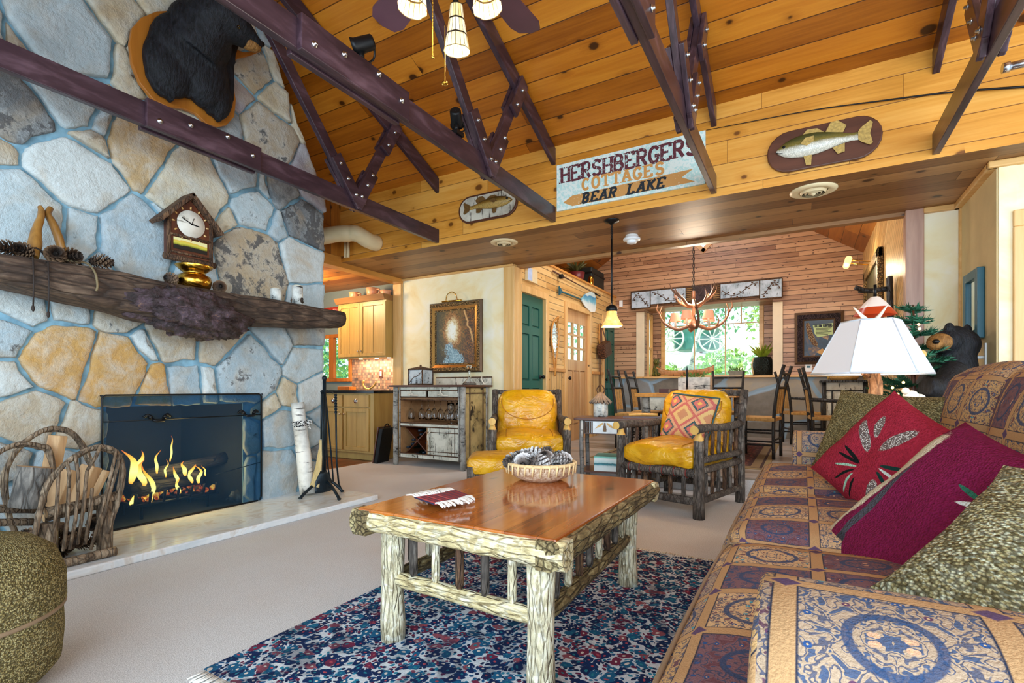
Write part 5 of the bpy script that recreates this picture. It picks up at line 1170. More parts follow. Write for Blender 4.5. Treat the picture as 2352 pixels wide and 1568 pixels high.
def fish(t, L, Hh, dirx, cx_, cz_, y, mat, finmat, tilt=0.0):
    """mounted fish in a vertical plane, head towards dirx"""
    prof = [(0, .03), (.04, .16), (.10, .30), (.2, .42), (.35, .5), (.5, .47), (.65, .36), (.8, .22), (.9, .16), (.96, .17), (1, .18)]
    def W_(s_, h): return Vector((cx_+dirx*(0.5-s_)*L, y, cz_+h+tilt*(0.5-s_)*L*dirx))
    def pr(s_):
        for (a, p), (c, q) in zip(prof[:-1], prof[1:]):
            if a <= s_ <= c: return lerp(p, q, (s_-a)/(c-a))
        return .18
    b = MB()
    def sf(u, v):
        th = 2*PI*v; p = pr(u)*Hh; p2 = W_(u, math.sin(th)*p+0.06*Hh*math.sin(PI*u)); p2.y = y-0.035*(0.15+math.sin(PI*min(1, u*1.05+0.03))**0.7)*max(0, math.cos(th))-0.002; return p2
    b.grid(sf, 40, 24); b.build('body', mat, t, world=True)
    b = MB()
    def fin(pts, n=6, th=0.004):
        b.prism([W_(s_, h*Hh)+Vector((0, -0.012, 0)) for s_, h in pts], (0, -th, 0))
    fin([(.97, .16), (1.0, .3), (1.10, .52), (1.13, .42), (1.10, .0), (1.13, -.40), (1.10, -.48), (1.0, -.28), (.97, -.16)]); o = b.build('tail_fin', finmat, t, world=True)
    b = MB(); fin([(.60, .42), (.66, .78), (.74, .80), (.84, .52), (.80, .25)]); b.build('dorsal_fin', finmat, t, world=True)
    b = MB(); fin([(.33, .50), (.38, .68), (.50, .66), (.58, .44)]); b.build('spiny_fin', finmat, t, world=True)
    b = MB(); fin([(.34, -.42), (.37, -.82), (.43, -.85), (.44, -.42)]); b.build('pelvic_fin', finmat, t, world=True)
    b = MB(); fin([(.68, -.30), (.74, -.60), (.82, -.55), (.82, -.20)]); b.build('anal_fin', finmat, t, world=True)
    b = MB(); P = [W_(s_, h*Hh)+Vector((0, -0.042, 0)) for s_, h in [(.30, .05), (.36, .28), (.46, .30), (.46, .08), (.38, -.06)]]; b.prism(P, (0, -0.004, 0)); b.build('pectoral_fin', finmat, t, world=True)
    b = MB(); b.ball(W_(.10, .12*Hh)+Vector((0, -0.022, 0)), 0.012, 10, 8); b.build('eye', glass('fish_eye', (.9, .7, .2, 1), .05), t, world=True) if False else b.build('eye', M['black_iron'], t, world=True)
    b = MB(); P = [W_(.0, -.05*Hh), W_(.04, -.11*Hh), W_(.11, -.14*Hh)]; b.tube([p+Vector((0, -0.018, 0)) for p in P], 0.003, 5); b.build('mouth', M['black_iron'], t, world=True)
M['walnut'] = wood('walnut_plaque', '#6b3f2c', '#40241a', 0.35, 'X', 1.0, 20)
a, c = ony(1762, 350, YH), ony(2027, 300, YH); zt_, zb_ = ony(1900, 285, YH).z, ony(1890, 383, YH).z
t = thing('fish_plaque', 'large mouthed bass mounted on a dark oval walnut plaque', 'fish plaque', ((a.x+c.x)/2, YH, zb_), group='fish plaques')
b = MB(); b.prism(stadium(a.x, c.x, zb_, zt_, YH-0.002), (0, -0.028, 0)); b.build('plaque', M['walnut'], t, world=True, bevel=0.008)
e0, e1 = ony(1783, 348, YH), ony(1976, 312, YH)
fish(t, e1.x-e0.x, (zt_-zb_)*0.56, -1, (e0.x+e1.x)/2, (zt_+zb_)/2+0.005, YH-0.035, fish_mat('bass_skin', '#3f4620', '#8a7a3a', '#e6e2d2', False), plain('amber_fin', '#b99b56', 0.35, 0, 0.3, 60))
a, c = ony(1056, 480, YH), ony(1191, 460, YH); zt_, zb_ = ony(1130, 441, YH).z, ony(1120, 507, YH).z
t = thing('fish_plaque', 'brown trout on an oval birch bark plaque with dark rim, half behind a truss', 'fish plaque', ((a.x+c.x)/2, YH, zb_), group='fish plaques')
b = MB(); b.prism(stadium(a.x, c.x, zb_, zt_, YH-0.002), (0, -0.022, 0)); b.build('plaque', M['walnut'], t, world=True, bevel=0.005)
b = MB(); b.prism(stadium(a.x+.02, c.x-.02, zb_+.02, zt_-.02, YH-0.0245), (0, -0.003, 0)); b.build('birch_panel', birch('birch_plaque', '#d9d5c4', '#a39d8c', '#3a3028', .8, 'X'), t, world=True)
e0, e1 = ony(1070, 480, YH), ony(1182, 463, YH)
fish(t, (e1.x-e0.x)*0.88, (zt_-zb_)*0.42, 1, (e0.x+e1.x)/2+0.03, (zt_+zb_)/2+0.01, YH-0.03, fish_mat('trout_skin', '#4a3a18', '#a07c34', '#c9a75c', True), plain('brown_fin', '#6f5128', 0.4, 0, 0.3, 60))
# fishing rod along the header, steel pole near the right truss
b = MB(); P = [ony(px, py, YH-0.018) for px, py in ((1622, 299), (1854, 255), (2020, 232), (2190, 211), (2352, 199), (2480, 186))]; b.tube(smooth_path(P, 4), [lerp(0.0025, 0.009, i/20) for i in range(21)], 6)
tag(b.build('fishing_rod', M['black_iron']), 'long thin fishing rod mounted on the header above the bass plaque', 'fishing rod')
p, q = ony(2303, 157, 4.1), ony(2420, 130, 4.1); b = MB(); b.tube([p, q], 0.024, 14); b.tube([p-(q-p)*0.01, p+(q-p)*0.14], 0.03, 14); tag(b.build('steel_pole', M['steel']), 'steel pole end right of the far right truss', 'pole')
# air duct elbow in the corner
dp = 5.75; q0 = ond(768, 538, dp); b = MB(); P = smooth_path([Vector((XK+0.01, q0.y, q0.z)), q0, ond(805, 536, dp), ond(822, 538, dp), ond(828, 545, dp)+Vector((0.01, 0.12, -0.01)), Vector((ond(828, 545, dp).x+.01, YH-.004, ond(828, 545, dp).z-.01))], 6)
b.tube(P, [0.088*(1+0.03*((i//3) % 2)) for i in range(len(P))], 18); tag(b.build('duct_pipe', M['cream_metal']), 'cream painted duct elbow in the corner beside the fireplace', 'duct')
b = MB(); 
for dx_ in (0, 0.05): b.tube([ond(793, 552, 6.17)+Vector((dx_, 0, 0)), ond(793, 592, 6.17)+Vector((dx_, 0, 0))], 0.018, 8)
tag(b.build('conduit', M['cream_metal']), 'pair of grey conduits below the cream duct elbow', 'conduit')
# round ceiling vents, smoke detector
for k, (px, py, r) in enumerate(((1158, 556, 0.145), (1868, 437, 0.165))):
    c = onz(px, py, ZS); t = thing('ceiling_vent', ['round cream ceiling vent near the kitchen post', 'round cream ceiling vent below the bass plaque'][k], 'vent', c, group='round soffit vents')
    b = MB(); b.lathe([(r, -0.001), (r, -0.006), (r*0.8, -0.018), (r*0.62, -0.014), (r*0.6, -0.004)], (0, 0, 0), 32); b.build('ring', M['cream_metal'], t)
    b = MB(); b.lathe([(r*0.6, -0.003), (0.0, -0.003)], (0, 0, 0), 24); b.build('duct_hole', M['black_iron'], t)
    b = MB()
    for q in (0.5, 0.34, 0.18): b.lathe([(r*(q+0.08), -0.004), (r*q, -0.03), (r*(q-0.02), -0.03)], (0, 0, 0), 24)
    b.lathe([(0, -0.045), (0.02, -0.03), (0.02, -0.004)], (0, 0, 0), 12); b.build('louvre', M['cream_metal'], t)
c = onz(1451, 540, ZS); t = thing('smoke_detector', 'white round smoke detector under the soffit beside the pendant', 'smoke detector', c)
b = MB(); b.lathe([(0.062, -0.001), (0.07, -0.028), (0.085, -0.035), (0.085, -0.05), (0.05, -0.058)], (0, 0, 0), 24); b.build('body', M['white'], t); b = MB(); b.lathe([(0.05, -0.056), (0.048, -0.08), (0.03, -0.088), (0, -0.088)], (0, 0, 0), 20); b.build('sensor', M['white'], t)
# pendant lamp
c = onz(1405, 506, ZS); dpt = (c-CAMP).dot(FV); t = thing('pendant_lamp', 'pendant lamp with flared square amber glass shade on a dark rod', 'pendant lamp', c)
b = MB(); b.lathe([(0.07, -0.001), (0.068, -0.012), (0.03, -0.025), (0.012, -0.04), (0, -0.04)], (0, 0, 0), 24); b.build('canopy', M['black_iron'], t)
zsh = ond(1405, 712, dpt).z-c.z; b = MB(); n = 11
for i in range(n):
    z = -0.04-0.012*i; b.tube([Vector((0.008*math.cos(a)*(1 if i % 2 else 0.3), 0.008*math.cos(a)*(0.3 if i % 2 else 1), z-0.008+0.010*math.sin(a))) for a in [2*PI*k/8 for k in range(8)]], 0.003, 5, closed=True)
b.build('chain', M['black_iron'], t); b = MB(); b.tube([(0, 0, -0.17), (0, 0, zsh+0.04)], 0.008, 8); b.build('rod', M['black_iron'], t)
b = MB(); b.lathe([(0.012, zsh+0.05), (0.05, zsh+0.03), (0.055, zsh), (0.045, zsh-0.015)], (0, 0, 0), 16); b.build('fitter', M['black_iron'], t)
sb_ = ond(1405, 750, dpt).z-c.z
def amber():
    m = MT('amber_glass', 0.4); n = m.noise(m.co(), 14, 3); c_ = m.ramp(n, [(0.3, '#e6a24a'), (0.6, '#f6c87a'), (0.8, '#fff0c0')]); m.base(c_); m.set('Emission Color', c_); m.set('Emission Strength', 0.75); return m.m
M['amber'] = amber(); b = MB(); wsh = 26.5*dpt/FPX
def sq(u, v):
    a = 2*PI*u; k = max(abs(math.cos(a)), abs(math.sin(a))); rr_ = lerp(0.042, wsh*0.80, v**2.4); f = lerp(1.0, 1/k, min(1, v*1.6)); return RZ(YAW) @ Vector((math.cos(a)*rr_*f, math.sin(a)*rr_*f, lerp(zsh-0.01, sb_, v)))
b.grid(sq, 48, 10); b.build('lamp_shade', M['amber'], t, solid=0.004)
point('pendant_light', c+Vector((0, 0, sb_-0.03)), 14, (1, 0.78, 0.5), 0.05)
# ================================================================== living room furniture
M['hick'] = bark('hickory_bark', '#241d18', '#5a5048', '#938a7e', 1.5); M['hick_end'] = wood('hickory_end_grain', '#e8bd68', '#c9903c', 0.45, 'Z', 1, 30)
M['palebark'] = bark('pale_lichen_bark', '#7d6a48', '#ddd0ac', '#f7f2e0', 2.1, 0.65, 'Z', 1.0, '#f6f1dc', 0.22); M['palebark_x'] = bark('pale_lichen_edge', '#6e5834', '#d8c490', '#f4ecd2', 1.9, 0.6, 'X', 1.0, '#efe6c6', 0.25); M['palebark_y'] = bark('dark_lichen_edge', '#2e2416', '#7e6a42', '#cfc08e', 1.9, 0.6, 'Y', 1.0)
def tabletop():
    m = MT('polished_pine', 0.13, 0, 0.5); v = m.co(); s_ = m.sep(v); bid = m.ma('FLOOR', m.ma('DIVIDE', s_[0], 0.115)); fr = m.ma('FRACT', m.ma('DIVIDE', s_[0], 0.115)); r = m.wn(bid, '1D')
    n = m.noise(m.comb(m.ma('MULTIPLY', s_[0], 30), m.ma('MULTIPLY_ADD', r, 7, m.ma('MULTIPLY', s_[1], 1.6)), bid), 1.0, 4, 0.6, 0.8)
    c = m.ramp(m.ma('MULTIPLY_ADD', r, 0.35, m.ma('MULTIPLY', n, 0.65)), [(0.2, '#c4752e'), (0.5, '#a85a20'), (0.8, '#7a3a12')])
    kd = m.vor(m.map(v, (2.2, 1.0, 1)), 3.1, dims='2D'); kc = m.sep(m.vor(m.map(v, (2.2, 1.0, 1)), 3.1, out='Color', dims='2D'))[0]
    c = m.mix(m.ma('MULTIPLY', m.rng(kd, 0.05, 0.14, 0.85, 0), m.ma('GREATER_THAN', kc, 0.72)), c, '#3a1a0a')
    e = m.ma('MINIMUM', fr, m.ma('SUBTRACT', 1.0, fr)); c = m.mix(m.rng(e, 0.0, 0.02, 0.7, 0), c, '#3a1a0a'); m.base(c); m.set('Coat Weight', 0.25); m.set('Coat Roughness', 0.06); return m.m
M['tabletop'] = tabletop()
ZT = 0.522; tx0, tx1, ty0, ty1 = -1.475, -0.615, 1.355, 2.53
ct = thing('coffee_table', 'rustic pine coffee table with pale bark log legs standing on the floral rug', 'coffee table', ((tx0+tx1)/2, (ty0+ty1)/2, 0.012))
b = MB(); b.box((tx0+.02, ty0+.02, ZT-0.03), (tx1-.02, ty1-.02, ZT)); b.build('top', M['tabletop'], ct, world=True, bevel=0.006)
def halflog(a, c, r, seed, mat, out, tap=0.0):
    """rough half-log edge along a-c bulging towards out"""
    b = MB(); b.smooth = True; a = Vector(a); c = Vector(c); n = 26; o_ = Vector(out); rings = []
    for i in range(n+1):
        p = a.lerp(c, i/n); ring = []
        for j in range(9):
            th = -PI/2+PI*j/8; k = (1-tap*(1-i/n))*(1+0.22*mnoise.noise(Vector((i*0.5+seed*7, j*0.6, seed))))+0.10*mnoise.noise(Vector((i*1.4, j*1.1, seed)))
            ring.append(b.vert(p+o_*math.cos(th)*r*k*0.75+Vector((0, 0, (math.sin(th)*r*(k if th < 0.8 else 1)))))) 
        ring.append(b.vert(p-o_*0.05+Vector((0, 0, r)))); ring.insert(0, b.vert(p-o_*0.05+Vector((0, 0, -r*(1-tap*(1-i/n)))))); rings.append(ring)
    for A, B in zip(rings[:-1], rings[1:]):
        m = len(A)
        for j in range(m): b.face([A[j], B[j], B[(j+1) % m], A[(j+1) % m]])
    b.smooth = False; b.face(rings[0]); b.face(rings[-1][::-1]); return b.build('log_edge', mat, ct, world=True)
re = 0.044; ze_ = ZT-0.006-re
halflog((tx0-0.01, ty0+0.03, ze_), (tx1+0.01, ty0+0.03, ze_), re, 1, M['palebark_x'], (0, -1, 0), 0.32); halflog((tx1-0.03, ty0, ze_), (tx1-0.03, ty1, ze_), re, 2, M['palebark_y'], (1, 0, 0))
halflog((tx0+0.03, ty0, ze_), (tx0+0.03, ty1, ze_), re, 3, M['palebark_y'], (-1, 0, 0)); halflog((tx0, ty1-0.03, ze_), (tx1, ty1-0.03, ze_), re, 4, M['palebark_x'], (0, 1, 0))
LEG = {}
for k, (x, y) in enumerate(((-1.372, 1.475), (-0.716, 1.440), (-0.745, 2.45), (-1.35, 2.44))):
    b = MB(); P = [(x, y, z) for z in (0.012, 0.08, 0.16, 0.24, 0.32, ZT-0.07)]; b.tube(P, [0.047, 0.045, 0.043, 0.042, 0.043, 0.046], 18, rough=0.10, seed=k); b.build('leg', M['palebark'], ct, world=True); LEG[k] = (x, y)
for a, c, n, mt_ in ((0, 1, 5, M['palebark_x']), (1, 2, 8, M['palebark_y']), (3, 2, 5, M['palebark_x']), (0, 3, 8, M['palebark_y'])):
    A = Vector((*LEG[a], 0.245)); B = Vector((*LEG[c], 0.245)); b = MB(); b.tube([A.lerp(B, i/10) for i in range(11)], [0.020]+[0.028]*9+[0.020], 12, rough=0.12, seed=a+5, capmi=0); b.build('stretcher', mt_, ct, world=True)
    for k in range(n):
        p = A.lerp(B, (k+1)/(n+1)); b = MB(); b.tube([p+Vector((0, 0, 0.02)), p+Vector((0, 0, 0.04)), p+Vector((0, 0, 0.18)), p+Vector((0, 0, 0.215))], [0.009, 0.0155, 0.0155, 0.010], 9, rough=0.06, seed=k); b.build('spindle', (M['hick'], M['palebark'], M['twig'])[k % 3], ct, world=True)
# rug
def rugm():
    m = MT('floral_rug', 0.95, 0, 0.1); v = m.co(); w = m.noise(v, 9, 2, 0.5, 0, True); vv = m.mix(0.06, v, w); d1 = m.vor(vv, 23, dims='2D'); c1 = m.sep(m.vor(vv, 23, out='Color', dims='2D')); d2 = m.vor(vv, 62, dims='2D'); c2 = m.sep(m.vor(vv, 62, out='Color', dims='2D')); n = m.noise(v, 230, 2)
    big = m.noise(v, 5.5, 2, 0.5, 1.2)
    small = m.ramp(c2[0], [(0, '#15284c'), (0.3, '#1d5482'), (0.5, '#2f87a3'), (0.66, '#6e2a48'), (0.76, '#9a5264'), (0.82, '#e2e6e8')], 'CONSTANT')
    petal = m.ramp(c1[0], [(0, '#15305e'), (0.35, '#1f6389'), (0.60, '#7a2f4a'), (0.72, '#182c56'), (0.92, '#9a5560')], 'CONSTANT')
    c = m.mix(m.rng(m.ma('MULTIPLY_ADD', n, 0.1, d2), 0.44, 0.50, 1, 0), '#d5dce2', small); c = m.mix(m.rng(m.ma('MULTIPLY_ADD', m.ma('SINE', m.ma('MULTIPLY', c2[1], 20.0)), 0.12, d1), 0.40, 0.46, 1, 0), c, petal)
    c = m.mix(m.rng(d1, 0.10, 0.13, 1, 0), c, m.ramp(c1[1], [(0, '#e7ddd0'), (0.4, '#b9505a'), (0.7, '#2a8494')], 'CONSTANT')); c = m.mix(m.rng(big, 0.52, 0.62, 0, 0.55), c, '#12203f')
    c = m.mix(m.rng(n, 0.2, 0.8, 0.0, 0.3), c, '#20222c'); m.base(c); m.bump(n, 0.6, 0.004); return m.m
b = MB(); b.box((-1.78, 0.99, 0.0), (0.45, 3.0, 0.012)); rg = b.build('rug', rugm(), None); tag(rg, 'blue and red floral rug under the coffee table', 'rug')
b = MB(); rr = random.Random(4)
for k in range(220):
    x = lerp(-1.77, 0.44, k/219)
    for y, s_ in ((0.99, -1), (3.0, 1)): b.tube([(x, y, 0.008), (x+rr.uniform(-.006, .006), y+s_*0.03, 0.006), (x+rr.uniform(-.012, .012), y+s_*rr.uniform(.05, .065), 0.003)], 0.0032, 4)
f = b.build('fringe', plain('rug_fringe', '#e6e2d8', 0.9), rg); f['kind'] = 'stuff'

# woven coasters and the basket of pine cones on the table
def stripe():
    m = MT('striped_weave', 0.9); s_ = m.sep(m.co()); n = m.noise(m.co(), 120, 2); f_ = m.ma('FRACT', m.ma('MULTIPLY_ADD', n, 0.1, m.ma('MULTIPLY', s_[1], 26))); m.base(m.ramp(f_, [(0, '#8c2b34'), (0.4, '#2a2440'), (0.55, '#b8484a'), (0.85, '#5a2438')], 'CONSTANT')); m.bump(n, 0.6, 0.003); return m.m
M['stripe'] = stripe(); M['yarn'] = plain('cream_yarn', '#efeae2', 0.9, 0, 0.08, 80); c0 = onz(1020, 1150, ZT)
for k in range(4):
    ang = math.radians(-28+k*2.5); off = Vector((0.022*(k-1.5), -0.056*(k-1.5), 0)); t = thing('woven_coaster', ['striped red woven coaster with white fringe, farthest of the fanned row', 'striped red woven coaster, second from the far end of the fanned row', 'striped red woven coaster, second from the near end of the fanned row', 'striped red woven coaster with white fringe, nearest and topmost of the fanned row'][k], 'coaster', c0+off+Vector((0, 0, 0.002+0.0075*k)), ang, 'fringed coasters')
    b = MB(); b.cushion((0.15, 0.12, 0.006), TR(0, 0, 0.004), (8, 8, 1), 0.6); b.build('mat', M['stripe'], t)
    b = MB()
    for sg in (-1, 1):
        for q in range(16):
            y = lerp(-0.052, 0.052, q/15); w = rr.uniform(-.01, .01); b.tube(smooth_path([(sg*0.07, y, 0.005), (sg*0.095, y+w, 0.011), (sg*rr.uniform(.115, .14), y+w*2, 0.0035)], 3), 0.0038, 5)
    f = b.build('fringe', M['yarn'], t); f['kind'] = 'stuff'
c0 = onz(1238, 1093, ZT+0.02); dpt = (c0-CAMP).dot(FV)/FPX; rb = 79*dpt; t = thing('woven_basket', 'shallow round woven basket full of frosted pine cones on the table', 'basket', (c0.x, c0.y+0.02, ZT)); cB = t.location.copy()
def basket_mat():
    m = MT('woven_rim', 0.65); s_ = m.sep(m.co()); a = m.ma('ARCTAN2', s_[1], s_[0]); f_ = m.ma('FRACT', m.ma('MULTIPLY', a, 7.0)); n = m.noise(m.co(), 70, 4); c = m.mix(m.rng(n, .35, .65, 0, 1), '#b98d68', '#ecd6b8'); c = m.mix(m.ma('MULTIPLY', m.ma('GREATER_THAN', f_, 0.85), m.ma('GREATER_THAN', s_[2], 0.06)), c, '#8a5a30'); m.base(c); m.bump(m.noise(m.map(m.co(), (1, 1, 3)), 80, 3), 0.8, 0.006); return m.m
M['basket'] = basket_mat(); b = MB(); hb = 0.085
b.lathe([(0, 0.001), (rb*0.55, 0.001), (rb*0.8, 0.022), (rb*0.95, 0.055), (rb*1.0, hb), (rb*0.97, hb), (rb*0.9, 0.055), (rb*0.75, 0.028), (0, 0.012)], (0, 0, 0), 40); bk = b.build('bowl', M['basket'], t)
b = MB(); b.tube([(rb*0.99*math.cos(2*PI*i/40), rb*0.99*math.sin(2*PI*i/40), hb) for i in range(40)], 0.009, 8, closed=True)
for i in range(28): a = 2*PI*i/28; b.tube([(rb*1.005*math.cos(a), rb*1.005*math.sin(a), hb-0.045), (rb*1.03*math.cos(a+.03), rb*1.03*math.sin(a+.03), hb+0.006)], 0.005, 5)
b.build('rim', plain('pale_rattan', '#e7c893', 0.5, 0, 0.15, 30), t)
rr = random.Random(12)
for k in range(26):
    a = rr.uniform(0, 2*PI); q = rb*0.78*math.sqrt(rr.random()); z = ZT+0.075+0.05*(1-(q/rb)**1.5)*rr.uniform(.7, 1.1)
    cone(cB+Vector((q*math.cos(a), q*math.sin(a), z-ZT)), rr.uniform(1.0, 1.3), (rr.uniform(0, 3), rr.uniform(0, 3), rr.uniform(0, 6)), 'frosted pine cone in the woven basket on the coffee table', 'pine cones in the basket', 1)

# ------------------------------------------------------------------ mustard armchairs of hickory logs, ottoman
def leather():
    m = MT('mustard_leather', 0.28, 0, 0.55); v = m.co(); n = m.noise(v, 7, 4, 0.6, 0.8); cr = m.noise(v, 120, 3); wr = m.noise(m.map(v, (5, 5, 9)), 1.0, 3, 0.5, 2.4)
    m.base(m.ramp(n, [(0.3, '#c98a06'), (0.55, '#e2a612'), (0.8, '#f1c040')])); m.bump(m.ma('ADD', m.ma('MULTIPLY', wr, 1.6), m.ma('MULTIPLY', cr, 0.10)), 0.55, 0.02); return m.m
M['leather'] = leather(); M['seam'] = plain('leather_piping', '#b06f0c', 0.4)
def armchair(label, loc, rotz, wv):
    """log armchair, front towards local -y; wv = half distance between leg centres"""
    t = thing('log_armchair', label, 'armchair', loc, rotz); hd_ = 0.40
    def lg(P, R, nm, seg=12, mat=None, seed=0, cap=1): b = MB(); b.tube(P, R, seg, rough=0.09, seed=seed, capmi=cap); return b.build(nm, [mat or M['hick'], M['hick_end']], t)
    for sx_ in (-1, 1):
        lg([(sx_*wv, -hd_, z) for z in (0.001, 0.1, 0.25, 0.4, 0.5, 0.585)], [0.044, 0.042, 0.04, 0.038, 0.037, 0.038], 'leg', seed=sx_+3)
        b = MB(); b.lathe([(0.038, 0.58), (0.026, 0.61), (0.018, 0.64), (0, 0.642)], (sx_*wv, -hd_, 0), 12); b.build('turned_tenon', M['hick_end'], t)
        lg([(sx_*wv, hd_, z) for z in (0.001, 0.15, 0.4, 0.6)]+[(sx_*wv, hd_+0.05, 0.8), (sx_*wv, hd_+0.09, 0.955)], [0.04, 0.038, 0.036, 0.036, 0.034, 0.034], 'leg', seed=sx_+7)
        lg([(sx_*wv, lerp(-hd_-0.075, hd_+0.03, i/8), 0.665+0.006*math.sin(i)) for i in range(9)], [0.034, 0.034]+[0.031]*7, 'arm', seed=sx_+11)
        for z, nm in ((0.43, 'side_rail'), (0.355, 'side_rail'), (0.13, 'side_rail')): lg([(sx_*wv*(1.0), lerp(-hd_, hd_, i/6), z) for i in range(7)], 0.027, nm, 10, seed=int(z*100)+sx_)
        for k in range(6):
            y = lerp(-hd_+0.12, hd_-0.10, k/5); lg([(sx_*wv, y, 0.445), (sx_*wv, y, 0.47), (sx_*wv, y+0.012, 0.62), (sx_*wv, y+0.012, 0.645)], [0.009, 0.016, 0.016, 0.009], 'spindle', 8, M['twig'] if k % 2 else None, k)
            lg([(sx_*wv, y, 0.145), (sx_*wv, y, 0.165), (sx_*wv, y, 0.32), (sx_*wv, y, 0.34)], [0.009, 0.016, 0.016, 0.009], 'spindle', 8, M['twig'] if k % 2 else None, k+3)
    for y, nm in ((-hd_, 'front_rail'), (hd_, 'back_rail')):
        lg([(lerp(-wv, wv, i/6), y, 0.335) for i in range(7)], 0.034, nm, 12, seed=3); lg([(lerp(-wv, wv, i/6), y, 0.125) for i in range(7)], 0.030, nm, 10, seed=4)
        for k in range(5): x = lerp(-wv+0.12, wv-0.12, k/4); lg([(x, y, 0.145), (x, y, 0.165), (x, y, 0.29), (x, y, 0.31)], [0.009, 0.017, 0.017, 0.009], 'spindle', 8, M['twig'] if k % 2 else None, k)
    b = MB()
    for k in range(6): x = lerp(-wv+0.09, wv-0.09, k/5); b.tube([(x+0.036*0, -hd_+0.036*math.cos(a), 0.335+0.036*math.sin(a)) for a in [2*PI*i/12 for i in range(12)]], 0.004, 5, closed=True)
    b.build('red_lashing', plain('red_lacing', '#7c2a22', 0.6) if 'red_lacing' not in D.materials else D.materials['red_lacing'], t)
    for z in (0.62, 0.93): lg([(lerp(-wv, wv, i/5), hd_+(0.02 if z < .7 else 0.085), z) for i in range(6)], 0.026, 'back_rail', 10, seed=5)
    b = MB(); b.cushion((2*wv-0.05, 0.80, 0.175), TR(0, -0.035, 0.445), (14, 14, 5), 0.62, 0.012, seed=3, lump=0.02, crown=0.20); sc2 = b.build('seat_cushion', M['leather'], t)
    b = MB()
    for x in (-wv+0.13, wv-0.13): b.tube([(x, -0.43, 0.40), (x, -0.438, 0.46), (x, -0.40, 0.535), (x, -0.2, 0.552), (x, 0.1, 0.552)], 0.0035, 5)
    b.build('seam', M['seam'], sc2)
    tl = Matrix.Rotation(math.radians(-13), 4, 'X'); Mx = TR(0, 0.27, 0.72) @ tl
    b = MB(); w2, h2 = 2*wv-0.06, 0.50
    def bk_(sg):
        def f(u, v):
            x, z = 2*u-1, 2*v-1; rz = 1-0.16*max(0, z)*x*x; k = max(0, (1-abs(x)**4)*(1-abs(z)**4))**0.5; y = sg*(0.055+0.075*k)+0.018*mnoise.noise(Vector((x*2+z*1.5, z*2.5, sg*2.0)))*k
            xx = x*w2/2*(1-0.22*max(0, z)**4); zz = z*h2/2*(1-0.10*abs(x)**4*(z > 0)); return Mx @ Vector((xx, y*(k**0.3), zz))
        return f
    b.grid(bk_(-1), 22, 22); b.grid(lambda u, v: bk_(1)(1-u, v), 22, 22); bc = b.build('back_cushion', M['leather'], t, weld=True)
    b = MB(); P = []
    for i in range(25):
        a = PI*1.12*i/24-0.06*PI; P.append(Mx @ Vector((w2*0.43*math.cos(a+PI), -0.132+0.03*abs(math.cos(a))**3, 0.03-0.19*math.sin(a)+0.06)))
    b.tube(P, 0.0045, 6); b.build('seam', M['seam'], bc)
    return t
armchair('mustard leather log armchair facing the room, left of the end table, no pillow', (-2.434, 4.592, 0), math.radians(29.9), 0.35)
ac2 = armchair('mustard leather log armchair with a kilim pillow, right of the end table', (-0.893, 4.446, 0), math.radians(-15), 0.335)
def kilim():
    m = MT('kilim_weave', 0.9); s_ = m.sep(m.co('UV')); n = m.noise(m.co('UV'), 140, 2); q = lambda x: m.ma('DIVIDE', m.ma('FLOOR', m.ma('MULTIPLY', x, 90)), 90)
    u = m.ma('FRACT', m.ma('MULTIPLY_ADD', q(s_[0]), 4.2, 0.25)); v = m.ma('FRACT', m.ma('MULTIPLY_ADD', q(s_[1]), 4.2, 0.2)); d = m.ma('ADD', m.ma('ABSOLUTE', m.ma('SUBTRACT', u, 0.5)), m.ma('ABSOLUTE', m.ma('SUBTRACT', v, 0.5)))
    d = m.ma('MULTIPLY_ADD', n, 0.06, d); c = m.ramp(d, [(0, '#e9bb5a'), (0.12, '#d2746a'), (0.27, '#365a5e'), (0.36, '#d9a47c'), (0.50, '#c86a60'), (0.62, '#dcb878'), (0.80, '#c58a62')], 'CONSTANT'); m.base(c); m.bump(n, 0.5, 0.003); return m.m
p = ond(1585, 975, 4.12); xa = Vector((math.cos(math.radians(-15)), math.sin(math.radians(-15)), 0)); ya = Vector((-xa.y, xa.x, 0))
pb_ = Vector((-0.893, 4.446, 0))+ya*0.10+xa*0.02+Vector((0, 0, 0.725)); Mk = basis(pb_, xa, ya, Vector((0, 0, 1))) @ Matrix.Rotation(math.radians(-24), 4, 'X') @ Matrix.Rotation(math.radians(6), 4, 'Y')
t = thing('kilim_pillow', 'diamond patterned kilim pillow leaning in the right armchair', 'pillow', pb_); b = MB(); b.pillow(0.43, 0.40, 0.13, Mk, 18, 2); b.build('cover', kilim(), t, world=True)
b = MB(); P = [Mk @ Vector((sx_*0.215, 0, lerp(-0.2, 0.2, i/10))) for sx_ in (1,) for i in range(11)]+[Mk @ Vector((lerp(0.215, -0.215, i/10), 0, 0.2)) for i in range(1, 11)]; b.tube(P, 0.007, 6); b.build('piping', plain('teal_piping', '#31575c', 0.7), t, world=True)
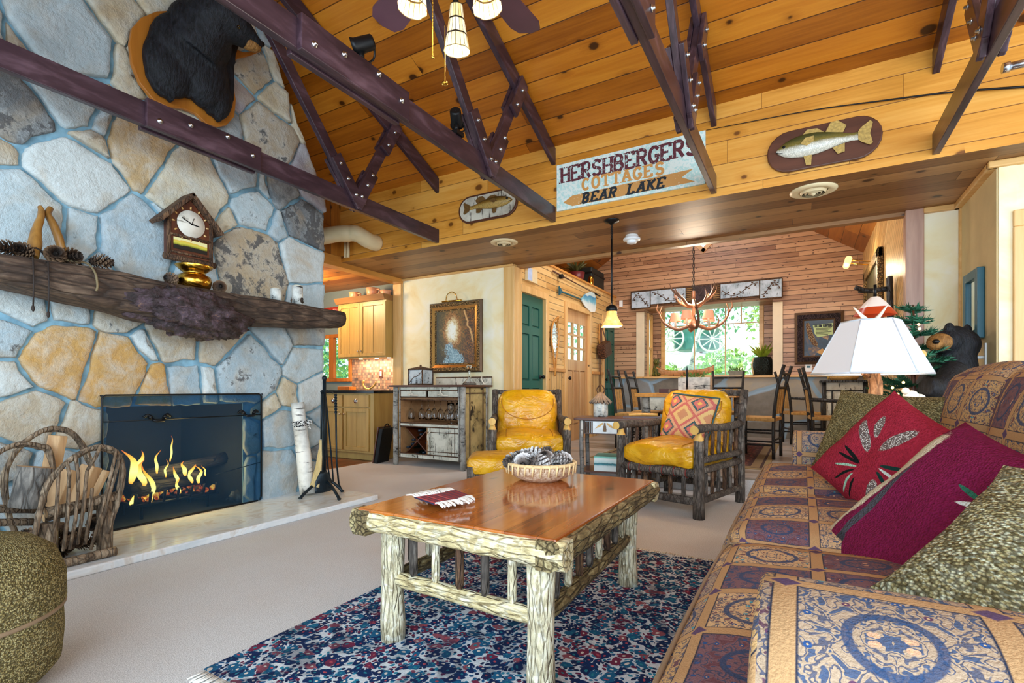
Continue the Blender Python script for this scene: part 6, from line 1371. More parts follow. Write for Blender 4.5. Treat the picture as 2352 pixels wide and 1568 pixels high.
# mustard ottoman
t = thing('log_ottoman', 'low mustard leather log ottoman in front of the left armchair', 'ottoman', (-2.13, 3.62, 0), math.radians(30)); 
for x in (-0.27, 0.27):
    for y in (-0.2, 0.2): b = MB(); b.tube([(x, y, 0.001), (x, y, 0.2), (x, y, 0.36)], 0.034, 12, rough=0.08, capmi=1); b.build('leg', [M['hick'], M['hick_end']], t)
for y in (-0.2, 0.2): b = MB(); b.tube([(lerp(-.27, .27, i/5), y, 0.27) for i in range(6)], 0.026, 10, rough=.08); b.build('rail', M['hick'], t)
for x in (-0.27, 0.27): b = MB(); b.tube([(x, lerp(-.2, .2, i/5), 0.25) for i in range(6)], 0.026, 10, rough=.08); b.build('rail', M['hick'], t)
b = MB(); b.cushion((0.60, 0.46, 0.14), TR(0, 0, 0.36), (12, 10, 4), 0.6, 0.01, crown=0.2); b.build('cushion', M['leather'], t)

# ------------------------------------------------------------------ end table with drawer, birch birdhouse, boxes
et = Vector((-1.62, 4.86, 0)); rz = math.radians(12); t = thing('end_table', 'small twig end table with pine cone drawer between the armchairs', 'end table', et, rz)
b = MB(); b.box((-0.36, -0.22, 0.665), (0.42, 0.22, 0.69)); b.build('top', M['walnut'], t, bevel=0.005)
for x in (-0.29, 0.36):
    for y in (-0.17, 0.18): b = MB(); b.tube([(x, y, 0.001), (x+0.005, y, 0.2), (x-0.004, y, 0.45), (x, y, 0.665)], 0.021, 10, rough=.07, seed=int(x*50)); b.build('leg', birch('twig_legs', '#8f8b86', '#5a5048', '#221c18', 1.2), t)
b = MB(); b.box((-0.27, -0.16, 0.53), (0.14, 0.2, 0.664)); b.build('case', M['walnut'], t)
b = MB(); b.box((-0.255, -0.185, 0.54), (0.125, -0.165, 0.655)); dr_ = b.build('drawer', plain('drawer_white', '#e8ecec', 0.5), t)
for k in range(5):
    for sg in (-1, 1): b = MB(); b.tube([(-0.065+sg*(0.185-0.016*k), -0.19, 0.542), (-0.065+sg*(0.185-0.016*k), -0.19, 0.653)], 0.006, 6); b.build('twig_strip', M['twig'], dr_)
b = MB()
for r_ in range(6): b.ball((-0.065, -0.19, 0.565+0.014*r_), (0.020-0.0022*r_, 0.006, 0.009), 8, 5)
b.build('cone_motif', M['cone'], dr_); b = MB()
for sg in (-1, 1): b.prism([(-0.065+sg*x, -0.187, z) for x, z in ((0.02, 0.645), (0.06, 0.62), (0.095, 0.585), (0.05, 0.60), (0.015, 0.63))], (0, -0.002, 0))
b.build('leaf_motif', plain('ochre_leaf', '#d9b070', 0.6), dr_)
for x in (-0.285, 0.15): b = MB(); b.tube([(x, -0.19, 0.50), (x, -0.19, 0.665)], 0.010, 8); b.build('corner_twig', birch('twig_pale', '#d8d4cc', '#8b847c', '#3a322c', 1.2) if 'twig_pale' not in D.materials else D.materials['twig_pale'], t)
b = MB(); b.box((-0.30, -0.17, 0.16), (0.37, 0.19, 0.175)); b.build('lower_shelf', M['walnut'], t)
Rt = RZ(rz); v0 = et+(Rt @ Vector((-0.13, 0.0, 0.691))); t = thing('birch_birdhouse', 'white birch bark birdhouse with twig roof and loop on the end table', 'birdhouse', v0)
b = MB(); b.lathe([(0, 0), (0.068, 0), (0.072, 0.02), (0.07, 0.14), (0, 0.142)], (0, 0, 0), 20); b.build('body', M['birch'], t)
b = MB(); rr = random.Random(6)
for k in range(26):
    a = 2*PI*k/26; b.tube([(0.01*math.cos(a), 0.01*math.sin(a), 0.235), (0.105*math.cos(a)*rr.uniform(.8, 1.15), 0.105*math.sin(a), 0.125+rr.uniform(0, .02))], 0.010, 5)
b.build('twig_roof', plain('thatch_twigs', '#8b7765', 0.8, 0, .3, 30), t); b = MB(); b.tube(smooth_path([(-0.02, 0, 0.22), (-0.04, 0, 0.27), (0, 0, 0.315), (0.04, 0, 0.27), (0.02, 0, 0.22)], 5), 0.006, 6); b.build('hanging_loop', M['twig'], t)
v0 = et+(Rt @ Vector((0.27, -0.03, 0.692))); t = thing('antler_tray', 'long dark wooden tray with antler handle on the end table', 'tray', v0, rz); b = MB(); b.box((-0.17, -0.1, 0), (0.17, 0.1, 0.012)); b.build('tray', M['walnut'], t); b = MB(); b.tube(smooth_path([(-0.12, -0.06, 0.025), (0, -0.05, 0.032), (0.15, -0.06, 0.03)], 4), 0.014, 8); b.build('handle', M['hick_end'], t)
M['lake'] = MT('lake_print', 0.5); m_ = M['lake']; g_ = m_.sep(m_.co('Generated')); m_.base(m_.ramp(m_.ma('MULTIPLY_ADD', m_.noise(m_.co(), 18, 4), 0.25, g_[2]), [(0.25, '#e6f2f2'), (0.5, '#d2e6e8'), (0.62, '#3f8f9c'), (0.72, '#2f6f7c'), (0.78, '#bfe0e2'), (1, '#e9f4f2')])); M['lake'] = m_.m
v0 = et+(Rt @ Vector((0.02, -0.02, 0.176))); t = thing('lake_box', 'pale box with a teal lake scene on the end table shelf', 'box', v0, rz)
b = MB(); b.box((-0.19, -0.14, 0), (0.19, 0.14, 0.125)); b.build('body', M['lake'], t); b = MB(); b.box((-0.193, -0.143, 0.125), (0.193, 0.143, 0.14)); b.build('lid', plain('teal_lid', '#79c2b4', 0.5, 0, .2, 12), t)

# ------------------------------------------------------------------ patterned sofa
def sofam():
    m = MT('tapestry', 0.9, 0, 0.15); uv = m.sep(m.co('UV')); T = 0.205; U = m.ma('DIVIDE', uv[0], T); V_ = m.ma('DIVIDE', uv[1], T); iu, iv = m.ma('FLOOR', U), m.ma('FLOOR', V_); fu, fv = m.ma('FRACT', U), m.ma('FRACT', V_)
    cell = m.comb(iu, iv, 0.3); rc = m.wn(cell, out='Color'); r = m.sep(rc); mu, mv = m.ma('ABSOLUTE', m.ma('SUBTRACT', fu, 0.5)), m.ma('ABSOLUTE', m.ma('SUBTRACT', fv, 0.5)); e = m.ma('SUBTRACT', 0.5, m.ma('MAXIMUM', mu, mv)); weave = m.noise(m.co('UV'), 260, 2)
    fold = m.comb(m.ma('MULTIPLY_ADD', r[0], 40, mu), m.ma('MULTIPLY_ADD', r[1], 40, mv), m.ma('MULTIPLY', r[2], 9)); n1 = m.noise(fold, 11, 2, 0.5, 0.6); n2 = m.vor(fold, 10); n3 = m.sep(m.vor(fold, 10, out='Color')); rad = m.ma('SQRT', m.ma('ADD', m.ma('MULTIPLY', mu, mu), m.ma('MULTIPLY', mv, mv)))
    ground = m.ramp(r[1], [(0, '#cfa670'), (0.3, '#bd9a76'), (0.5, '#b49a80'), (0.70, '#7d5a62'), (0.84, '#d6b082')], 'CONSTANT'); c = ground
    c = m.mix(m.rng(m.ma('ABSOLUTE', m.ma('SUBTRACT', n1, 0.5)), 0.022, 0.036, 0.85, 0), c, '#2f4566'); c = m.mix(m.rng(n1, 0.60, 0.62, 0, 0.9), c, m.ramp(r[2], [(0, '#5b3550'), (0.35, '#234b73'), (0.7, '#6a3f4a')], 'CONSTANT'))
    c = m.mix(m.ma('MULTIPLY', m.rng(n2, 0.20, 0.24, 1, 0), m.ma('GREATER_THAN', n3[0], 0.35)), c, m.ramp(n3[1], [(0, '#1f4f86'), (0.3, '#d9a986'), (0.55, '#2f9bb0'), (0.75, '#5d3a58')], 'CONSTANT')); c = m.mix(m.rng(n2, 0.07, 0.09, 1, 0), c, '#d8b080')
    ring = m.ma('ABSOLUTE', m.ma('SUBTRACT', rad, m.ma('MULTIPLY_ADD', r[0], 0.12, 0.2))); c = m.mix(m.rng(ring, 0.022, 0.03, 0.9, 0), c, '#28466c')
    c = m.mix(m.rng(e, 0.070, 0.080, 1, 0), c, '#1d2c44'); c = m.mix(m.rng(e, 0.058, 0.066, 1, 0), c, '#bf9568')
    cr = m.ma('ADD', mu, mv); c = m.mix(m.rng(cr, 0.90, 0.92, 0, 1), c, '#5a4468'); c = m.mix(m.rng(weave, 0.3, 0.7, 0, 0.28), c, '#6b553e'); m.base(c); m.bump(m.ma('ADD', weave, m.ma('MULTIPLY', n1, 0.5)), 0.5, 0.004); return m.m
M['sofa'] = sofam()
sf = thing('sofa', 'long tapestry patterned sofa facing the fireplace', 'sofa', (0.4, 2.15, 0.0))
b = MB(); b.cushion((1.05, 2.9, 0.26), TR(0.40, 2.15, 0.165), (10, 26, 3), 0.25); b.build('base', M['sofa'], sf, world=True)
for x in (-0.05, 0.85):
    for y in (0.72, 3.58): b = MB(); b.tube([(x, y, 0.0125), (x, y, 0.05)], 0.03, 10); b.build('foot', M['walnut'], sf, world=True)
ys_ = (0.885, 1.715, 2.555, 3.395)
for k in range(3):
    ya_, yb_c = (0.70 if k == 0 else ys_[k]), (3.58 if k == 2 else ys_[k+1]); w = yb_c-ya_; b = MB(); b.cushion((0.93, w-0.008, 0.22), TR(0.235, (ya_+yb_c)/2, 0.405), (16, 14, 6), 0.75, 0.012, crown=0.22, seed=k, lump=0.01); sc3 = b.build('seat_cushion', M['sofa'], sf, world=True)
    b = MB(); x0, x1, y0, y1 = -0.206, 0.69, ya_+0.01, yb_c-0.01; ed = 0.03
    b.tube(smooth_path([(x0+ed, y0, 0.487), (x0, y0+ed, 0.487), (x0-0.008, (y0+y1)/2, 0.487), (x0, y1-ed, 0.487), (x0+ed, y1, 0.487)], 6), 0.0045, 6); b.build('piping', plain('sofa_piping', '#8a7258', 0.8) if k == 0 else D.materials['sofa_piping'], sc3, world=True)
b = MB(); b.cushion((0.20, 2.9, 0.62), TR(0.95, 2.15, 0.58), (4, 26, 8), 0.8); b.build('back_frame', M['sofa'], sf, world=True)
for k in range(3):
    w = ys_[k+1]-ys_[k]; b = MB(); b.cushion((w-0.012, 0.56, 0.24), TR(0.715, (ys_[k]+ys_[k+1])/2, 0.79) @ basis((0, 0, 0), Vector((0, 1, 0)), Vector((0.22, 0, 0.975)), Vector((-0.975, 0, 0.22)) * -1 if False else Vector((0.975, 0, -0.22))), (14, 12, 6), 0.9, 0.02, crown=0.3, seed=k+5, lump=0.012); b.build('back_cushion', M['sofa'], sf, world=True)
def arm_roll(ya, sg):
    """rolled arm: ya is its outer face, sg points from outer to inner"""
    b = MB(); prof = [(0.0, 0.05), (0.0, 0.30), (-0.015, 0.45), (-0.035, 0.55), (-0.03, 0.63), (0.01, 0.685), (0.08, 0.712), (0.17, 0.712), (0.235, 0.685), (0.265, 0.63), (0.262, 0.54), (0.255, 0.40), (0.255, 0.28)]
    pr = smooth_path([Vector((0, ya+sg*y, z)) for y, z in prof], 4); L = [0]
    for p_, q_ in zip(pr[:-1], pr[1:]): L.append(L[-1]+(q_-p_).length)
    n = 24; x0, x1 = -0.045, 0.98; b.smooth = True; cy_ = ya+sg*0.12; R = []
    for i in range(-4, n+1):
        if i < 0: f = {-4: 0.0, -3: 0.55, -2: 0.88, -1: 0.975}[i]; x = x0-0.012+{-4: 0.0, -3: 0.0, -2: 0.002, -1: 0.006}[i]
        else: f = 1; x = lerp(x0, x1, i/n)
        R.append([b.vert((x, cy_+(p_.y-cy_)*f, 0.42+(p_.z-0.42)*f)) for p_ in pr])
    for i in range(len(R)-1):
        for j in range(len(pr)-1):
            if i < 4: uv = [(R_[1], R_[2]) for R_ in (b.v[R[i][j]], b.v[R[i+1][j]], b.v[R[i+1][j+1]], b.v[R[i][j+1]])]
            else: uv = [(lerp(x0, x1, (i+a-4)/n)+0.02, L[j+c]+0.03) for a, c in ((0, 0), (1, 0), (1, 1), (0, 1))]
            q = [R[i][j], R[i+1][j], R[i+1][j+1], R[i][j+1]]
            if sg < 0: q = q[::-1]; uv = uv[::-1]
            b.face(q, uv)
    b.build('arm', M['sofa'], sf, world=True)
arm_roll(0.625, 1); arm_roll(3.675, -1)
# pillows
def tweed(name, a, c, d, sc=70):
    m = MT(name, 0.95, 0, 0.1); v = m.co('UV'); n = m.vor(m.map(v, (1, 1.5, 1)), sc); cc = m.sep(m.vor(m.map(v, (1, 1.6, 1)), sc, out='Color')); big = m.noise(v, 5, 3)
    col_ = m.ramp(m.ma('MULTIPLY_ADD', big, 0.5, m.ma('MULTIPLY', cc[0], 0.6)), [(0.15, a), (0.5, c), (0.85, d)]); m.base(m.mix(m.rng(n, 0.32, 0.6, 0, 0.75), col_, '#2c261a')); m.bump(m.ma('SUBTRACT', 1.0, n), 0.9, 0.006); return m.m
M['tweed'] = tweed('green_tweed', '#6f6338', '#a39260', '#b9ae80', 150); M['tweed2'] = tweed('knotted_tweed', '#7a6a42', '#b5a878', '#d6d6b8', 115)
def hooked(name, ground, motifs):
    """hooked wool pillow front: motifs are (u, v, a, b, degrees, colour)"""
    m = MT(name, 0.95, 0, 0.1); uv = m.co('UV'); n = m.vor(uv, 170); nn = m.noise(uv, 60, 3); s_ = m.sep(uv); c = m.mix(m.rng(nn, 0.35, 0.7, 0, 0.5), ground, tuple(x*0.55 for x in lin(ground)[:3]))
    for (u, v, a, b_, dg, cl_) in motifs:
        an = math.radians(dg); du, dv = m.ma('SUBTRACT', s_[0], u), m.ma('SUBTRACT', s_[1], v); p_ = m.ma('ADD', m.ma('MULTIPLY', du, math.cos(an)/a), m.ma('MULTIPLY', dv, math.sin(an)/a)); q_ = m.ma('ADD', m.ma('MULTIPLY', du, -math.sin(an)/b_), m.ma('MULTIPLY', dv, math.cos(an)/b_))
        d_ = m.ma('MULTIPLY_ADD', nn, 0.3, m.ma('SQRT', m.ma('ADD', m.ma('MULTIPLY', p_, p_), m.ma('MULTIPLY', q_, q_)))); f_ = m.rng(d_, 1.05, 1.15, 1, 0)
        cc = m.mix(m.rng(n, 0.2, 0.55, 0, 1), '#e6e0d6', '#6a5a55') if cl_ == 'cone' else cl_; c = m.mix(f_, c, cc)
    m.base(c); m.bump(m.ma('SUBTRACT', 1.0, n), 0.9, 0.005); return m.m
def soft(lbl, c, size, nrm, updir, mat, t_=0.15, seed=0, name='throw_pillow', group=None, n=18):
    """pillow at c whose front faces nrm with updir roughly up its height"""
    nrm = Vector(nrm).normalized(); xa_ = Vector(updir).cross(nrm).normalized()*-1; za_ = xa_.cross(-nrm).normalized(); za_ = -za_ if za_.dot(Vector(updir)) < 0 else za_; Mx = basis(c, xa_, -nrm, za_)
    t = thing(name, lbl, 'pillow', c, group=group); b = MB(); b.pillow(size[0], size[1], t_, Mx, n, seed, 0.02); b.build('cover', mat, t, world=True); return t, Mx
soft('green tweed pillow at the far end of the sofa, behind the red pillow', Vector((0.33, 3.17, 0.73)), (0.60, 0.48), (-0.55, -0.62, 0.38), (0.25, 0.2, 0.9), M['tweed'], 0.16, 1)
red = hooked('red_hooked_wool', '#a32a3c', [(0.20, 0.32, 0.028, 0.075, 12, 'cone'), (0.31, 0.32, 0.018, 0.055, -38, 'cone'), (0.33, 0.26, 0.022, 0.085, -58, 'cone'), (0.10, 0.10, 0.022, 0.070, -40, 'cone'),
 (0.12, 0.23, 0.008, 0.05, 60, '#1c3a34'), (0.11, 0.20, 0.006, 0.05, 85, '#d2dcd0'), (0.12, 0.17, 0.007, 0.04, 110, '#1c3a34'), (0.30, 0.17, 0.008, 0.06, -82, '#171b1a'), (0.30, 0.15, 0.007, 0.06, -100, '#171b1a'), (0.29, 0.12, 0.006, 0.06, -118, '#9fc8ae'), (0.26, 0.09, 0.008, 0.055, -150, '#171b1a'), (0.22, 0.07, 0.006, 0.05, 175, '#9fc8ae'), (0.19, 0.07, 0.006, 0.045, 165, '#171b1a')])
_c = Vector((0.36, 2.62, 0.735)); soft('red hooked wool pillow with grey pine cones', Vector((0.29, 2.52, 0.685)), (0.47, 0.47), (-0.60, -0.62, 0.50), (0.56, -0.12, 0.82), red, 0.15, 2)
mag = hooked('magenta_hooked_wool', '#7c1c44', [(0.50, 0.27, 0.065, 0.28, 4, '#cfc3a8'), (0.405, 0.22, 0.014, 0.20, -6, '#4c4a50'), (0.39, 0.08, 0.028, 0.06, 0, '#3c3a40'), (0.16, 0.40, 0.008, 0.05, 70, '#dfe6e2'), (0.2, 0.42, 0.007, 0.05, 95, '#2f6a55'), (0.14, 0.44, 0.007, 0.05, 110, '#2f6a55')])
soft('magenta hooked wool pillow with cream and grey stripes, middle of the sofa', Vector((0.30, 1.72, 0.595)), (0.54, 0.60), (-0.66, -0.36, 0.64), (0.74, 0.10, 0.66), mag, 0.16, 3)
soft('bright red satin pillow squeezed between the magenta and near tweed pillows', Vector((0.56, 1.46, 0.70)), (0.40, 0.34), (-0.45, -0.55, 0.6), (0.70, 0.2, 0.66), plain('red_satin', '#d3241c', 0.35, 0, 0.15, 6), 0.13, 4)
soft('large knotted green tweed pillow leaning on the near sofa arm', Vector((0.50, 1.22, 0.615)), (0.66, 0.44), (-0.28, -0.52, 0.80), (0.55, 0.45, 0.62), M['tweed2'], 0.17, 5, n=24)

# round tweed ottoman at the left edge of the picture
t = thing('tweed_ottoman', 'round green tweed ottoman at the left edge in front of the hearth', 'ottoman', (-2.30, 0.50, 0)); t.scale = (0.80, 0.80, 1.14)
c = t.location; b = MB(); b.lathe([(0, 0.03), (0.30, 0.03), (0.335, 0.06), (0.345, 0.14), (0.34, 0.215)], (0, 0, 0), 40); b.build('base', M['tweed'], t, boxuv=True)
b = MB(); b.lathe([(0.34, 0.215), (0.352, 0.23), (0.35, 0.31), (0.32, 0.375), (0.25, 0.415), (0.13, 0.44), (0, 0.445)], (0, 0, 0), 40); b.build('cushion', M['tweed'], t, boxuv=True)
b = MB(); b.tube([(0.345*math.cos(2*PI*i/40), 0.345*math.sin(2*PI*i/40), 0.22) for i in range(40)], 0.007, 6, closed=True); b.build('piping', D.materials['sofa_piping'], t)
for k in range(4): a = PI/4+PI/2*k; b = MB(); b.tube([(0.24*math.cos(a), 0.24*math.sin(a), 0.0), (0.24*math.cos(a), 0.24*math.sin(a), 0.035)], 0.03, 10); b.build('foot', M['walnut'], t)

# the armchair the ottoman belongs to, just outside the left of the picture; it shades the carpet
t = thing('tweed_armchair', 'green tweed armchair beside the round ottoman, just out of the picture', 'armchair', (-2.15, -0.35, 0)); b = MB(); b.cushion((.86, .80, .34), TR(0, 0, .23), (8, 8, 4), .4); b.build('seat', M['tweed'], t)
b = MB(); b.cushion((.84, .24, .80), TR(0, -.33, .66), (8, 4, 8), .6); b.build('backrest', M['tweed'], t)
for x in (-.40, .40): b = MB(); b.cushion((.18, .80, .58), TR(x, 0, .33), (4, 8, 6), .7); b.build('arm', M['tweed'], t)
for x in (-.33, .33):
    for y in (-.3, .3): b = MB(); b.tube([(x, y, .001), (x, y, .08)], .03, 8); b.build('foot', M['walnut'], t)
# ================================================================== kitchen
M['maple'] = wood('olive_maple', '#c9a45c', '#a5803e', 0.38, 'Z', 0.8, 16); M['maple_d'] = wood('cabinet_crown', '#a87a48', '#7d5630', 0.4, 'X', 1, 16); M['knob'] = plain('nickel', '#cfcfd0', 0.25, 1.0, 0.03)
def cab_door(parent, x0, x1, z0, z1, y, nm='door', split=True):
    b = MB(); f = 0.05; b.box((x0, y-0.02, z0), (x0+f, y, z1)); b.box((x1-f, y-0.02, z0), (x1, y, z1)); b.box((x0+f, y-0.02, z0), (x1-f, y, z0+f)); b.box((x0+f, y-0.02, z1-f), (x1-f, y, z1)); b.box((x0+f, y-0.008, z0+f), (x1-f, y, z1-f))
    if split: xm_ = (x0+x1)/2; b.box((xm_-0.006, y-0.014, z0+f), (xm_+0.006, y, z1-f))
    return b.build(nm, M['maple'], parent, world=True, bevel=0.003)
def knob(parent, x, y, z): b = MB(); b.ball((x, y-0.018, z), 0.013, 10, 8); b.tube([(x, y, z), (x, y-0.015, z)], 0.006, 8); b.build('knob', M['knob'], parent, world=True)
yu = 5.36; ux0, um, ux1 = ony(778, 750, yu).x, ony(829, 750, yu).x, XK-0.16; uz0, uz1 = ony(830, 822, yu).z, ony(830, 694, yu).z
t = thing('upper_cabinet', 'olive stained upper kitchen cabinet with two doors beside the post', 'cabinet', ((ux0+ux1)/2, yu, uz0))
b = MB(); b.box((ux0, yu, uz0), (ux1, YKB-0.001, uz1)); b.build('body', M['maple'], t, world=True); b = MB(); b.prism([(ux0-0.03, yu-0.03, uz1+0.001), (ux0-0.03, yu-0.07, uz1+0.08), (ux0-0.03, YKB-0.01, uz1+0.08), (ux0-0.03, YKB-0.01, uz1+0.001)], (ux1-ux0+0.03, 0, 0)); b.build('crown', M['maple_d'], t, world=True)
xe = ony(889, 750, yu).x-0.012
for k, (a, c) in enumerate(((ux0+0.01, um-0.003), (um+0.003, xe))): d_ = cab_door(t, a, c, uz0+0.02, uz1-0.02, yu); knob(d_, (c-0.03, a+0.03)[k], yu-0.02, uz0+0.10)
for px in (824, 861, 889): p = ony(px, 818, yu+0.08); b = MB(); b.lathe([(0, 0), (0.03, 0), (0.03, -0.008), (0, -0.009)], (p.x, yu+0.12, uz0-0.0005), 14); b.build('puck_light', glow('puck_glow', '#ffe2a8', 5.0) if 'puck_glow' not in D.materials else D.materials['puck_glow'], t, world=True)
area('under_cabinet_light', ((ux0+ux1)/2, yu+0.16, uz0-0.02), ((ux0+ux1)/2, yu+0.25, 0.9), 0.8, 0.1, 12, (1, 0.78, 0.5))
M['pink'] = plain('pink_glaze', '#e6a87c', 0.3, 0, 0.06)
for k, (px, w, hp, lab) in enumerate(((814, 14, 0.10, 'pink glazed mug on the upper cabinet, nearest the fireplace'), (855, 16, 0.13, 'large pink glazed pitcher in the middle on the upper cabinet'), (886, 14, 0.07, 'low pink glazed dish on the upper cabinet beside the post'))):
    p = ony(px, 680, yu+0.10); r = w*6.9/FPX; t = thing('glazed_pot', lab, 'pot', (p.x, yu+0.10, uz1+0.081), group='pink pots on the cabinet'); b = MB(); b.lathe([(0, 0), (r*0.8, 0), (r*0.86, hp*0.5), (r, hp), (r*0.92, hp), (r*0.78, 0.02), (0, 0.015)], (0, 0, 0), 20); b.build('body', M['pink'], t)
    if hp > 0.08: b = MB(); b.tube(smooth_path([(r*0.9, 0, hp*0.8), (r*1.5, 0, hp*0.75), (r*1.45, 0, hp*0.35), (r*0.85, 0, hp*0.25)], 4), 0.012, 8); b.build('handle', M['pink'], t)
yb_ = 4.96; bx1 = XK+0.005; bx0 = -6.75; t = thing('base_cabinet', 'olive stained kitchen base cabinet with drawers under the black counter', 'cabinet', (-5.6, yb_, 0))
b = MB(); b.box((bx0, yb_, 0.10), (bx1, YC-0.04, 0.905)); b.box((bx0, yb_+0.06, 0), (bx1-0.02, YC-0.05, 0.10)); b.build('body', M['maple'], t, world=True)
xs = [ony(px, 950, yb_).x for px in (720, 757, 788.5, 791, 849)]
for a, c in ((xs[1]-0.08, xs[2]), (xs[3], xs[4])):
    d_ = cab_door(t, a, c, 0.13, 0.70, yb_); knob(d_, (c-0.03 if a < xs[2]-0.05 and c == xs[2] else a+0.03), yb_-0.02, 0.62)
    b = MB(); b.box((a, yb_-0.02, 0.72), (c, yb_, 0.885)); w_ = b.build('drawer', M['maple'], t, world=True, bevel=0.004); b = MB(); b.lathe([(0.0, 0.022), (0.022, 0.018), (0.034, 0.0)], ((a+c)/2, yb_-0.02, 0.80), 14, Matrix.Rotation(PI/2, 4, 'X')); b.build('cup_pull', M['knob'], w_, world=True)
b = MB(); b.box((bx0, yb_-0.03, 0.906), (bx1+0.02, YKB-0.001, 0.945)); tag(b.build('countertop', plain('black_granite', '#121316', 0.12, 0, 0.3, 60)), 'black stone countertop over the kitchen base cabinet', 'countertop')
def tiles():
    m = MT('slate_mosaic', 0.5); s_ = m.sep(m.co()); br = m.node('ShaderNodeTexBrick'); m.put(br.inputs['Vector'], m.comb(s_[0], s_[2], 0)); br.inputs['Scale'].default_value = 1.0; br.inputs['Brick Width'].default_value = 0.072; br.inputs['Row Height'].default_value = 0.042; br.inputs['Mortar Size'].default_value = 0.003
    rr_ = m.wn(m.comb(m.ma('FLOOR', m.ma('DIVIDE', s_[0], 0.036)), m.ma('FLOOR', m.ma('DIVIDE', s_[2], 0.042)), 0)); c = m.ramp(rr_, [(0, '#6e4a3a'), (0.25, '#a5785a'), (0.5, '#8a6a5c'), (0.7, '#4f4440'), (0.85, '#c29a78'), (1, '#75605a')]); m.base(m.mix(br.outputs['Fac'], c, '#5c4d44')); return m.m
b = MB(); b.box((kx1+0.065, YKB-0.012, 0.945), (XK-0.16, YKB-0.001, uz0)); o = struct('wall_backsplash', b, tiles())
p = ony(875, 858, YKB-0.013); t = thing('outlet', 'white outlet on the slate tile backsplash', 'outlet', p); b = MB(); b.box((-0.04, -0.006, -0.06), (0.04, 0, 0.06)); b.build('plate', M['walnut'], t); b = MB(); b.box((-0.017, -0.009, -0.035), (0.017, -0.005, 0.035)); b.build('socket', M['white'], t)
p = ony(846, 884, 5.45); t = thing('antler_ornament', 'small antler ornament standing on the kitchen counter', 'ornament', (p.x, 5.45, 0.946)); b = MB(); b.tube(smooth_path([(0, 0, 0.012), (-0.06, 0, 0.03), (-0.11, 0, 0.09), (-0.09, 0, 0.14)], 4), [0.014]*13, 8); b.tube(smooth_path([(0, 0, 0.012), (0.06, 0, 0.035), (0.12, 0, 0.07), (0.15, 0, 0.12)], 4), [0.013]*13, 8); b.ball((0, 0, 0.014), (0.05, 0.03, 0.014), 10, 6); b.build('antler', M['hick_end'], t)
p = ony(796, 886, 5.45); b = MB(); b.box((p.x-0.12, 5.38, 0.946), (p.x+0.13, 5.52, 1.0)); tag(b.build('wooden_tray', M['trim_orange'], bevel=0.006), 'low orange wooden tray on the kitchen counter under the window', 'tray')
b = MB(); b.box((kx0-0.1, YKB-0.13, 2.0), (kx1+0.06, YKB-0.001, 2.02)); struct('trim_16', b, M['trim_orange'])
for k in range(4):
    p = ony(748+8*k, 706, YKB-0.06); b = MB(); b.lathe([(0, 0), (0.085, 0.004), (0.12, 0.018), (0.118, 0.022), (0.08, 0.01), (0, 0.008)], (p.x, YKB-0.07, 2.02+0.125), 24, RZ(0.5) @ Matrix.Rotation(PI/2-0.12, 4, 'X')); tag(b.build('red_plate', plain('red_glaze', '#9c2f22', 0.25) if k == 0 else D.materials['red_glaze']), 'red plate standing on edge on the shelf over the kitchen window', 'plate', 'red plates over the kitchen window')
# black case leaning by the bar
t = thing('leaning_case', 'black flat case leaning between the kitchen cabinet and the bar', 'case', (-4.72, 4.86, 0)); a, c = ond(867, 978, 6.45), ond(884, 1062, 6.3)
b = MB(); Mx = TR(-4.86, 4.97, 0.0) @ RZ(math.radians(12)) @ Matrix.Rotation(math.radians(10), 4, 'Y'); b.box((0.0, -0.14, 0.006), (0.06, 0.14, 0.47), Mx); b.build('panel', M['black_iron'], t, world=True, bevel=0.01); b = MB(); b.box((-0.012, -0.15, 0.006), (0.0, 0.15, 0.48), Mx); b.build('edge_board', M['walnut'], t, world=True)
b = MB(); b.tube(smooth_path([Mx @ Vector((0.03, -0.08, 0.465)), Mx @ Vector((0.03, 0, 0.52)), Mx @ Vector((0.03, 0.08, 0.465))], 4), 0.008, 6); b.build('handle', M['black_iron'], t, world=True)

# ================================================================== twig bar cabinet
M['twigpost'] = birch('silver_twig', '#a7a49c', '#6a665f', '#201c18', 1.6); M['birchpanel'] = birch('birch_panel', '#d9d6c6', '#a9a594', '#26221c', 0.9, 'X'); M['birchside'] = birch('golden_birch_panel', '#c9b37a', '#8d7a4c', '#2a2018', 0.7, 'X'); M['antler'] = plain('antler', '#dfd6c4', 0.4, 0, 0.15, 20)
yb0 = 4.92; X0, X1 = ony(909, 1000, yb0).x, ony(1063, 1000, yb0).x; yb1 = YC-0.03
def bx(px): return ony(px, 950, yb0).x
def bz(px, py): return ony(px, py, yb0).z
zt_ = bz(985, 886); t = bar = thing('bar_cabinet', 'birch bark and twig bar cabinet with hanging glasses and wine rack by the cream wall', 'bar cabinet', ((X0+X1)/2, 5.2, 0))
b = MB(); b.box((X0-0.07, yb0-0.05, zt_-0.012), (X1+0.06, yb1, zt_+0.012)); b.build('top', M['walnut'], t, world=True, bevel=0.004)
b = MB(); b.box((X0+0.22, yb1-0.03, zt_+0.0125), (X1+0.06, yb1-0.01, zt_+0.105)); bb_ = b.build('back_rail', M['birchpanel'], t, world=True); b = MB(); b.tube([(X0+0.22, yb1-0.02, zt_+0.112), (X1+0.06, yb1-0.02, zt_+0.112)], 0.01, 8); b.tube([(X1+0.055, yb1-0.02, zt_+0.015), (X1+0.055, yb1-0.02, zt_+0.115)], 0.01, 8); b.build('twig_rim', M['twig'], bb_, world=True)
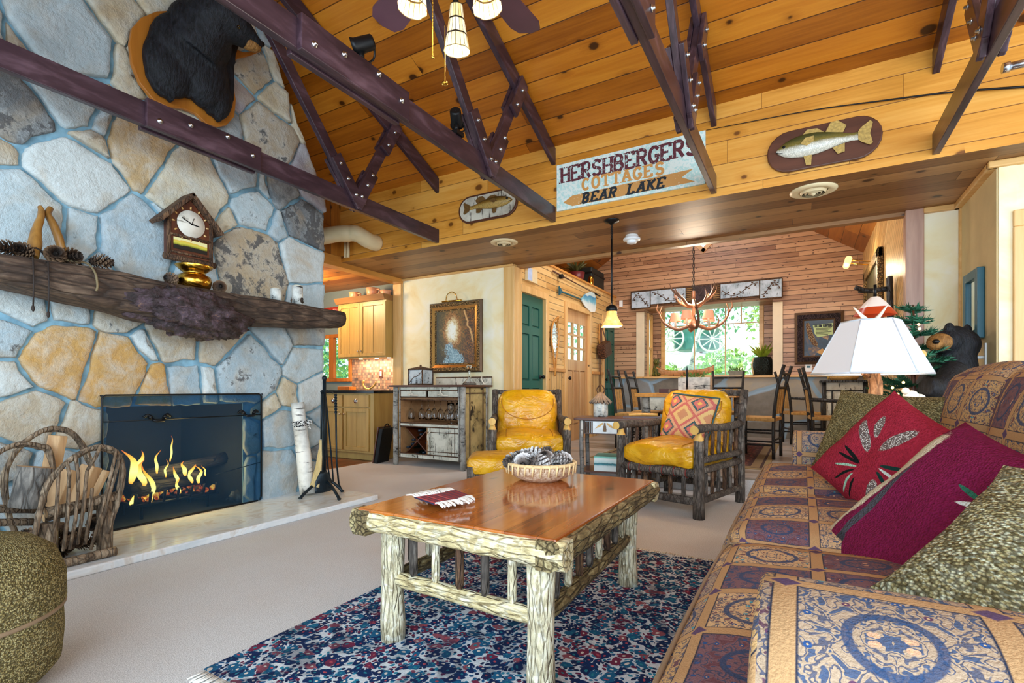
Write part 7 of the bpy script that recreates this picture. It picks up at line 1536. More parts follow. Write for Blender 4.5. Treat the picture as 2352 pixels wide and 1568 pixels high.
for x, y in ((X0, yb0), (X1, yb0), (X0, yb1-0.06), (X1, yb1-0.06)): b = MB(); b.tube([(x+0.004*math.sin(i), y, lerp(0.001, zt_-0.012, i/8)) for i in range(9)], 0.034 if y == yb0 else 0.02, 14, rough=0.05, seed=int(x*9)); b.build('post', M['twigpost'], t, world=True)
ix0, ix1, xm_ = bx(921), bx(1053), bx(980.5); zA, zB, zC, zD_, zE = bz(985, 896), bz(985, 912), bz(985, 918), bz(985, 972), bz(985, 981); zF = bz(985, 1050); dpth = yb1-0.06
b = MB(); b.box((ix0-0.02, dpth-0.012, zF), (ix1+0.02, dpth, zt_-0.013)); b.box((ix0-0.03, yb0+0.01, zF), (ix0-0.008, dpth-0.012, zt_-0.013)); b.box((ix1+0.008, yb0+0.01, zF), (ix1+0.03, dpth-0.012, zt_-0.013)); b.box((ix0-0.008, yb0+0.01, zD_-0.012), (ix1+0.008, dpth-0.012, zD_)); b.box((ix0-0.008, yb0+0.02, zF-0.02), (ix1+0.008, dpth-0.012, zF)); b.box((xm_-0.012, yb0+0.01, zF), (xm_+0.012, dpth-0.012, zE)); b.box((ix0-0.008, yb0+0.03, zC), (ix1+0.008, dpth-0.012, zB-0.002))
b.build('carcass', wood('bar_inside', '#b98a5c', '#8a5f3a', 0.5, 'X', 1, 14), t, world=True)
for z0, z1 in ((zA-0.002, zt_-0.013), (zE, zD_-0.012), (zF-0.02, zF+0.025)): b = MB(); b.box((ix0-0.02, yb0-0.005, z0), (ix1+0.02, yb0+0.02, z1)); b.build('birch_rail', M['birchpanel'], t, world=True)
for z in (zC, zB, zA, zD_, zE, zF+0.03): b = MB(); b.tube([(ix0-0.02, yb0-0.008, z), (ix1+0.02, yb0-0.008, z)], 0.0075, 7, rough=.1); b.build('twig_trim', M['twig'], t, world=True)
for x in (ix0-0.012, ix1+0.012): b = MB(); b.tube([(x, yb0-0.008, zF-0.02), (x, yb0-0.008, zt_-0.014)], 0.010, 7, rough=.1); b.build('twig_trim', M['twigpost'], t, world=True)
for a, c in ((ix0+0.003, xm_-0.02), (xm_+0.02, ix1-0.003)):
    b = MB(); b.box((a, yb0-0.002, zB+0.004), (c, yb0+0.016, zA-0.006)); d_ = b.build('drawer', M['birchpanel'], t, world=True); xc = (a+c)/2; zc_ = (zA+zB)/2
    b = MB(); b.tube(smooth_path([(xc+0.09, yb0-0.015, zc_-0.02), (xc+0.02, yb0-0.04, zc_-0.018), (xc-0.06, yb0-0.03, zc_-0.01)], 4), [0.009]*5+[0.006]*4, 7); b.tube(smooth_path([(xc+0.03, yb0-0.035, zc_-0.018), (xc, yb0-0.045, zc_+0.02), (xc+0.005, yb0-0.04, zc_+0.055)], 4), [0.009]*5+[0.004]*4, 7); b.build('antler_handle', M['antler'], d_, world=True)
b = MB(); b.box((xm_+0.016, yb0-0.004, zF+0.035), (ix1-0.004, yb0+0.016, zE-0.008)); d_ = b.build('door', M['birchpanel'], t, world=True); b = MB(); dx0, dx1, dz0, dz1 = xm_+0.055, ix1-0.05, zF+0.075, zE-0.06
for P in (((dx0, zF+0.035), (dx0, zE-0.008)), ((dx1, zF+0.035), (dx1, zE-0.008)), ((xm_+0.016, dz0), (ix1, dz0)), ((xm_+0.016, dz1), (ix1, dz1))): b.tube([(P[0][0], yb0-0.008, P[0][1]), (P[1][0], yb0-0.008, P[1][1])], 0.005, 6)
b.build('twig_lattice', M['twig'], d_, world=True); b = MB(); b.tube(smooth_path([(dx0-0.02, yb0-0.03, dz1-0.10), (dx0-0.015, yb0-0.035, dz1-0.03), (dx0+0.03, yb0-0.03, dz1+0.02)], 4), 0.007, 7); b.build('antler_handle', M['antler'], d_, world=True)
wz0, wz1 = zF+0.005, zE-0.008
for P, Q in (((ix0, wz0), (xm_-0.015, wz1)), ((ix0, wz1), (xm_-0.015, wz0))): b = MB(); b.beam((P[0], (yb0+dpth)/2, P[1]), (Q[0], (yb0+dpth)/2, Q[1]), 0.36, 0.012, up=(0, 0, 1)); b.build('rack_board', M['clock_dark'], t, world=True)
b = MB(); b.box((X1-0.008, yb0+0.03, zF-0.05), (X1+0.006, yb1-0.07, zt_-0.03)); sd_ = b.build('side_panel', M['birchside'], t, world=True); b = MB(); 
for y in (yb0+0.13, yb1-0.15): b.tube([(X1+0.01, y, zF-0.05), (X1+0.01, y, zt_-0.02)], 0.008, 7)
b.tube([(X1+0.01, yb0+0.03, zt_-0.09), (X1+0.01, yb1-0.07, zt_-0.09)], 0.008, 7); b.build('twig_lattice', M['twig'], sd_, world=True)
M['glass'] = glass('clear_glass'); gm = None
def wine_glass(p, inv, label, grp):
    global gm
    if gm is None:
        b = MB(); b.lathe([(0, 0), (0.034, 0.002), (0.034, 0.004), (0.005, 0.008), (0.0045, 0.085), (0.02, 0.10), (0.036, 0.135), (0.038, 0.165), (0.032, 0.20), (0.030, 0.20), (0.035, 0.165), (0.033, 0.137), (0.017, 0.103), (0, 0.095)], (0, 0, 0), 20); o = gm = b.build('wine_glass', M['glass']); o.scale = (1.2, 1.2, 1.25)
    else: o = gm.copy(); COL.objects.link(o)
    o.location = p; o.rotation_euler = (PI if inv else 0, 0, 0); return tag(o, label, 'wine glass', grp)
for k, px in enumerate((930, 946, 967, 970, 990, 1008, 1014, 1030)): wine_glass(Vector((bx(px), yb0+0.12+0.07*(k % 3), zC-0.002)), True, 'stemmed glass hanging upside down in the bar cabinet rack', 'hanging wine glasses')
for k, px in enumerate((1026, 1040, 1048)): wine_glass(Vector((bx(px), yb0+0.08+0.05*k, zD_+0.002)), False, 'stemmed glass standing on the shelf at the right of the bar rack', 'standing wine glasses')
M['bottle'] = MT('bottle_glass', 0.08, 0, 0.6); M['bottle'].base('#0d1712'); M['bottle'] = M['bottle'].m; M['foil'] = plain('bottle_foil', '#1f2c3a', 0.3, 0.3); bw = None
for k, (px, py, fy) in enumerate(((957, 989, .04), (958, 998, .06), (944, 1010, .03), (940, 1020, .05), (933, 1027, .02), (973, 1018, .05), (950, 1043, .03), (963, 1041, .07))):
    p = Vector((bx(px), yb0+fy, bz(px, py)))
    if bw is None:
        bw = thing('wine_bottle', '', 'wine bottle', p); b = MB(); b.lathe([(0, 0.30), (0.034, 0.30), (0.036, 0.28), (0.036, 0.11), (0.014, 0.075), (0.013, 0.0), (0, 0.0)], (0, 0, 0), 16, Matrix.Rotation(-PI/2, 4, 'X')); b.build('body', M['bottle'], bw); b = MB(); b.lathe([(0, -0.002), (0.0145, -0.001), (0.015, 0.055)], (0, 0, 0), 14, Matrix.Rotation(-PI/2, 4, 'X')); b.build('foil', M['foil'], bw); o = bw
    else: o = copy_tree(bw)
    o.location = p; o['group'] = 'wine bottles in the rack'; o['label'] = 'dark wine bottle lying neck out in the bar cabinet rack'
# on the bar
p = ony(962, 882, 5.1); t = thing('birch_lantern', 'twig framed birch bark box with peaked lid on the bar top', 'box', (p.x, 5.12, zt_+0.0125)); w = 0.115
b = MB(); b.box((-w, -0.09, 0.012), (w, 0.12, 0.20)); b.build('body', birch('birch_box', '#cfd6d8', '#8b979c', '#20242a', 1.3, 'X'), t); b = MB()
for x in (-w, w):
    for y in (-0.09, 0.12): b.tube([(x, y, 0), (x, y, 0.205)], 0.009, 7)
for z in (0.012, 0.2):
    for y in (-0.09, 0.12): b.tube([(-w, y, z), (w, y, z)], 0.009, 7)
    for x in (-w, w): b.tube([(x, -0.09, z), (x, 0.12, z)], 0.009, 7)
b.build('twig_frame', M['twig'], t); b = MB(); b.tube(smooth_path([(-w+.02, -0.094, 0.03), (-0.02, -0.096, 0.10), (0.03, -0.096, 0.11), (w-.01, -0.094, 0.17)], 4), 0.004, 5); b.build('twig_motif', M['twig'], t); b = MB(); n_ = [b.vert(q) for q in ((-w-.01, -.1, .207), (w+.01, -.1, .207), (w+.01, .13, .207), (-w-.01, .13, .207), (0, .015, .245))]
for q in ((0, 1, 4), (1, 2, 4), (2, 3, 4), (3, 0, 4)): b.face([n_[i] for i in q])
b.ball((0, .015, .25), .014, 8, 6); b.build('lid', M['twig'], t)
p = ony(1078, 885, 5.15); t = thing('decanter', 'clear glass ship decanter with wide base on the bar top', 'decanter', (p.x, 5.15, zt_+0.013)); b = MB(); b.lathe([(0, 0), (0.085, 0), (0.09, 0.012), (0.06, 0.04), (0.022, 0.08), (0.015, 0.16), (0.022, 0.185), (0.018, 0.185), (0.011, 0.16), (0.018, 0.08), (0.055, 0.036), (0.08, 0.012), (0, 0.008)], (0, 0, 0), 24); b.build('body', M['glass'], t); b = MB(); b.lathe([(0, .186), (.012, .19), (.034, .215), (.034, .235), (.012, .24), (0, .24)], (0, 0, 0), 14); b.build('stopper', M['glass'], t)
p = ony(1112, 885, 5.2); t = thing('antler_stand', 'small antler fork standing at the bar end', 'ornament', (p.x, 5.2, zt_+0.013)); b = MB(); b.ball((0, 0, .008), (.03, .02, .008), 10, 6); b.tube(smooth_path([(0, 0, .01), (-.03, 0, .05), (-.035, 0, .10)], 4), [.008]*6+[.004]*3, 7); b.tube(smooth_path([(0, 0, .01), (.05, 0, .03), (.07, 0, .07)], 4), [.008]*6+[.004]*3, 7); b.build('antler', M['antler'], t)

# ================================================================== framed river painting on the cream wall
def quadframe(t, corners, y, depth, rings, mats):
    """nested frame mouldings between insets; corners = (x0,x1,z0,z1)"""
    x0, x1, z0, z1 = corners
    for k, ((i0, d0), (i1, d1)) in enumerate(zip(rings[:-1], rings[1:])):
        b = MB(); R0 = [(x0+i0, y-d0, z0+i0), (x1-i0, y-d0, z0+i0), (x1-i0, y-d0, z1-i0), (x0+i0, y-d0, z1-i0)]; R1 = [(x0+i1, y-d1, z0+i1), (x1-i1, y-d1, z0+i1), (x1-i1, y-d1, z1-i1), (x0+i1, y-d1, z1-i1)]
        B0 = [(a, y-0.001, c) for a, _, c in R0]; B1 = [(a, y-0.001, c) for a, _, c in R1]
        for q in range(4): r_ = (q+1) % 4; b.quad(R0[q], R0[r_], R1[r_], R1[q]); b.quad(B0[r_], B0[q], B1[q], B1[r_]); b.quad(B0[q], B0[r_], R0[r_], R0[q]); b.quad(R1[q], R1[r_], B1[r_], B1[q])
        b.build('frame', mats[k % len(mats)], t, world=True)
def ornate(name, a, c):
    m = MT(name, 0.35, 0.5); n = m.vor(m.co(), 70); m.base(m.mix(m.rng(n, .2, .6, 0, 1), a, c)); m.bump(m.ma('SUBTRACT', 1.0, n), 1.0, 0.012); return m.m
M['gold_o'] = ornate('ornate_antique_gold', '#b5935a', '#4c3a22'); M['gold'] = plain('gold_moulding', '#a8783a', 0.3, 0.7, 0.2, 8); M['bronze'] = plain('dark_bronze_moulding', '#5a4430', 0.4, 0.4, 0.2, 8)
a, c, e, f = ony(990, 780, YC), ony(1110, 780, YC), ony(1050, 855, YC), ony(1050, 693, YC); C4 = (a.x, c.x, e.z, f.z)
t = thing('river_painting', 'autumn river painting in a wide ornate gold frame on the cream wall', 'painting', ((a.x+c.x)/2, YC, e.z)); quadframe(t, C4, YC, .05, [(0, .03), (.02, .055), (.065, .06), (.10, .045), (.125, .03)], [M['bronze'], M['gold_o'], M['gold'], M['gold_o']])
def river():
    m = MT('river_picture', 0.35); g = m.sep(m.co('Generated')); u, v = g[0], g[2]; n = m.noise(m.co(), 16, 7, 0.72, 1.5); n2 = m.noise(m.co(), 34, 6, 0.75, 2.0); gl = m.ma('SQRT', m.ma('ADD', m.ma('POWER', m.ma('MULTIPLY', m.ma('SUBTRACT', u, 0.42), 1.5), 2.0), m.ma('POWER', m.ma('SUBTRACT', v, 0.62), 2.0))); gg = m.ma('ADD', m.ma('MULTIPLY_ADD', n, 0.55, -0.16), m.ma('MULTIPLY_ADD', n2, 0.12, gl))
    c = m.ramp(gg, [(0.28, '#eef0e4'), (0.38, '#dcc690'), (0.47, '#b4783c'), (0.58, '#6a5a2c'), (0.8, '#2a251a')]); c = m.mix(m.ma('MULTIPLY', m.rng(n2, .44, .56, 0, .9), m.rng(gg, .34, .5, 0, 1)), c, m.mix(m.rng(n, .35, .65, 0, 1), m.mix(u, '#3a4a22', '#c47a26'), m.mix(u, '#15180e', '#5a2c12'))); tk = m.ma('ABSOLUTE', m.ma('SUBTRACT', u, m.ma('MULTIPLY_ADD', m.noise(m.comb(0, v, 0), 3.0), 0.3, m.ma('MULTIPLY_ADD', v, -0.35, .95)))); c = m.mix(m.ma('MULTIPLY', m.rng(tk, .012, .03, .9, 0), m.rng(v, .35, .45, 0, 1)), c, '#d9a868')
    ri = m.ma('ABSOLUTE', m.ma('SUBTRACT', u, m.ma('ADD', 0.42, m.ma('MULTIPLY', m.ma('SINE', m.ma('MULTIPLY', v, 14.0)), 0.07)))); w_ = m.ma('MULTIPLY_ADD', v, -0.55, 0.28); f_ = m.ma('MULTIPLY', m.rng(m.ma('MULTIPLY_ADD', m.ma('SUBTRACT', n, .5), .5, m.ma('SUBTRACT', ri, w_)), -0.02, 0.02, 1, 0), m.rng(v, .36, .42, 1, 0)); c = m.mix(f_, c, m.ramp(n2, [(.35, '#2f4a5c'), (.55, '#8fb2bd'), (.65, '#eef3f0')])); m.base(c); return m.m
b = MB(); b.box((C4[0]+.12, YC-.032, C4[2]+.12), (C4[1]-.12, YC-.028, C4[3]-.12)); b.build('canvas', river(), t, world=True)
b = MB(); p0, p1 = ony(1024, 692, YC-.06), ony(1051, 690, YC-.06); b.tube(smooth_path([p0, ony(1027, 677, YC-.05), ony(1038, 670, YC-.05), ony(1047, 677, YC-.05), p1], 5), .006, 6); b.tube([p0+Vector((-.06, 0, 0)), p1+Vector((.06, 0, 0))], .012, 8); b.build('picture_light', M['brass'], t, world=True)

# ================================================================== dining room
D0 = ZD
def rug2():
    m = MT('runner_rug', 0.95); s_ = m.sep(m.co()); n = m.vor(m.co(), 22, dims='2D'); cc = m.sep(m.vor(m.co(), 22, out='Color', dims='2D')); e = m.ma('MINIMUM', m.ma('SUBTRACT', -0.305, s_[0]), m.ma('MINIMUM', m.ma('SUBTRACT', s_[1], 5.70), m.ma('ADD', s_[0], 2.2)))
    fld = m.mix(m.rng(n, .25, .4, 1, 0), '#4a1c22', m.ramp(cc[0], [(0, '#7a5a44'), (.4, '#2a1a20'), (.7, '#8a3a34')], 'CONSTANT')); m.base(m.ramp(e, [(0, '#8d7a54'), (.05, '#8d7a54'), (.06, '#3a2220'), (.1, '#7f6a4c'), (.18, '#7f6a4c'), (.19, '#3a1a1c')], 'CONSTANT')); c = m.mix(m.rng(e, .20, .21, 0, 1), m.ramp(e, [(0, '#8d7a54'), (.055, '#3a2220'), (.085, '#7f6a4c'), (.17, '#3a1a1c')], 'CONSTANT'), fld); m.base(c); return m.m
b = MB(); b.box((-2.2, 5.70, D0), (-0.305, 8.39, D0+.008)); tag(b.build('rug', rug2()), 'dark red bordered rug under the dining table', 'rug')
DT = thing('dining_table', 'rustic log dining table with birch apron beyond the armchairs', 'dining table', (-1.25, 7.05, D0+.008)); zt2 = D0+.76; b = MB(); b.box((-1.84, 6.30, zt2-.045), (-.66, 7.8, zt2)); b.build('top', wood('dining_top', '#e0a048', '#b4742a', .3, 'Y', 1, 18), DT, world=True, bevel=.008)
for x in (-1.72, -.78):
    for y in (6.42, 7.68): b = MB(); b.tube([(x, y, lerp(D0+.009, zt2-.046, i/6)) for i in range(7)], .055, 14, rough=.05, seed=int(y*3)); b.build('leg', M['twigpost'], DT, world=True)
b = MB(); b.box((-1.66, 6.36, zt2-.20), (-.84, 6.385, zt2-.046)); b.build('apron', M['birchpanel'], DT, world=True); b = MB(); b.box((-1.74, 6.5, zt2-.17), (-1.72, 7.6, zt2-.046)); b.build('apron', M['birchpanel'], DT, world=True)
M['darkwood'] = bark('dark_hickory', '#0e0d0e', '#23211f', '#4a443e', 1.4, .45); M['rush'] = plain('rush_weave', '#b58a4c', .8, 0, .3, 40, bump=.5)
def dining_chair(arms=False):
    t = thing('dining_chair', '', 'chair', (0, 0, 0)); w = .22
    for sx_ in (-1, 1):
        b = MB(); b.tube([(sx_*w, -.2, z) for z in (.001, .2, .45, .64 if arms else .46)], .019, 9, rough=.05); b.build('leg', M['darkwood'], t); b = MB(); b.tube(smooth_path([(sx_*w*.92, .2, .001), (sx_*w*.92, .2, .45), (sx_*w*.95, .24, .8), (sx_*w, .31, 1.08)], 4), .019, 9, rough=.05); b.build('leg', M['darkwood'], t)
        for z in (.16, .3): b = MB(); b.tube([(sx_*w, -.2, z), (sx_*w*.92, .2, z)], .012, 7); b.build('stretcher', M['darkwood'], t)
        if arms: b = MB(); b.tube([(sx_*w, -.26, .66), (sx_*w, -.1, .665), (sx_*w*.95, .22, .68)], .02, 9); b.build('arm', M['darkwood'], t)
    for y in (-.2, .2): b = MB(); b.tube([(-w, y, .22), (w, y, .22)], .012, 7); b.build('stretcher', M['darkwood'], t)
    b = MB(); b.cushion((.46, .43, .05), TR(0, 0, .455), (8, 8, 2), .7); b.build('seat', M['rush'], t)
    for z, y in ((.98, .285), (.82, .245)): b = MB(); b.tube([(-w*.95, y, z), (w*.95, y, z)], .016, 8); b.build('back_rail', M['darkwood'], t)
    for x in (-.11, 0, .11): b = MB(); b.beam((x, .215, .52), (x, .245, .82), .07, .012, up=(0, 1, 0)); b.build('back_splat', M['rush'], t)
    return t
c0 = dining_chair(); pl_ = [((-2.03, 6.98, D0+.008), PI/2, 'dark twig dining chair left of the table, nearest the door wall'), ((-2.03, 7.75, D0+.008), PI/2, 'dark twig dining chair left of the table, second and farther back'), ((-.46, 6.75, D0+.009), -PI/2-.15, 'dark ladderback dining chair at the right side of the table, in profile'), ((-1.0, 8.12, D0+.008), PI*1.0, 'dark dining chair at the far window end of the table')]
for k, (l, r, lb) in enumerate(pl_):
    o = c0 if k == 0 else copy_tree(c0); o.location = l; o.rotation_euler = (0, 0, r+0 if k != 3 else 0); o['label'] = lb; o['group'] = 'dining chairs'
D.objects['dining_chair'].rotation_euler = (0, 0, PI/2)
c1 = dining_chair(True); c1.location = (-.02, 8.75, D0); c1.rotation_euler = (0, 0, PI/2+.3); c1['label'] = 'dark twig armchair with rush seat standing by the stone wainscot'; c1['group'] = 'twig side chairs'
o = copy_tree(c1); o.location = (.28, 7.45, D0); o.rotation_euler = (0, 0, PI/2+.1); o['label'] = 'dark twig armchair with pale seat in front of the birch side cabinet'
# on the table
p = ony(1597, 880, 6.75); t = thing('birch_planter', 'birch bark box planter with greens on the dining table', 'planter', (p.x, 6.75, zt2+.001)); b = MB(); b.box((-.19, -.1, 0), (.19, .1, .20)); b.build('box', M['birch'], t); b = MB(); rr = random.Random(8)
def leafclump(b, c, r, n, sz, rr, up=0.0):
    for _ in range(n):
        d = Vector((rr.gauss(0, 1), rr.gauss(0, 1), rr.gauss(0, 1))).normalized(); q = Vector(c)+Vector((d.x*r[0], d.y*r[1], d.z*r[2]))*rr.uniform(.35, 1)**.5; a = Vector((rr.gauss(0, 1), rr.gauss(0, 1), rr.gauss(0, 1)+up)).normalized(); s_ = a.orthogonal().normalized(); s_ = s_*math.cos(rr.uniform(0, 6))+a.cross(s_)*math.sin(rr.uniform(0, 6)); l = sz*rr.uniform(.6, 1.2)
        b.poly([q, q+a*l*.5+s_*l*.22, q+a*l, q+a*l*.5-s_*l*.22])
leafclump(b, (0, 0, .21), (.17, .08, .03), 70, .06, rr, 1.0); M['leaf'] = plain('leaf_green', '#5c7a2e', .6, 0, .35, 25); b.build('greens', M['leaf'], t)
p = ony(1578, 900, 6.5); t = thing('candlestick', 'tall dark candlestick with pine cone foot on the dining table', 'candlestick', (p.x, 6.5, zt2+.001)); b = MB(); b.lathe([(0, 0), (.045, 0), (.045, .008), (.015, .02), (.012, .08), (0, .08)], (0, 0, 0), 16); b.build('foot', M['cone'], t); b = MB(); b.tube([(0, 0, .08), (0, 0, .28)], [.014, .010], 10); b.tube([(0, 0, .28), (0, 0, .34)], [.01, .002], 8); b.build('taper', M['tooliron'], t)
p = ony(1480+60, 893, 7.0); b = MB(); b.box((p.x-.14, 6.95, zt2+.001), (p.x+.14, 7.1, zt2+.055)); tag(b.build('serving_box', plain('dark_red_box', '#4a2024', .4)), 'low dark red box on the dining table left of the birch planter', 'box')
# chandelier
cx_, cy_ = -1.25, 7.0; zc0 = 1.80; t = thing('antler_chandelier', 'antler chandelier with small pink shades hanging over the dining table', 'chandelier', (cx_, cy_, zc0)); M['antler_b'] = wood('brown_antler', '#b5764c', '#3a3230', .35, 'Z', .5, 6, 0, .2)
b = MB(); b.lathe([(0, -.06), (.05, -.04), (.07, 0), (.04, .04), (.02, .10), (.02, .45), (0, .46)], (0, 0, 0), 16); b.build('hub', M['antler_b'], t)
for k in range(8):
    a = 2*PI*k/8+.2; dr_ = Vector((math.cos(a), math.sin(a), 0)); sd_ = Vector((-dr_.y, dr_.x, 0)); L = .42; b = MB(); low = k % 2 == 0
    if low: P = smooth_path([dr_*.05, dr_*.2+Vector((0, 0, -.05))+sd_*.03, dr_*.36+Vector((0, 0, .03))+sd_*.05, dr_*.43+Vector((0, 0, .16))+sd_*.03, dr_*.40+Vector((0, 0, .27))], 5)
    else: P = smooth_path([dr_*.03+Vector((0, 0, .25)), dr_*.12+Vector((0, 0, .27)), dr_*.22+Vector((0, 0, .33))+sd_*.03, dr_*.30+Vector((0, 0, .38)), dr_*.35+Vector((0, 0, .44))], 5)
    b.tube(P, [lerp(.026, .006, i/(len(P)-1)) for i in range(len(P))], 9)
    for f in (.35, .55, .75):
        i = int(f*(len(P)-1)); q = P[i]; e = q+dr_*(.02+.05*(not low))+Vector((0, 0, .15))-sd_*.05; b.tube(smooth_path([q, (q+e)/2+dr_*.03, e], 4), [.014, .013, .012, .011, .009, .007, .005, .004, .002], 7)
    b.build('antler', M['antler_b'], t)
M['shade'] = glow('pink_shade', '#f0a880', 0.35, '#d99a78')
for k in range(5):
    a = 2*PI*k/5+.75; p = Vector((math.cos(a)*.23, math.sin(a)*.23, 0)); b = MB(); b.lathe([(.055, .17), (.075, .06)], p, 18); b.lathe([(.054, .17), (.074, .06)], p, 18); s_ = b.build('lamp_shade', M['shade'], t); b = MB(); b.tube([p+Vector((0, 0, -.02)), p+Vector((0, 0, .10))], .014, 8); b.build('candle_tube', M['wax'], s_)
ztop = gz(cx_); b = MB(); n_ = int((ztop-zc0-.46)/.045)
for i in range(n_):
    z = .47+.045*i; b.tube([Vector((.012*math.cos(q)*(1 if i % 2 else .25), .012*math.cos(q)*(.25 if i % 2 else 1), z+.027*math.sin(q))) for q in [2*PI*j/8 for j in range(8)]], .0045, 5, closed=True)
b.build('chain', M['black_iron'], t)
point('chandelier_light', (cx_, cy_, 2.15), 45, (1, .83, .62), .2)
# birch valance
t = thing('birch_valance', 'birch bark window valance with twig vines over the dining window', 'valance', (RX0, YB, 2.3)); xs_ = [ony(px, 690, YB-.12).x for px in (1450, 1494, 1576, 1592, 1637, 1654, 1745, 1797)]; zz = [(ony(1472, 708, YB-.12).z, ony(1472, 670, YB-.12).z)]; zlo, zhi = ony(1620, 690, YB-.12).z, ony(1620, 655, YB-.12).z; zlo2 = zz[0][0]
for k, (i, j) in enumerate(((0, 1), (1, 2), (5, 6), (6, 7))):
    lo = zlo2 if k in (0, 3) else zlo; b = MB(); b.box((xs_[i]+.006, YB-.13, lo), (xs_[j]-.006, YB-.115, zhi)); w_ = b.build('birch_panel', birch('valance_birch', '#bccbd8', '#8496a4', '#4c545c', 1.0, 'X') if k == 0 else D.materials['valance_birch'], t, world=True); b = MB(); n_ = 12; x0, x1 = xs_[i], xs_[j]; P = [Vector((lerp(x0+.03, x1-.03, q/n_), YB-.135, lerp(lo, zhi, .5)+.09*math.sin(q/n_*PI*1.6+k*1.5))) for q in range(n_+1)]; b.tube(P, .006, 5)
    for q in range(1, n_): b.ball(P[q]+Vector((.01, 0, .03*(-1)**q)), (.018, .005, .012), 6, 4)
    b.build('twig_vine', M['twig'], w_, world=True)
b = MB(); b.box((xs_[3], YB-.14, zlo), (xs_[4], YB-.115, zhi)); b.build('centre_panel', M['burl'], t, world=True); b = MB()
for a, c in ((2, 3), (4, 5)):
    for q in range(8): z = lerp(zlo+.015, zhi-.015, q/7); b.tube([(xs_[a], YB-.128, z), (xs_[c], YB-.128, z)], .012, 6)
b.build('twig_strip', M['twig'], t, world=True); b = MB()
for z in (zlo, zhi): b.tube([(xs_[1] if z == zlo else xs_[0], YB-.13, z), (xs_[6] if z == zlo else xs_[7], YB-.13, z)], .012, 7)
for x in xs_: b.tube([(x, YB-.13, zlo2 if x in (xs_[0], xs_[1], xs_[6], xs_[7]) else zlo), (x, YB-.13, zhi)], .010, 7)
for a, c in ((0, 1), (6, 7)): b.tube([(xs_[a], YB-.13, zlo2), (xs_[c], YB-.13, zlo2)], .012, 7)
b.build('twig_frame', M['twig'], t, world=True); b = MB(); b.box((xs_[0], YB-.112, zlo+.02), (xs_[7], YB-.004, zhi-.02)); b.build('back_board', M['trimx'], t, world=True)
# poster
a, c, e, f = ony(1825, 775, YB), ony(1938, 775, YB), ony(1880, 836, YB), ony(1880, 716, YB); C4 = (a.x, c.x, e.z, f.z); t = thing('camper_poster', 'camping poster FELLOW CAMPERS in a dark twisted frame on the far wall', 'poster', ((a.x+c.x)/2, YB, e.z)); M['black_frame'] = ornate('dark_rope_frame', '#5a4a52', '#141014'); quadframe(t, C4, YB, .05, [(0, .03), (.04, .045), (.115, .04), (.14, .025)], [M['bronze'], M['black_frame'], M['bronze']])
def poster():
    m = MT('poster_print', .4); n = m.vor(m.co(), 7); cc = m.sep(m.vor(m.co(), 7, out='Color')); n2 = m.noise(m.co(), 26, 4); g = m.sep(m.co('Generated')); c = m.ramp(m.ma('MULTIPLY_ADD', n2, .5, m.ma('MULTIPLY', cc[0], .5)), [(.2, '#10141c'), (.45, '#1f3a52'), (.6, '#6a4a2c'), (.72, '#b58a4c'), (.85, '#3f7a8c')]); m.base(m.mix(m.rng(g[2], .6, .5, 0, .85), '#1b3145', c)); return m.m
b = MB(); b.box((C4[0]+.135, YB-.027, C4[2]+.135), (C4[1]-.135, YB-.022, C4[3]-.135)); pp = b.build('print', poster(), t, world=True); iw, ih = C4[1]-C4[0]-.27, C4[3]-C4[2]-.27; px0, pz0 = C4[0]+.135, C4[2]+.135
b = MB(); b.prism([(px0+iw*x, YB-.0275, pz0+ih*z) for x, z in ((.30, .86), (.36, .62), (.46, .52), (.98, .58), (.98, .90))], (0, -.0008, 0)); b.build('notice', plain('notice_paper', '#b9c98c', .6, 0, .1, 6), pp, world=True)
b = MB(); letters(b, 'FELLOW CAMPERS', (px0+iw*.34, YB-.0287, pz0+ih*.80), X3, Z3, (0, -1, 0), ih*.075, iw*.044, ih*.018, wx=.55); b.build('headline', M['black_iron'], pp, world=True); b = MB()
for q in range(6): b.box((px0+iw*.40, YB-.0290, pz0+ih*(.755-.035*q)), (px0+iw*(.93-.06*(q % 3)), YB-.0286, pz0+ih*(.77-.035*q)))
tx_ = b.build('small_print', M['black_iron'], pp, world=True); tx_['kind'] = 'stuff'
b = MB(); b.prism([(px0+iw*x, YB-.0277, pz0+ih*z) for x, z in ((.06, .92), (.16, .95), (.24, .8), (.34, .55), (.48, .32), (.42, .24), (.28, .32), (.16, .5), (.08, .7))], (0, -.001, 0)); b.build('moccasin', ornate('moccasin_print', '#d8c4a0', '#6a4a34'), pp, world=True); b = MB(); b.prism([(px0+iw*x, YB-.0277, pz0+ih*z) for x, z in ((.42, .10), (.62, .2), (.76, .12), (.6, .02))], (0, -.001, 0)); b.build('paper_scrap', plain('tan_paper', '#c99a5a', .6), pp, world=True)
p = ony(1857, 845, YB); t = thing('wall_thermostat', 'small white switch plate below the poster', 'switch', p); b = MB(); b.box((-.045, -.012, -.06), (.045, 0, .06)); b.build('plate', M['white'], t); b = MB(); b.box((-.025, -.016, .005), (.025, -.011, .035)); b.build('display', M['teal_paint'], t)
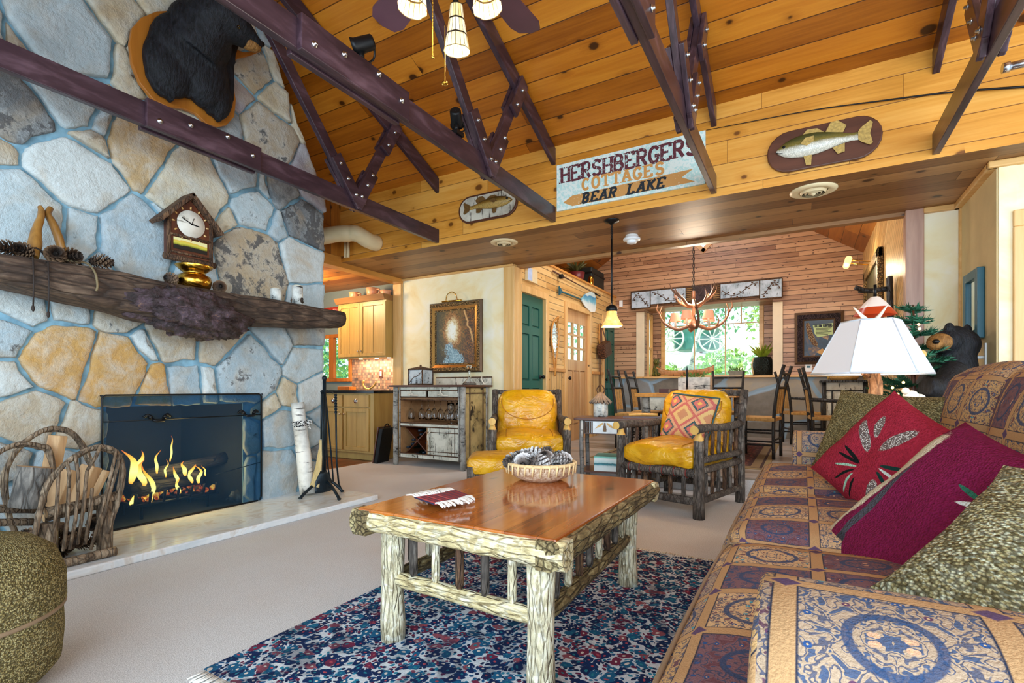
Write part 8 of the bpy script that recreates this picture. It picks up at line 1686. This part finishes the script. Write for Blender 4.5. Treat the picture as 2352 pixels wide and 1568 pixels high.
# things on the ledge
ZL2 = zl+.0005
p = ony(1757, 850, YB-.0+.25); t = thing('pack_basket', 'dark woven pack basket holding a leafy plant on the window ledge', 'basket', (ony(1757, 850, YB+.2).x-.04, YB+.22, ZL2)); b = MB(); b.lathe([(0, 0), (.15, 0), (.17, .12), (.155, .26), (.13, .32), (.12, .32), (.14, .25), (0, .05)], (0, 0, 0), 20); b.build('basket', ornate('dark_weave', '#2c3a34', '#0c1210'), t)
b = MB(); b.tube(smooth_path([(-.13, -.08, .31), (-.155, -.11, .18), (-.13, -.11, .02)], 4), .012, 6); b.build('strap', M['straw'], t); b = MB(); rr = random.Random(21)
for k in range(26):
    a_ = rr.uniform(0, 6.3); l = rr.uniform(.16, .34); d_ = Vector((math.cos(a_)*rr.uniform(.2, .8), math.sin(a_)*rr.uniform(.2, .8), 1)).normalized(); s_ = d_.orthogonal().normalized()*.022; q = Vector((d_.x*.06, d_.y*.06, .3)); b.poly([q-s_*.4, q+d_*l*.5-s_, q+d_*l+Vector((d_.x, d_.y, -.3))*.05, q+d_*l*.5+s_, q+s_*.4])
b.build('foliage', plain('yellow_green_leaf', '#8fa02c', .5, 0, .45, 14), t)
p = ony(1690, 855, YB2-.2); t = thing('ledge_planter', 'small grey planter of succulents on the window ledge', 'planter', (p.x, YB2-.2, ZL2)); b = MB(); b.prism([(-.09, -.06, 0), (.09, -.06, 0), (.14, -.06, .10), (-.14, -.06, .10)], (0, .12, 0)); b.build('trough', plain('grey_zinc', '#7a7668', .6, 0, .2), t); b = MB(); leafclump(b, (0, 0, .12), (.12, .05, .045), 70, .05, rr, .8); b.build('succulents', M['leaf'], t)
p = ony(1570, 858, YB+.1); t = thing('birch_canoe', 'model birch bark canoe lying on the window ledge', 'model canoe', (p.x, YB+.12, ZL2)); b = MB(); L = .52
b.grid(lambda u, v: Vector(((2*u-1)*L, (2*v-1)*.09*(1-abs(2*u-1)**2.5), .012+.09*abs(2*v-1)**1.6+.07*abs(2*u-1)**4+.02*abs(2*u-1)**2)), 24, 10); b.build('hull', birch('canoe_bark', '#d9a878', '#b07a50', '#5a3a24', .9, 'X'), t, solid=.006); b = MB()
for sg in (-1, 1): b.tube([((2*u-1)*L, sg*.09*(1-abs(2*u-1)**2.5), .104+.07*abs(2*u-1)**4+.02*abs(2*u-1)**2) for u in [i/20 for i in range(21)]], .007, 6)
b.build('gunwale', M['trim_orange'], t)
p = ony(1508, 862, YB+.15); t = thing('bear_figurine', 'carved green and yellow bear figurine at the left end of the ledge', 'figurine', (p.x, YB+.15, ZL2)); b = MB(); b.ball((0, 0, .11), (.075, .06, .12), 14, 10); b.ball((0, -.01, .27), (.06, .055, .06), 12, 9); b.ball((-.04, 0, .325), .018, 8, 6); b.ball((.04, 0, .325), .018, 8, 6); b.ball((0, -.06, .26), (.024, .03, .02), 8, 6); b.ball((-.05, -.04, .04), (.03, .05, .03), 8, 6); b.ball((.05, -.04, .04), (.03, .05, .03), 8, 6); o = b.build('body', fur_m('figurine_paint', '#2c3a1a', '#a8963a'), t); rm = o.modifiers.new('r', 'REMESH'); rm.mode = 'VOXEL'; rm.voxel_size = .008; rm.use_smooth_shade = True
p = ony(1426, 697, YB-.03); b = MB(); b.box((p.x-.03, YB-.03, p.z-.06), (p.x+.03, YB, p.z+.06)); tag(b.build('wall_sensor', M['white']), 'small white sensor box in the far corner above the green door', 'sensor')

# ---- on the door wall
def wp(px, py, off=.012): return onx(px, py, XD+off)
p = wp(1219, 632); t = thing('thermostat', 'cream and blue thermostat box above the first green door', 'thermostat', p); a, c = wp(1208, 632).y, wp(1231, 632).y; m_ = lerp(a, c, .45); z0, z1 = p.z-.09, p.z+.09
b = MB(); b.box((XD+.001, a, z0), (XD+.035, c, z1)); b.build('case', M['cream_metal'], t, world=True); b = MB(); b.box((XD+.035, a+.005, z0+.01), (XD+.039, m_, z1-.01)); b.build('screen', plain('pale_blue', '#b9cdf0', .4), t, world=True)
def snowshoe(nm, lbl, px, ptop, pmid, pbot, wpx):
    T_, B_ = wp(px, ptop, .03), wp(px+1, pbot, .03); y0 = T_.y; Lz = T_.z-B_.z; w = abs(wp(px+wpx, 780, .03).y-wp(px, 780, .03).y); t = thing(nm, lbl, 'mirror', (XD, y0, B_.z)); P = []
    for i in range(33):
        a_ = i/32*2*PI; s_ = (1-math.cos(a_))/2; wz = w*(math.sin(PI*min(1, s_/.70))**.7 if s_ < .62 else max(.012, (1-s_)/.38*math.sin(PI*.62/.70)**.7)**1.0)*(1 if a_ < PI else -1) if 0 < s_ < 1 else 0; P.append(Vector((XD+.03+.05*(s_ < .1)*(1-s_/.1), y0+wz, T_.z-Lz*s_)))
    b = MB(); b.tube(P, .014, 7); b.build('frame', M['trimy'], t, world=True); b = MB(); 
    for q in range(9):
        z = T_.z-Lz*(.12+.5*q/8); s_ = .12+.5*q/8; ww = w*math.sin(PI*min(1, s_/.70))**.7*.95; b.tube([(XD+.03, y0-ww, z), (XD+.03, y0+ww, z)], .0028, 4); b.tube([(XD+.03, y0-ww, z), (XD+.03, y0+ww, z-Lz*.1)], .0022, 4); b.tube([(XD+.03, y0+ww, z), (XD+.03, y0-ww, z-Lz*.1)], .0022, 4)
    b.build('webbing', M['yarn'], t, world=True); b = MB(); b.prism([(XD+.018, q.y, q.z) for q in P if T_.z-Lz*.62 < q.z < T_.z-Lz*.06], (.006, 0, 0)); b.build('mirror_glass', M['mirror'], t, world=True)
snowshoe('snowshoe_mirror', 'snowshoe shaped mirror in a bent wood frame between the first two doors', 1275, 728, 800, 862, 8)
A, B = wp(1378, 742, .03), wp(1378, 900, .03); t = thing('canoe_paddle', 'thin brown canoe paddle hanging upright between the front door and the far green door', 'paddle', B); b = MB(); b.tube([A, B], .013, 8); b.build('shaft', M['walnut'], t, world=True); b = MB(); yy = A.y; b.prism([(XD+.024, yy+dy, lerp(A.z, B.z, f)) for dy, f in ((-.05, .02), (-.06, .25), (0, .36), (.06, .25), (.05, .02), (0, 0))], (.012, 0, 0)); b.build('blade', M['trimy'], t, world=True)
p = wp(1388, 803, .11); t = thing('creel_basket', 'brown wicker fishing creel hanging beside the far green door', 'basket', p); b = MB(); b.cushion((.16, .36, .26), basis(p, (1, 0, 0), (0, math.cos(.3), math.sin(.3)), (0, -math.sin(.3), math.cos(.3))), (8, 12, 10), .5); b.build('body', ornate('wicker', '#8a5a3c', '#3a2014'), t, world=True); b = MB(); q = wp(1381, 745, .03); b.tube([q, p+Vector((0, -.12, .12))], .01, 6); b.tube([q, p+Vector((0, .14, .12))], .01, 6); b.build('strap', M['walnut'], t, world=True)
A, B, Cc = wp(1286, 668, .03), wp(1336, 688, .03), wp(1367, 696, .03); t = thing('painted_paddle', 'teal handled paddle with painted lake blade over the front door', 'paddle', B); b = MB(); b.tube([A, B], .014, 8); b.build('shaft', M['teal_paint'], t, world=True); b = MB(); b.prism([A+Vector((0, -.05, .06)), A+Vector((0, .06, .0)), A+Vector((0, -.05, -.07))], (.02, 0, 0)); b.build('grip', M['teal_paint'], t, world=True); d_ = (Cc-B); L = d_.length; d_.normalize(); n_ = Vector((0, -d_.z, d_.y)); b = MB(); b.prism([B+d_*L*f+n_*w_ for f, w_ in ((-.05, .015), (.2, .10), (.6, .17), (.9, .16), (1.0, .10), (1.02, 0), (1.0, -.10), (.9, -.16), (.6, -.17), (.2, -.10), (-.05, -.015))], (.014, 0, 0))
def lakeblade():
    m = MT('painted_blade', .3); g = m.sep(m.co('Generated')); n = m.noise(m.co(), 7, 4); m.base(m.ramp(m.ma('MULTIPLY_ADD', n, .4, g[2]), [(.3, '#eef2ee'), (.6, '#d8e6e8'), (.72, '#6fb8d0'), (.95, '#2f86b8'), (1.1, '#c8dde0')])); return m.m
b.build('blade', lakeblade(), t, world=True)
A, B = wp(1270, 622, .03), wp(1378, 680, .03); t = thing('wall_fishing_rod', 'old fishing rod with reel mounted above the painted paddle', 'fishing rod', A); b = MB(); b.tube([A, B], [.012, .005], 7); b.build('rod', M['walnut'], t, world=True); b = MB(); q = A.lerp(B, .12); b.tube([q+Vector((0, 0, -.03)), q+Vector((.05, 0, -.03))], .035, 12); b.build('reel', M['black_iron'], t, world=True); b = MB(); q = A.lerp(B, .9); b.tube([A.lerp(B, .85), A.lerp(B, 1.0)], .014, 8); b.build('grip', M['black_iron'], t, world=True)
# plant ledge
LZ = ZL+.001; p = onx(1308, 612, XD-.35); t = thing('ledge_fern', 'spiky potted plant in a red pot on the high ledge', 'potted plant', (XD-.22, p.y, LZ)); b = MB(); b.lathe([(0, 0), (.10, 0), (.14, .2), (.12, .2), (0, .15)], (0, 0, 0), 18); b.build('pot', plain('red_pot', '#6a1f20', .4), t); b = MB()
for k in range(60):
    a_ = rr.uniform(0, 6.3); d_ = Vector((math.cos(a_), math.sin(a_), rr.uniform(.2, 1.4))).normalized(); l = rr.uniform(.15, .30); s_ = d_.orthogonal().normalized()*.014; q = Vector((0, 0, .2)); b.poly([q-s_*.5, q+d_*l*.5-s_+Vector((0, 0, .03)), q+d_*l, q+d_*l*.5+s_+Vector((0, 0, .03)), q+s_*.5])
b.build('foliage', plain('dark_olive_leaf', '#4a4a1c', .6, 0, .4, 14), t)
a, c = onx(1350, 650, XD-.3), onx(1388, 650, XD-.3); t = thing('storage_trunk', 'dark green trunk standing on the high ledge by the far wall', 'trunk', (XD-.5, (a.y+c.y)/2, LZ)); b = MB(); b.box((XD-.50, a.y, LZ), (XD-.22, min(c.y, YB-.03), LZ+.46)); b.build('body', plain('dark_trunk', '#1c2422', .5), t, world=True, bevel=.02); b = MB(); b.box((XD-.51, a.y-.01, LZ+.34), (XD-.215, min(c.y, YB-.03)+.01, LZ+.37)); b.build('lid_band', M['black_iron'], t, world=True)
p = onx(1357, 645, XD-.1); t = thing('ledge_lantern', 'small brass lantern on the high ledge in front of the trunk', 'lantern', (XD-.1, p.y, LZ)); b = MB(); b.lathe([(0, 0), (.06, 0), (.06, .02), (.045, .03), (.055, .09), (.045, .15), (.05, .16), (.02, .2), (0, .2)], (0, 0, 0), 14); b.build('body', M['brass'], t); b = MB(); b.tube(smooth_path([(-.05, 0, .15), (-.04, 0, .24), (0, 0, .27), (.04, 0, .24), (.05, 0, .15)], 4), .005, 6); b.build('bail', M['black_iron'], t)

# ---- right dining wall: gilded picture, picture light, twig sconce, green mirror side
def rp(px, py, off=.0): return onx(px, py, XR-off)
a, c = rp(1994, 680).y, rp(2030, 680).y; z0, z1 = rp(2010, 755).z, rp(2010, 600).z; ya, yb2 = min(a, c), max(a, c)
t = thing('gilt_picture', 'gilt framed picture with its own light on the right dining wall', 'picture', (XR, (ya+yb2)/2, z0)); b = MB()
for lo, hi in (((ya, z0), (ya+.12, z1)), ((yb2-.12, z0), (yb2, z1)), ((ya, z1-.12), (yb2, z1)), ((ya, z0), (yb2, z0+.12))): b.box((XR-.06, lo[0], lo[1]), (XR-.002, hi[0], hi[1]))
b.build('frame', M['gold_o'], t, world=True, bevel=.012); b = MB(); b.box((XR-.03, ya+.12, z0+.12), (XR-.02, yb2-.12, z1-.12)); b.build('canvas', D.materials['river_picture'], t, world=True)
p = rp(1983, 598, .28); ym = (ya+yb2)/2; t2 = None; b = MB(); b.tube([(XR-.30, ym-.22, z1+.02), (XR-.30, ym+.22, z1+.02)], .04, 12); pl2 = b.build('picture_light', glow('gilt_light', '#ffd890', 1.2, '#c9964a'), t, world=True); b = MB(); 
for y in (ym-.1, ym+.1): b.tube([(XR-.05, y, z1-.02), (XR-.28, y, z1+.03)], .007, 6)
b.build('light_arm', M['brass'], pl2, world=True); point('picture_glow', (XR-.35, ym, z1-.12), 14, (1, .8, .5), .06)
p = rp(2040, 690, .06); t = thing('twig_sconce', 'dark branch wall sconce with stained glass shade on the right dining wall', 'sconce', (XR, p.y, rp(2040, 760).z)); yv = p.y
b = MB(); 
for dy in (-.06, .05): b.tube([(XR-.04, yv+dy, rp(2040, 780, .04).z), (XR-.05, yv+dy*.7, rp(2040, 640, .05).z)], .024, 8, rough=.1)
b.tube(smooth_path([(XR-.05, yv, rp(2040, 665, .05).z), (XR-.22, yv-.02, rp(2040, 668, .05).z), (XR-.34, yv-.05, rp(2030, 655, .1).z)], 4), .026, 8, rough=.1); b.tube(smooth_path([(XR-.2, yv-.02, rp(2040, 668, .05).z), (XR-.3, yv+.05, rp(2030, 662, .1).z)], 3), .018, 8); b.build('branch_frame', M['darkwood'], t, world=True)

def sconce_glass():
    m = MT('red_white_glass', .3); g = m.sep(m.co('Generated')); c = m.ramp(g[2], [(.3, '#b8401c'), (.42, '#e8d8cc'), (1, '#efe0d6')], 'CONSTANT'); m.base(c); m.set('Emission Color', c); m.set('Emission Strength', .3); return m.m
zs_ = rp(2010, 682, .3).z; b = MB(); cS = onx(2010, 682, XR-.30); cS.z = 0
b.grid(lambda u, v: cS+Vector((math.cos(2*PI*u)*lerp(.03, .15, v), math.sin(2*PI*u)*lerp(.03, .15, v), zs_-.15*v**1.2)), 6, 3, (1, 1)); b.build('lamp_shade', sconce_glass(), t, world=True); b = MB(); b.tube([cS+Vector((0, 0, zs_+.10)), cS+Vector((0, 0, zs_))], .012, 6); b.build('stem', M['black_iron'], t, world=True)
# birch side cabinet
t = thing('birch_side_cabinet', 'birch bark side cabinet with antlers on top in the far right corner', 'cabinet', (.45, 9.1, D0)); zc1 = ony(1940, 873, 8.85).z; x0, x1 = ony(1893, 900, 8.85).x, min(XR-.03, ony(1998, 900, 8.85).x); b = MB(); b.box((x0, 8.9, D0+.08), (x1, 9.42, zc1-.03)); b.build('body', M['birchpanel'], t, world=True); b = MB(); b.box((x0-.05, 8.83, zc1-.03), (x1+.02, 9.43, zc1)); b.build('top', M['darkwood'], t, world=True)
b = MB()
for x in (x0, x1): b.tube([(x, 8.89, D0+.001), (x, 8.89, zc1-.03)], .028, 10)
for x in (lerp(x0, x1, .2), lerp(x0, x1, .55)): b.tube([(x, 8.888, D0+.1), (x, 8.888, zc1-.15)], .01, 6)
for z in (D0+.1, zc1-.15): b.tube([(x0, 8.888, z), (x1, 8.888, z)], .01, 6)
b.build('twig_frame', M['darkwood'], t, world=True)
t = thing('antler_basket', 'heap of curved antlers in a low basket on the birch side cabinet', 'basket', ((x0+x1)/2, 9.05, zc1+.001)); b = MB(); b.lathe([(0, 0), (.16, 0), (.2, .06), (.18, .06), (0, .02)], (0, 0, 0), 18); b.build('bowl', M['rush'], t); 
for k in range(4): a_ = k*1.4; b = MB(); b.tube(smooth_path([(-.2+.1*k, -.05, .02), (-.17+.1*k, -.08, .14), (-.08+.1*k, -.02, .17), (-.04+.1*k, .04, .03)], 4), .014, 7); b.build('antler', M['hick_end'], t)

# ================================================================== right corner: lamp, bear with tree, mirror
lp = ond(2000, 860, 3.25); lx, ly = lp.x, lp.y; t = thing('lamp_table', 'small round twig table hidden behind the far sofa arm', 'side table', (lx, ly, 0)); b = MB(); b.lathe([(0, .60), (.21, .60), (.21, .63), (0, .63)], (0, 0, 0), 28); b.build('top', M['walnut'], t)
for k in range(3): a_ = 2*PI*k/3; b = MB(); b.tube([(.2*math.cos(a_), .2*math.sin(a_), .001), (.14*math.cos(a_), .14*math.sin(a_), .6)], .02, 8); b.build('leg', M['twig'], t)
t = thing('antler_lamp', 'table lamp with white six sided shade and antler base behind the sofa', 'table lamp', (lx, ly, .631)); zb_, zt3 = lp.z+(860-858)*3.25/FPX-.631, ond(2000, 738, 3.25).z-.631; zb_ = ond(2000, 858, 3.25).z-.631
b = MB(); b.lathe([(0, 0), (.10, 0), (.10, .02), (.03, .03), (0, .03)], (0, 0, 0), 18); b.build('foot', M['walnut'], t); b = MB(); P = smooth_path([RV*.0+Vector((0, 0, .02)), RV*(-.01)+Vector((0, 0, .15)), RV*.03+Vector((0, 0, .30)), RV*.02+Vector((0, 0, .42)), RV*(-.03)+Vector((0, 0, zb_+.03))], 5); b.tube(P, [.05, .05, .048, .045, .042, .04, .038, .038, .038, .038, .038, .038, .038, .038, .038, .04, .04, .042, .042, .042, .042], 12, rough=.2); b.build('antler_base', bark('red_antler', '#5a3420', '#b57a4c', '#e0b080', 1.2), t)
M['shade_w'] = MT('parchment_shade', .8); m_ = M['shade_w']; m_.base('#e2e3e8'); m_.set('Emission Color', '#fff1e2'); m_.set('Emission Strength', .10); M['shade_w'] = m_.m
R0, R1 = 58*3.25/FPX, 119*3.25/FPX; b = MB(); hexa = lambda r, z: [RZ(YAW+PI/6+.12) @ Vector((math.cos(PI/3*k)*r, math.sin(PI/3*k)*r, z)) for k in range(6)]; A, B = hexa(R0, zt3), hexa(R1, zb_)
for k in range(6): j = (k+1) % 6; b.quad(B[k], B[j], A[j], A[k])
s_ = b.build('shade', M['shade_w'], t, solid=.003); b = MB()
for k in range(6): b.tube([A[k], B[k]], .004, 5); b.tube([B[k], B[(k+1) % 6]], .006, 5); b.tube([A[k], A[(k+1) % 6]], .005, 5)
b.build('shade_lacing', plain('shade_lacing', '#d6dde6', .8), s_); b = MB()
for sg in (-1, 1): b.tube(smooth_path([Vector((0, 0, zt3-.01)), RV*sg*.05+Vector((0, 0, zt3+.03)), RV*sg*.11+Vector((0, 0, zt3+.10+.01*sg))], 4), [.016, .015, .014, .013, .012, .010, .008, .006, .003], 7)
b.build('antler_finial', M['antler'], s_); b = MB(); b.ball((0, 0, (zb_+zt3)/2), .045, 12, 8); b.build('bulb', D.materials['warm_bulb'], t); point('lamp_light', (lx, ly, .631+zb_+.06), 7, (1, .85, .65), .05)
# bear statue holding a small lit fir tree
bx_, by_ = .91, 4.90; t = thing('bear_statue', 'standing black bear figure with tan muzzle behind the sofa, facing left', 'bear figure', (bx_, by_, 0)); b = MB(); q = lambda px, py, dd=3.75: ond(px, py, dd)
tor = [Vector((bx_, by_, .06)), Vector((bx_, by_, .45)), Vector((bx_-.02, by_, .8)), q(2185, 860), q(2192, 800), q(2185, 780)]; b.tube(smooth_path(tor, 5), [.16, .18, .20, .21, .22, .22, .225, .225, .22, .22, .215, .21, .20, .19, .18, .165, .15, .14, .13, .125, .12, .11, .10, .09, .07, .04], 18)
b.ball(q(2200, 792), (.135, .13, .125), 16, 12); b.tube(smooth_path([q(2192, 782), q(2172, 786, 3.70), q(2152, 790, 3.66), q(2146, 793, 3.65)], 3), [.12, .11, .10, .09, .08, .072, .066, .06, .058, .05], 14); b.ball(q(2180, 752, 3.68), (.03, .042, .042), 12, 8); b.ball(q(2222, 756, 3.84), (.03, .042, .042), 12, 8)
for sg, dd in ((1, 3.55), (-1, 3.95)): b.tube(smooth_path([q(2195, 850, dd), q(2165, 890, dd-.1), q(2125, 888, dd-.12)], 4), [.085]*5+[.07]*4, 12)
for sg in (-.11, .11): b.tube([(bx_+sg, by_-.03, .06), (bx_+sg, by_, .3)], .10, 12); b.ball((bx_+sg-.03, by_-.06, .05), (.10, .12, .049), 10, 7)
o = b.build('body', M['bearfur'], t, world=True); rm = o.modifiers.new('r', 'REMESH'); rm.mode = 'VOXEL'; rm.voxel_size = .016; rm.use_smooth_shade = True; s2 = o.modifiers.new('s', 'SMOOTH'); s2.iterations = 4
b = MB(); b.ball(q(2158, 786, 3.60), (.075, .07, .065), 14, 10); b.ball(q(2148, 790, 3.58), (.05, .05, .045), 12, 8); b.build('muzzle', M['muzzle'], t, world=True); b = MB(); b.ball(q(2150, 784, 3.535), (.022, .018, .016), 10, 7); b.build('nose', M['black_iron'], t, world=True); b = MB(); b.ball(q(2184, 778, 3.585), .011, 8, 6); b.build('eye', M['steel'], t, world=True)
tx_, ty_ = .70, 4.70; t = thing('fir_tree', 'small artificial fir tree with warm lights in front of the bear figure', 'christmas tree', (tx_, ty_, 0)); M['fir'] = plain('fir_green', '#1d5c40', .65, 0, .45, 40)
b = MB(); b.tube([(tx_, ty_, .001), (tx_, ty_, 1.58)], [.03, .008], 8); b.build('trunk', M['walnut'], t, world=True); b = MB(); rr = random.Random(31)
for lv in range(15):
    z = .25+lv*.092; R_ = .40*(1-lv/15.5)**.85+.03
    for k in range(12):
        a_ = rr.uniform(0, 6.28); L = R_*rr.uniform(.75, 1.1); d_ = Vector((math.cos(a_), math.sin(a_), rr.uniform(-.1, .45))).normalized(); p0 = Vector((tx_, ty_, z))
        for s_ in range(int(L/.013)):
            q0 = p0+d_*(.02+.013*s_); up = Vector((0, 0, 1)); sd_ = d_.cross(up).normalized()
            for e in (sd_, -sd_, up*.7): nd = (d_*.7+e+Vector((rr.uniform(-.3, .3), rr.uniform(-.3, .3), rr.uniform(-.2, .3)))).normalized()*.05; w_ = nd.cross(d_).normalized()*.006; b.poly([q0-w_, q0+nd, q0+w_])
nd_ = b.build('needles', M['fir'], t, world=True); M['fairy'] = glow('fairy_light', '#ffc76a', 7.0)
for k, (px, py) in enumerate(((2112, 755), (2073, 782), (2110, 745), (2118, 828), (2075, 878), (2062, 905), (2095, 816), (2072, 925), (2130, 838), (2050, 890))): p = ond(px, py, 3.45+.02*(k % 4)); b = MB(); b.ball(p, .009, 8, 6); b.build('fairy_light', M['fairy'], t, world=True)
p = ond(2092, 908, 3.42); t = thing('bird_ornament', 'small white and brown bird ornament sitting in the fir tree', 'ornament', p); b = MB(); b.ball(p, (.045, .035, .035), 12, 8); b.ball(p+RV*-.035+Vector((0, 0, .03)), .024, 10, 8); b.ball(p+RV*.05+Vector((0, 0, -.01)), (.04, .012, .022), 8, 6); b.build('body', plain('white_feather', '#e8e2d6', .8, 0, .12, 20), t, world=True)
p = ond(2118, 813, 3.45); b = MB(); b.tube([p+FV*-.008, p+FV*.008], .026, 14); tag(b.build('log_slice', M['hick_end']), 'small wood slice ornament on the fir tree beside the bear', 'ornament')
# green framed mirror and a wall peg on the tan wall
a, c = onx(2263, 690, 1.15), onx(2228, 690, 1.15); z0, z1 = onx(2246, 780, 1.15).z, onx(2246, 622, 1.15).z; y0, y1 = a.y, c.y; t = thing('green_mirror', 'tall mirror in a teal green frame on the tan side wall', 'mirror', (1.15, (y0+y1)/2, z0)); b = MB(); f = .07
for lo, hi in (((y0, z0), (y0+f, z1)), ((y1-f, z0), (y1, z1)), ((y0+f, z1-f), (y1-f, z1)), ((y0+f, z0), (y1-f, z0+f))): b.box((1.105, lo[0], lo[1]), (1.148, hi[0], hi[1]))
b.build('frame', M['teal_paint'], t, world=True, bevel=.006); b = MB(); b.box((1.125, y0+f, z0+f), (1.13, y1-f, z1-f)); b.build('glass', M['mirror'], t, world=True)
p = onx(2262, 820, 1.15); t = thing('wall_hook', 'white hook and bracket on the tan wall above the sofa', 'hook', p); b = MB(); b.tube([(1.149, p.y, p.z), (1.08, p.y, p.z)], .012, 8); b.ball((1.075, p.y, p.z), .025, 12, 8); b.build('knob', M['white'], t, world=True); b = MB(); b.box((1.14, p.y-.05, p.z-.08), (1.149, p.y-.03, p.z+.10)); b.build('plate', M['white'], t, world=True)
# ================================================================== outdoors
def turf():
    m = MT('dry_grass_ground', .95); n = m.noise(m.co(), 1.4, 5, .65, 1.0); n2 = m.noise(m.co(), 14, 4, .7); m.base(m.ramp(m.ma('MULTIPLY_ADD', n2, .4, m.ma('MULTIPLY', n, .6)), [(.25, '#6f7f86'), (.42, '#b9c0bc'), (.55, '#cfd6b4'), (.68, '#86b048'), (.8, '#dfe6cf')])); return m.m
b = MB(); n_ = 30
b.grid(lambda u, v: Vector((lerp(-22, 12, u), lerp(10.25, 40, v), .55+.17*(lerp(0, 29.7, v))+.25*mnoise.noise(Vector((u*9, v*9, 0))))), 30, 30); struct('terrain', b, turf())
M['lf1'] = plain('pale_green_leaf', '#8cbf5a', .7, 0, .4, 4); M['lf2'] = plain('blue_green_leaf', '#4f9a6a', .7, 0, .4, 4); rr = random.Random(77)  # a pale green and a bluer green leaf, each varied at random
def bush(x, y, r, h, mat, n, lbl, sz=.16):
    z = .5+.17*(y-10.25) if y > 10.25 else .001; t = thing('shrub', lbl, 'shrub', (x, y, z), group='shrubs outside the windows'); b = MB(); b.tube([(x, y, z-.15), (x+.05, y, z+h*.5)], [.06, .02], 6); b.build('stem', M['walnut'], t, world=True); b = MB()
    for _ in range(4): leafclump(b, (x+rr.uniform(-r, r)*.5, y+rr.uniform(-r, r)*.4, z+h*rr.uniform(.35, .75)), (r*.7, r*.6, h*.35), n//4, sz, rr)
    b.build('foliage', mat, t, world=True)
# green wagon with spoked wheels seen through the dining window
wy = 15.5; M['wagon'] = plain('wagon_green', '#2a7a6c', .5, 0, .15, 5); a, c = ony(1548, 780, wy), ony(1640, 780, wy); z0, z1 = ony(1600, 802, wy).z, ony(1600, 745, wy).z
t = thing('green_wagon', 'old green wagon with spoked wheel outside the dining window', 'wagon', ((a.x+c.x)/2, wy+.5, z0-.4)); b = MB(); b.box((a.x, wy, z0), (c.x, wy+1.1, z1)); b.build('body', M['wagon'], t, world=True, bevel=.03)
for q, px in enumerate((1541, 1636)):
    cc = ony(px, 778, wy-.1); R_ = .36; b = MB(); b.tube([cc+Vector((R_*math.cos(2*PI*i/28), 0, R_*math.sin(2*PI*i/28))) for i in range(28)], .03, 6, closed=True)
    for i in range(10): b.tube([cc, cc+Vector((R_*math.cos(2*PI*i/10), 0, R_*math.sin(2*PI*i/10)))], .018, 5)
    b.ball(cc, .06, 8, 6); b.build('wheel', plain('pale_wheel', '#cfd3c9', .6) if q == 0 else D.materials['pale_wheel'], t, world=True)
for k, (x, y, r, h, q, lb) in enumerate(((-3.4, 20.5, 1.5, 3.0, 1, 'tall shrub behind the wagon, left part of the dining window'), (-.75, 17.2, 1.1, 3.0, 0, 'broad light green shrub right of the wagon'), (.9, 19.6, 1.4, 2.8, 1, 'green shrub at the right edge of the dining window'), (-1.6, 13.2, .7, .9, 0, 'low pale shrub under the middle of the dining window'), (-.35, 12.4, .55, .7, 0, 'low shrub near the window, right of the planter'), (-3.2, 12.8, .6, .6, 0, 'low bright shrub at the lower left of the dining window'), (-1.4, 25, 2.6, 4.5, 1, 'tall tree-like shrub far behind the wagon'), (-8.3, 7.8, 1.0, 2.8, 0, 'light green shrub outside the kitchen window, left pane'), (-10.6, 9.0, 1.3, 3.2, 1, 'darker shrub outside the kitchen window, right pane'), (-6.4, 16, 2.2, 4.0, 1, 'shrub outside beyond the recess side window'))):
    bush(x, y, r, h, (M['lf1'], M['lf2'])[q], 900, lb, .2 if r > 1 else .13)
b = MB(); b.box((-14, 6.3, -.2), (-4.96, 10.2, .0)); struct('terrain_side', b, D.materials['dry_grass_ground'])
for k, (x, y) in enumerate(((-2.6, 13.6), (-1.1, 15.0), (-.2, 13.8))): b = MB(); z = .5+.17*(y-10.25); b.tube([(x, y, z-.1), (x+.25, y, z+1.2), (x+.7, y+.1, z+2.6)], [.06, .05, .03], 7); tag(b.build('sapling', M['birch']), ['pale slanting sapling trunk in front of the wagon wheel', 'pale slanting sapling trunk right of the wagon', 'pale sapling trunk near the right edge of the dining window'][k], 'sapling', 'sapling trunks outside')
area('dining_fill', (-1.3, 7.0, 4.2), (-1.3, 7.6, 0), 2.2, 1.6, 100, (.93, .97, 1))  # added lamp, unseen under the ridge, brightens the dining room
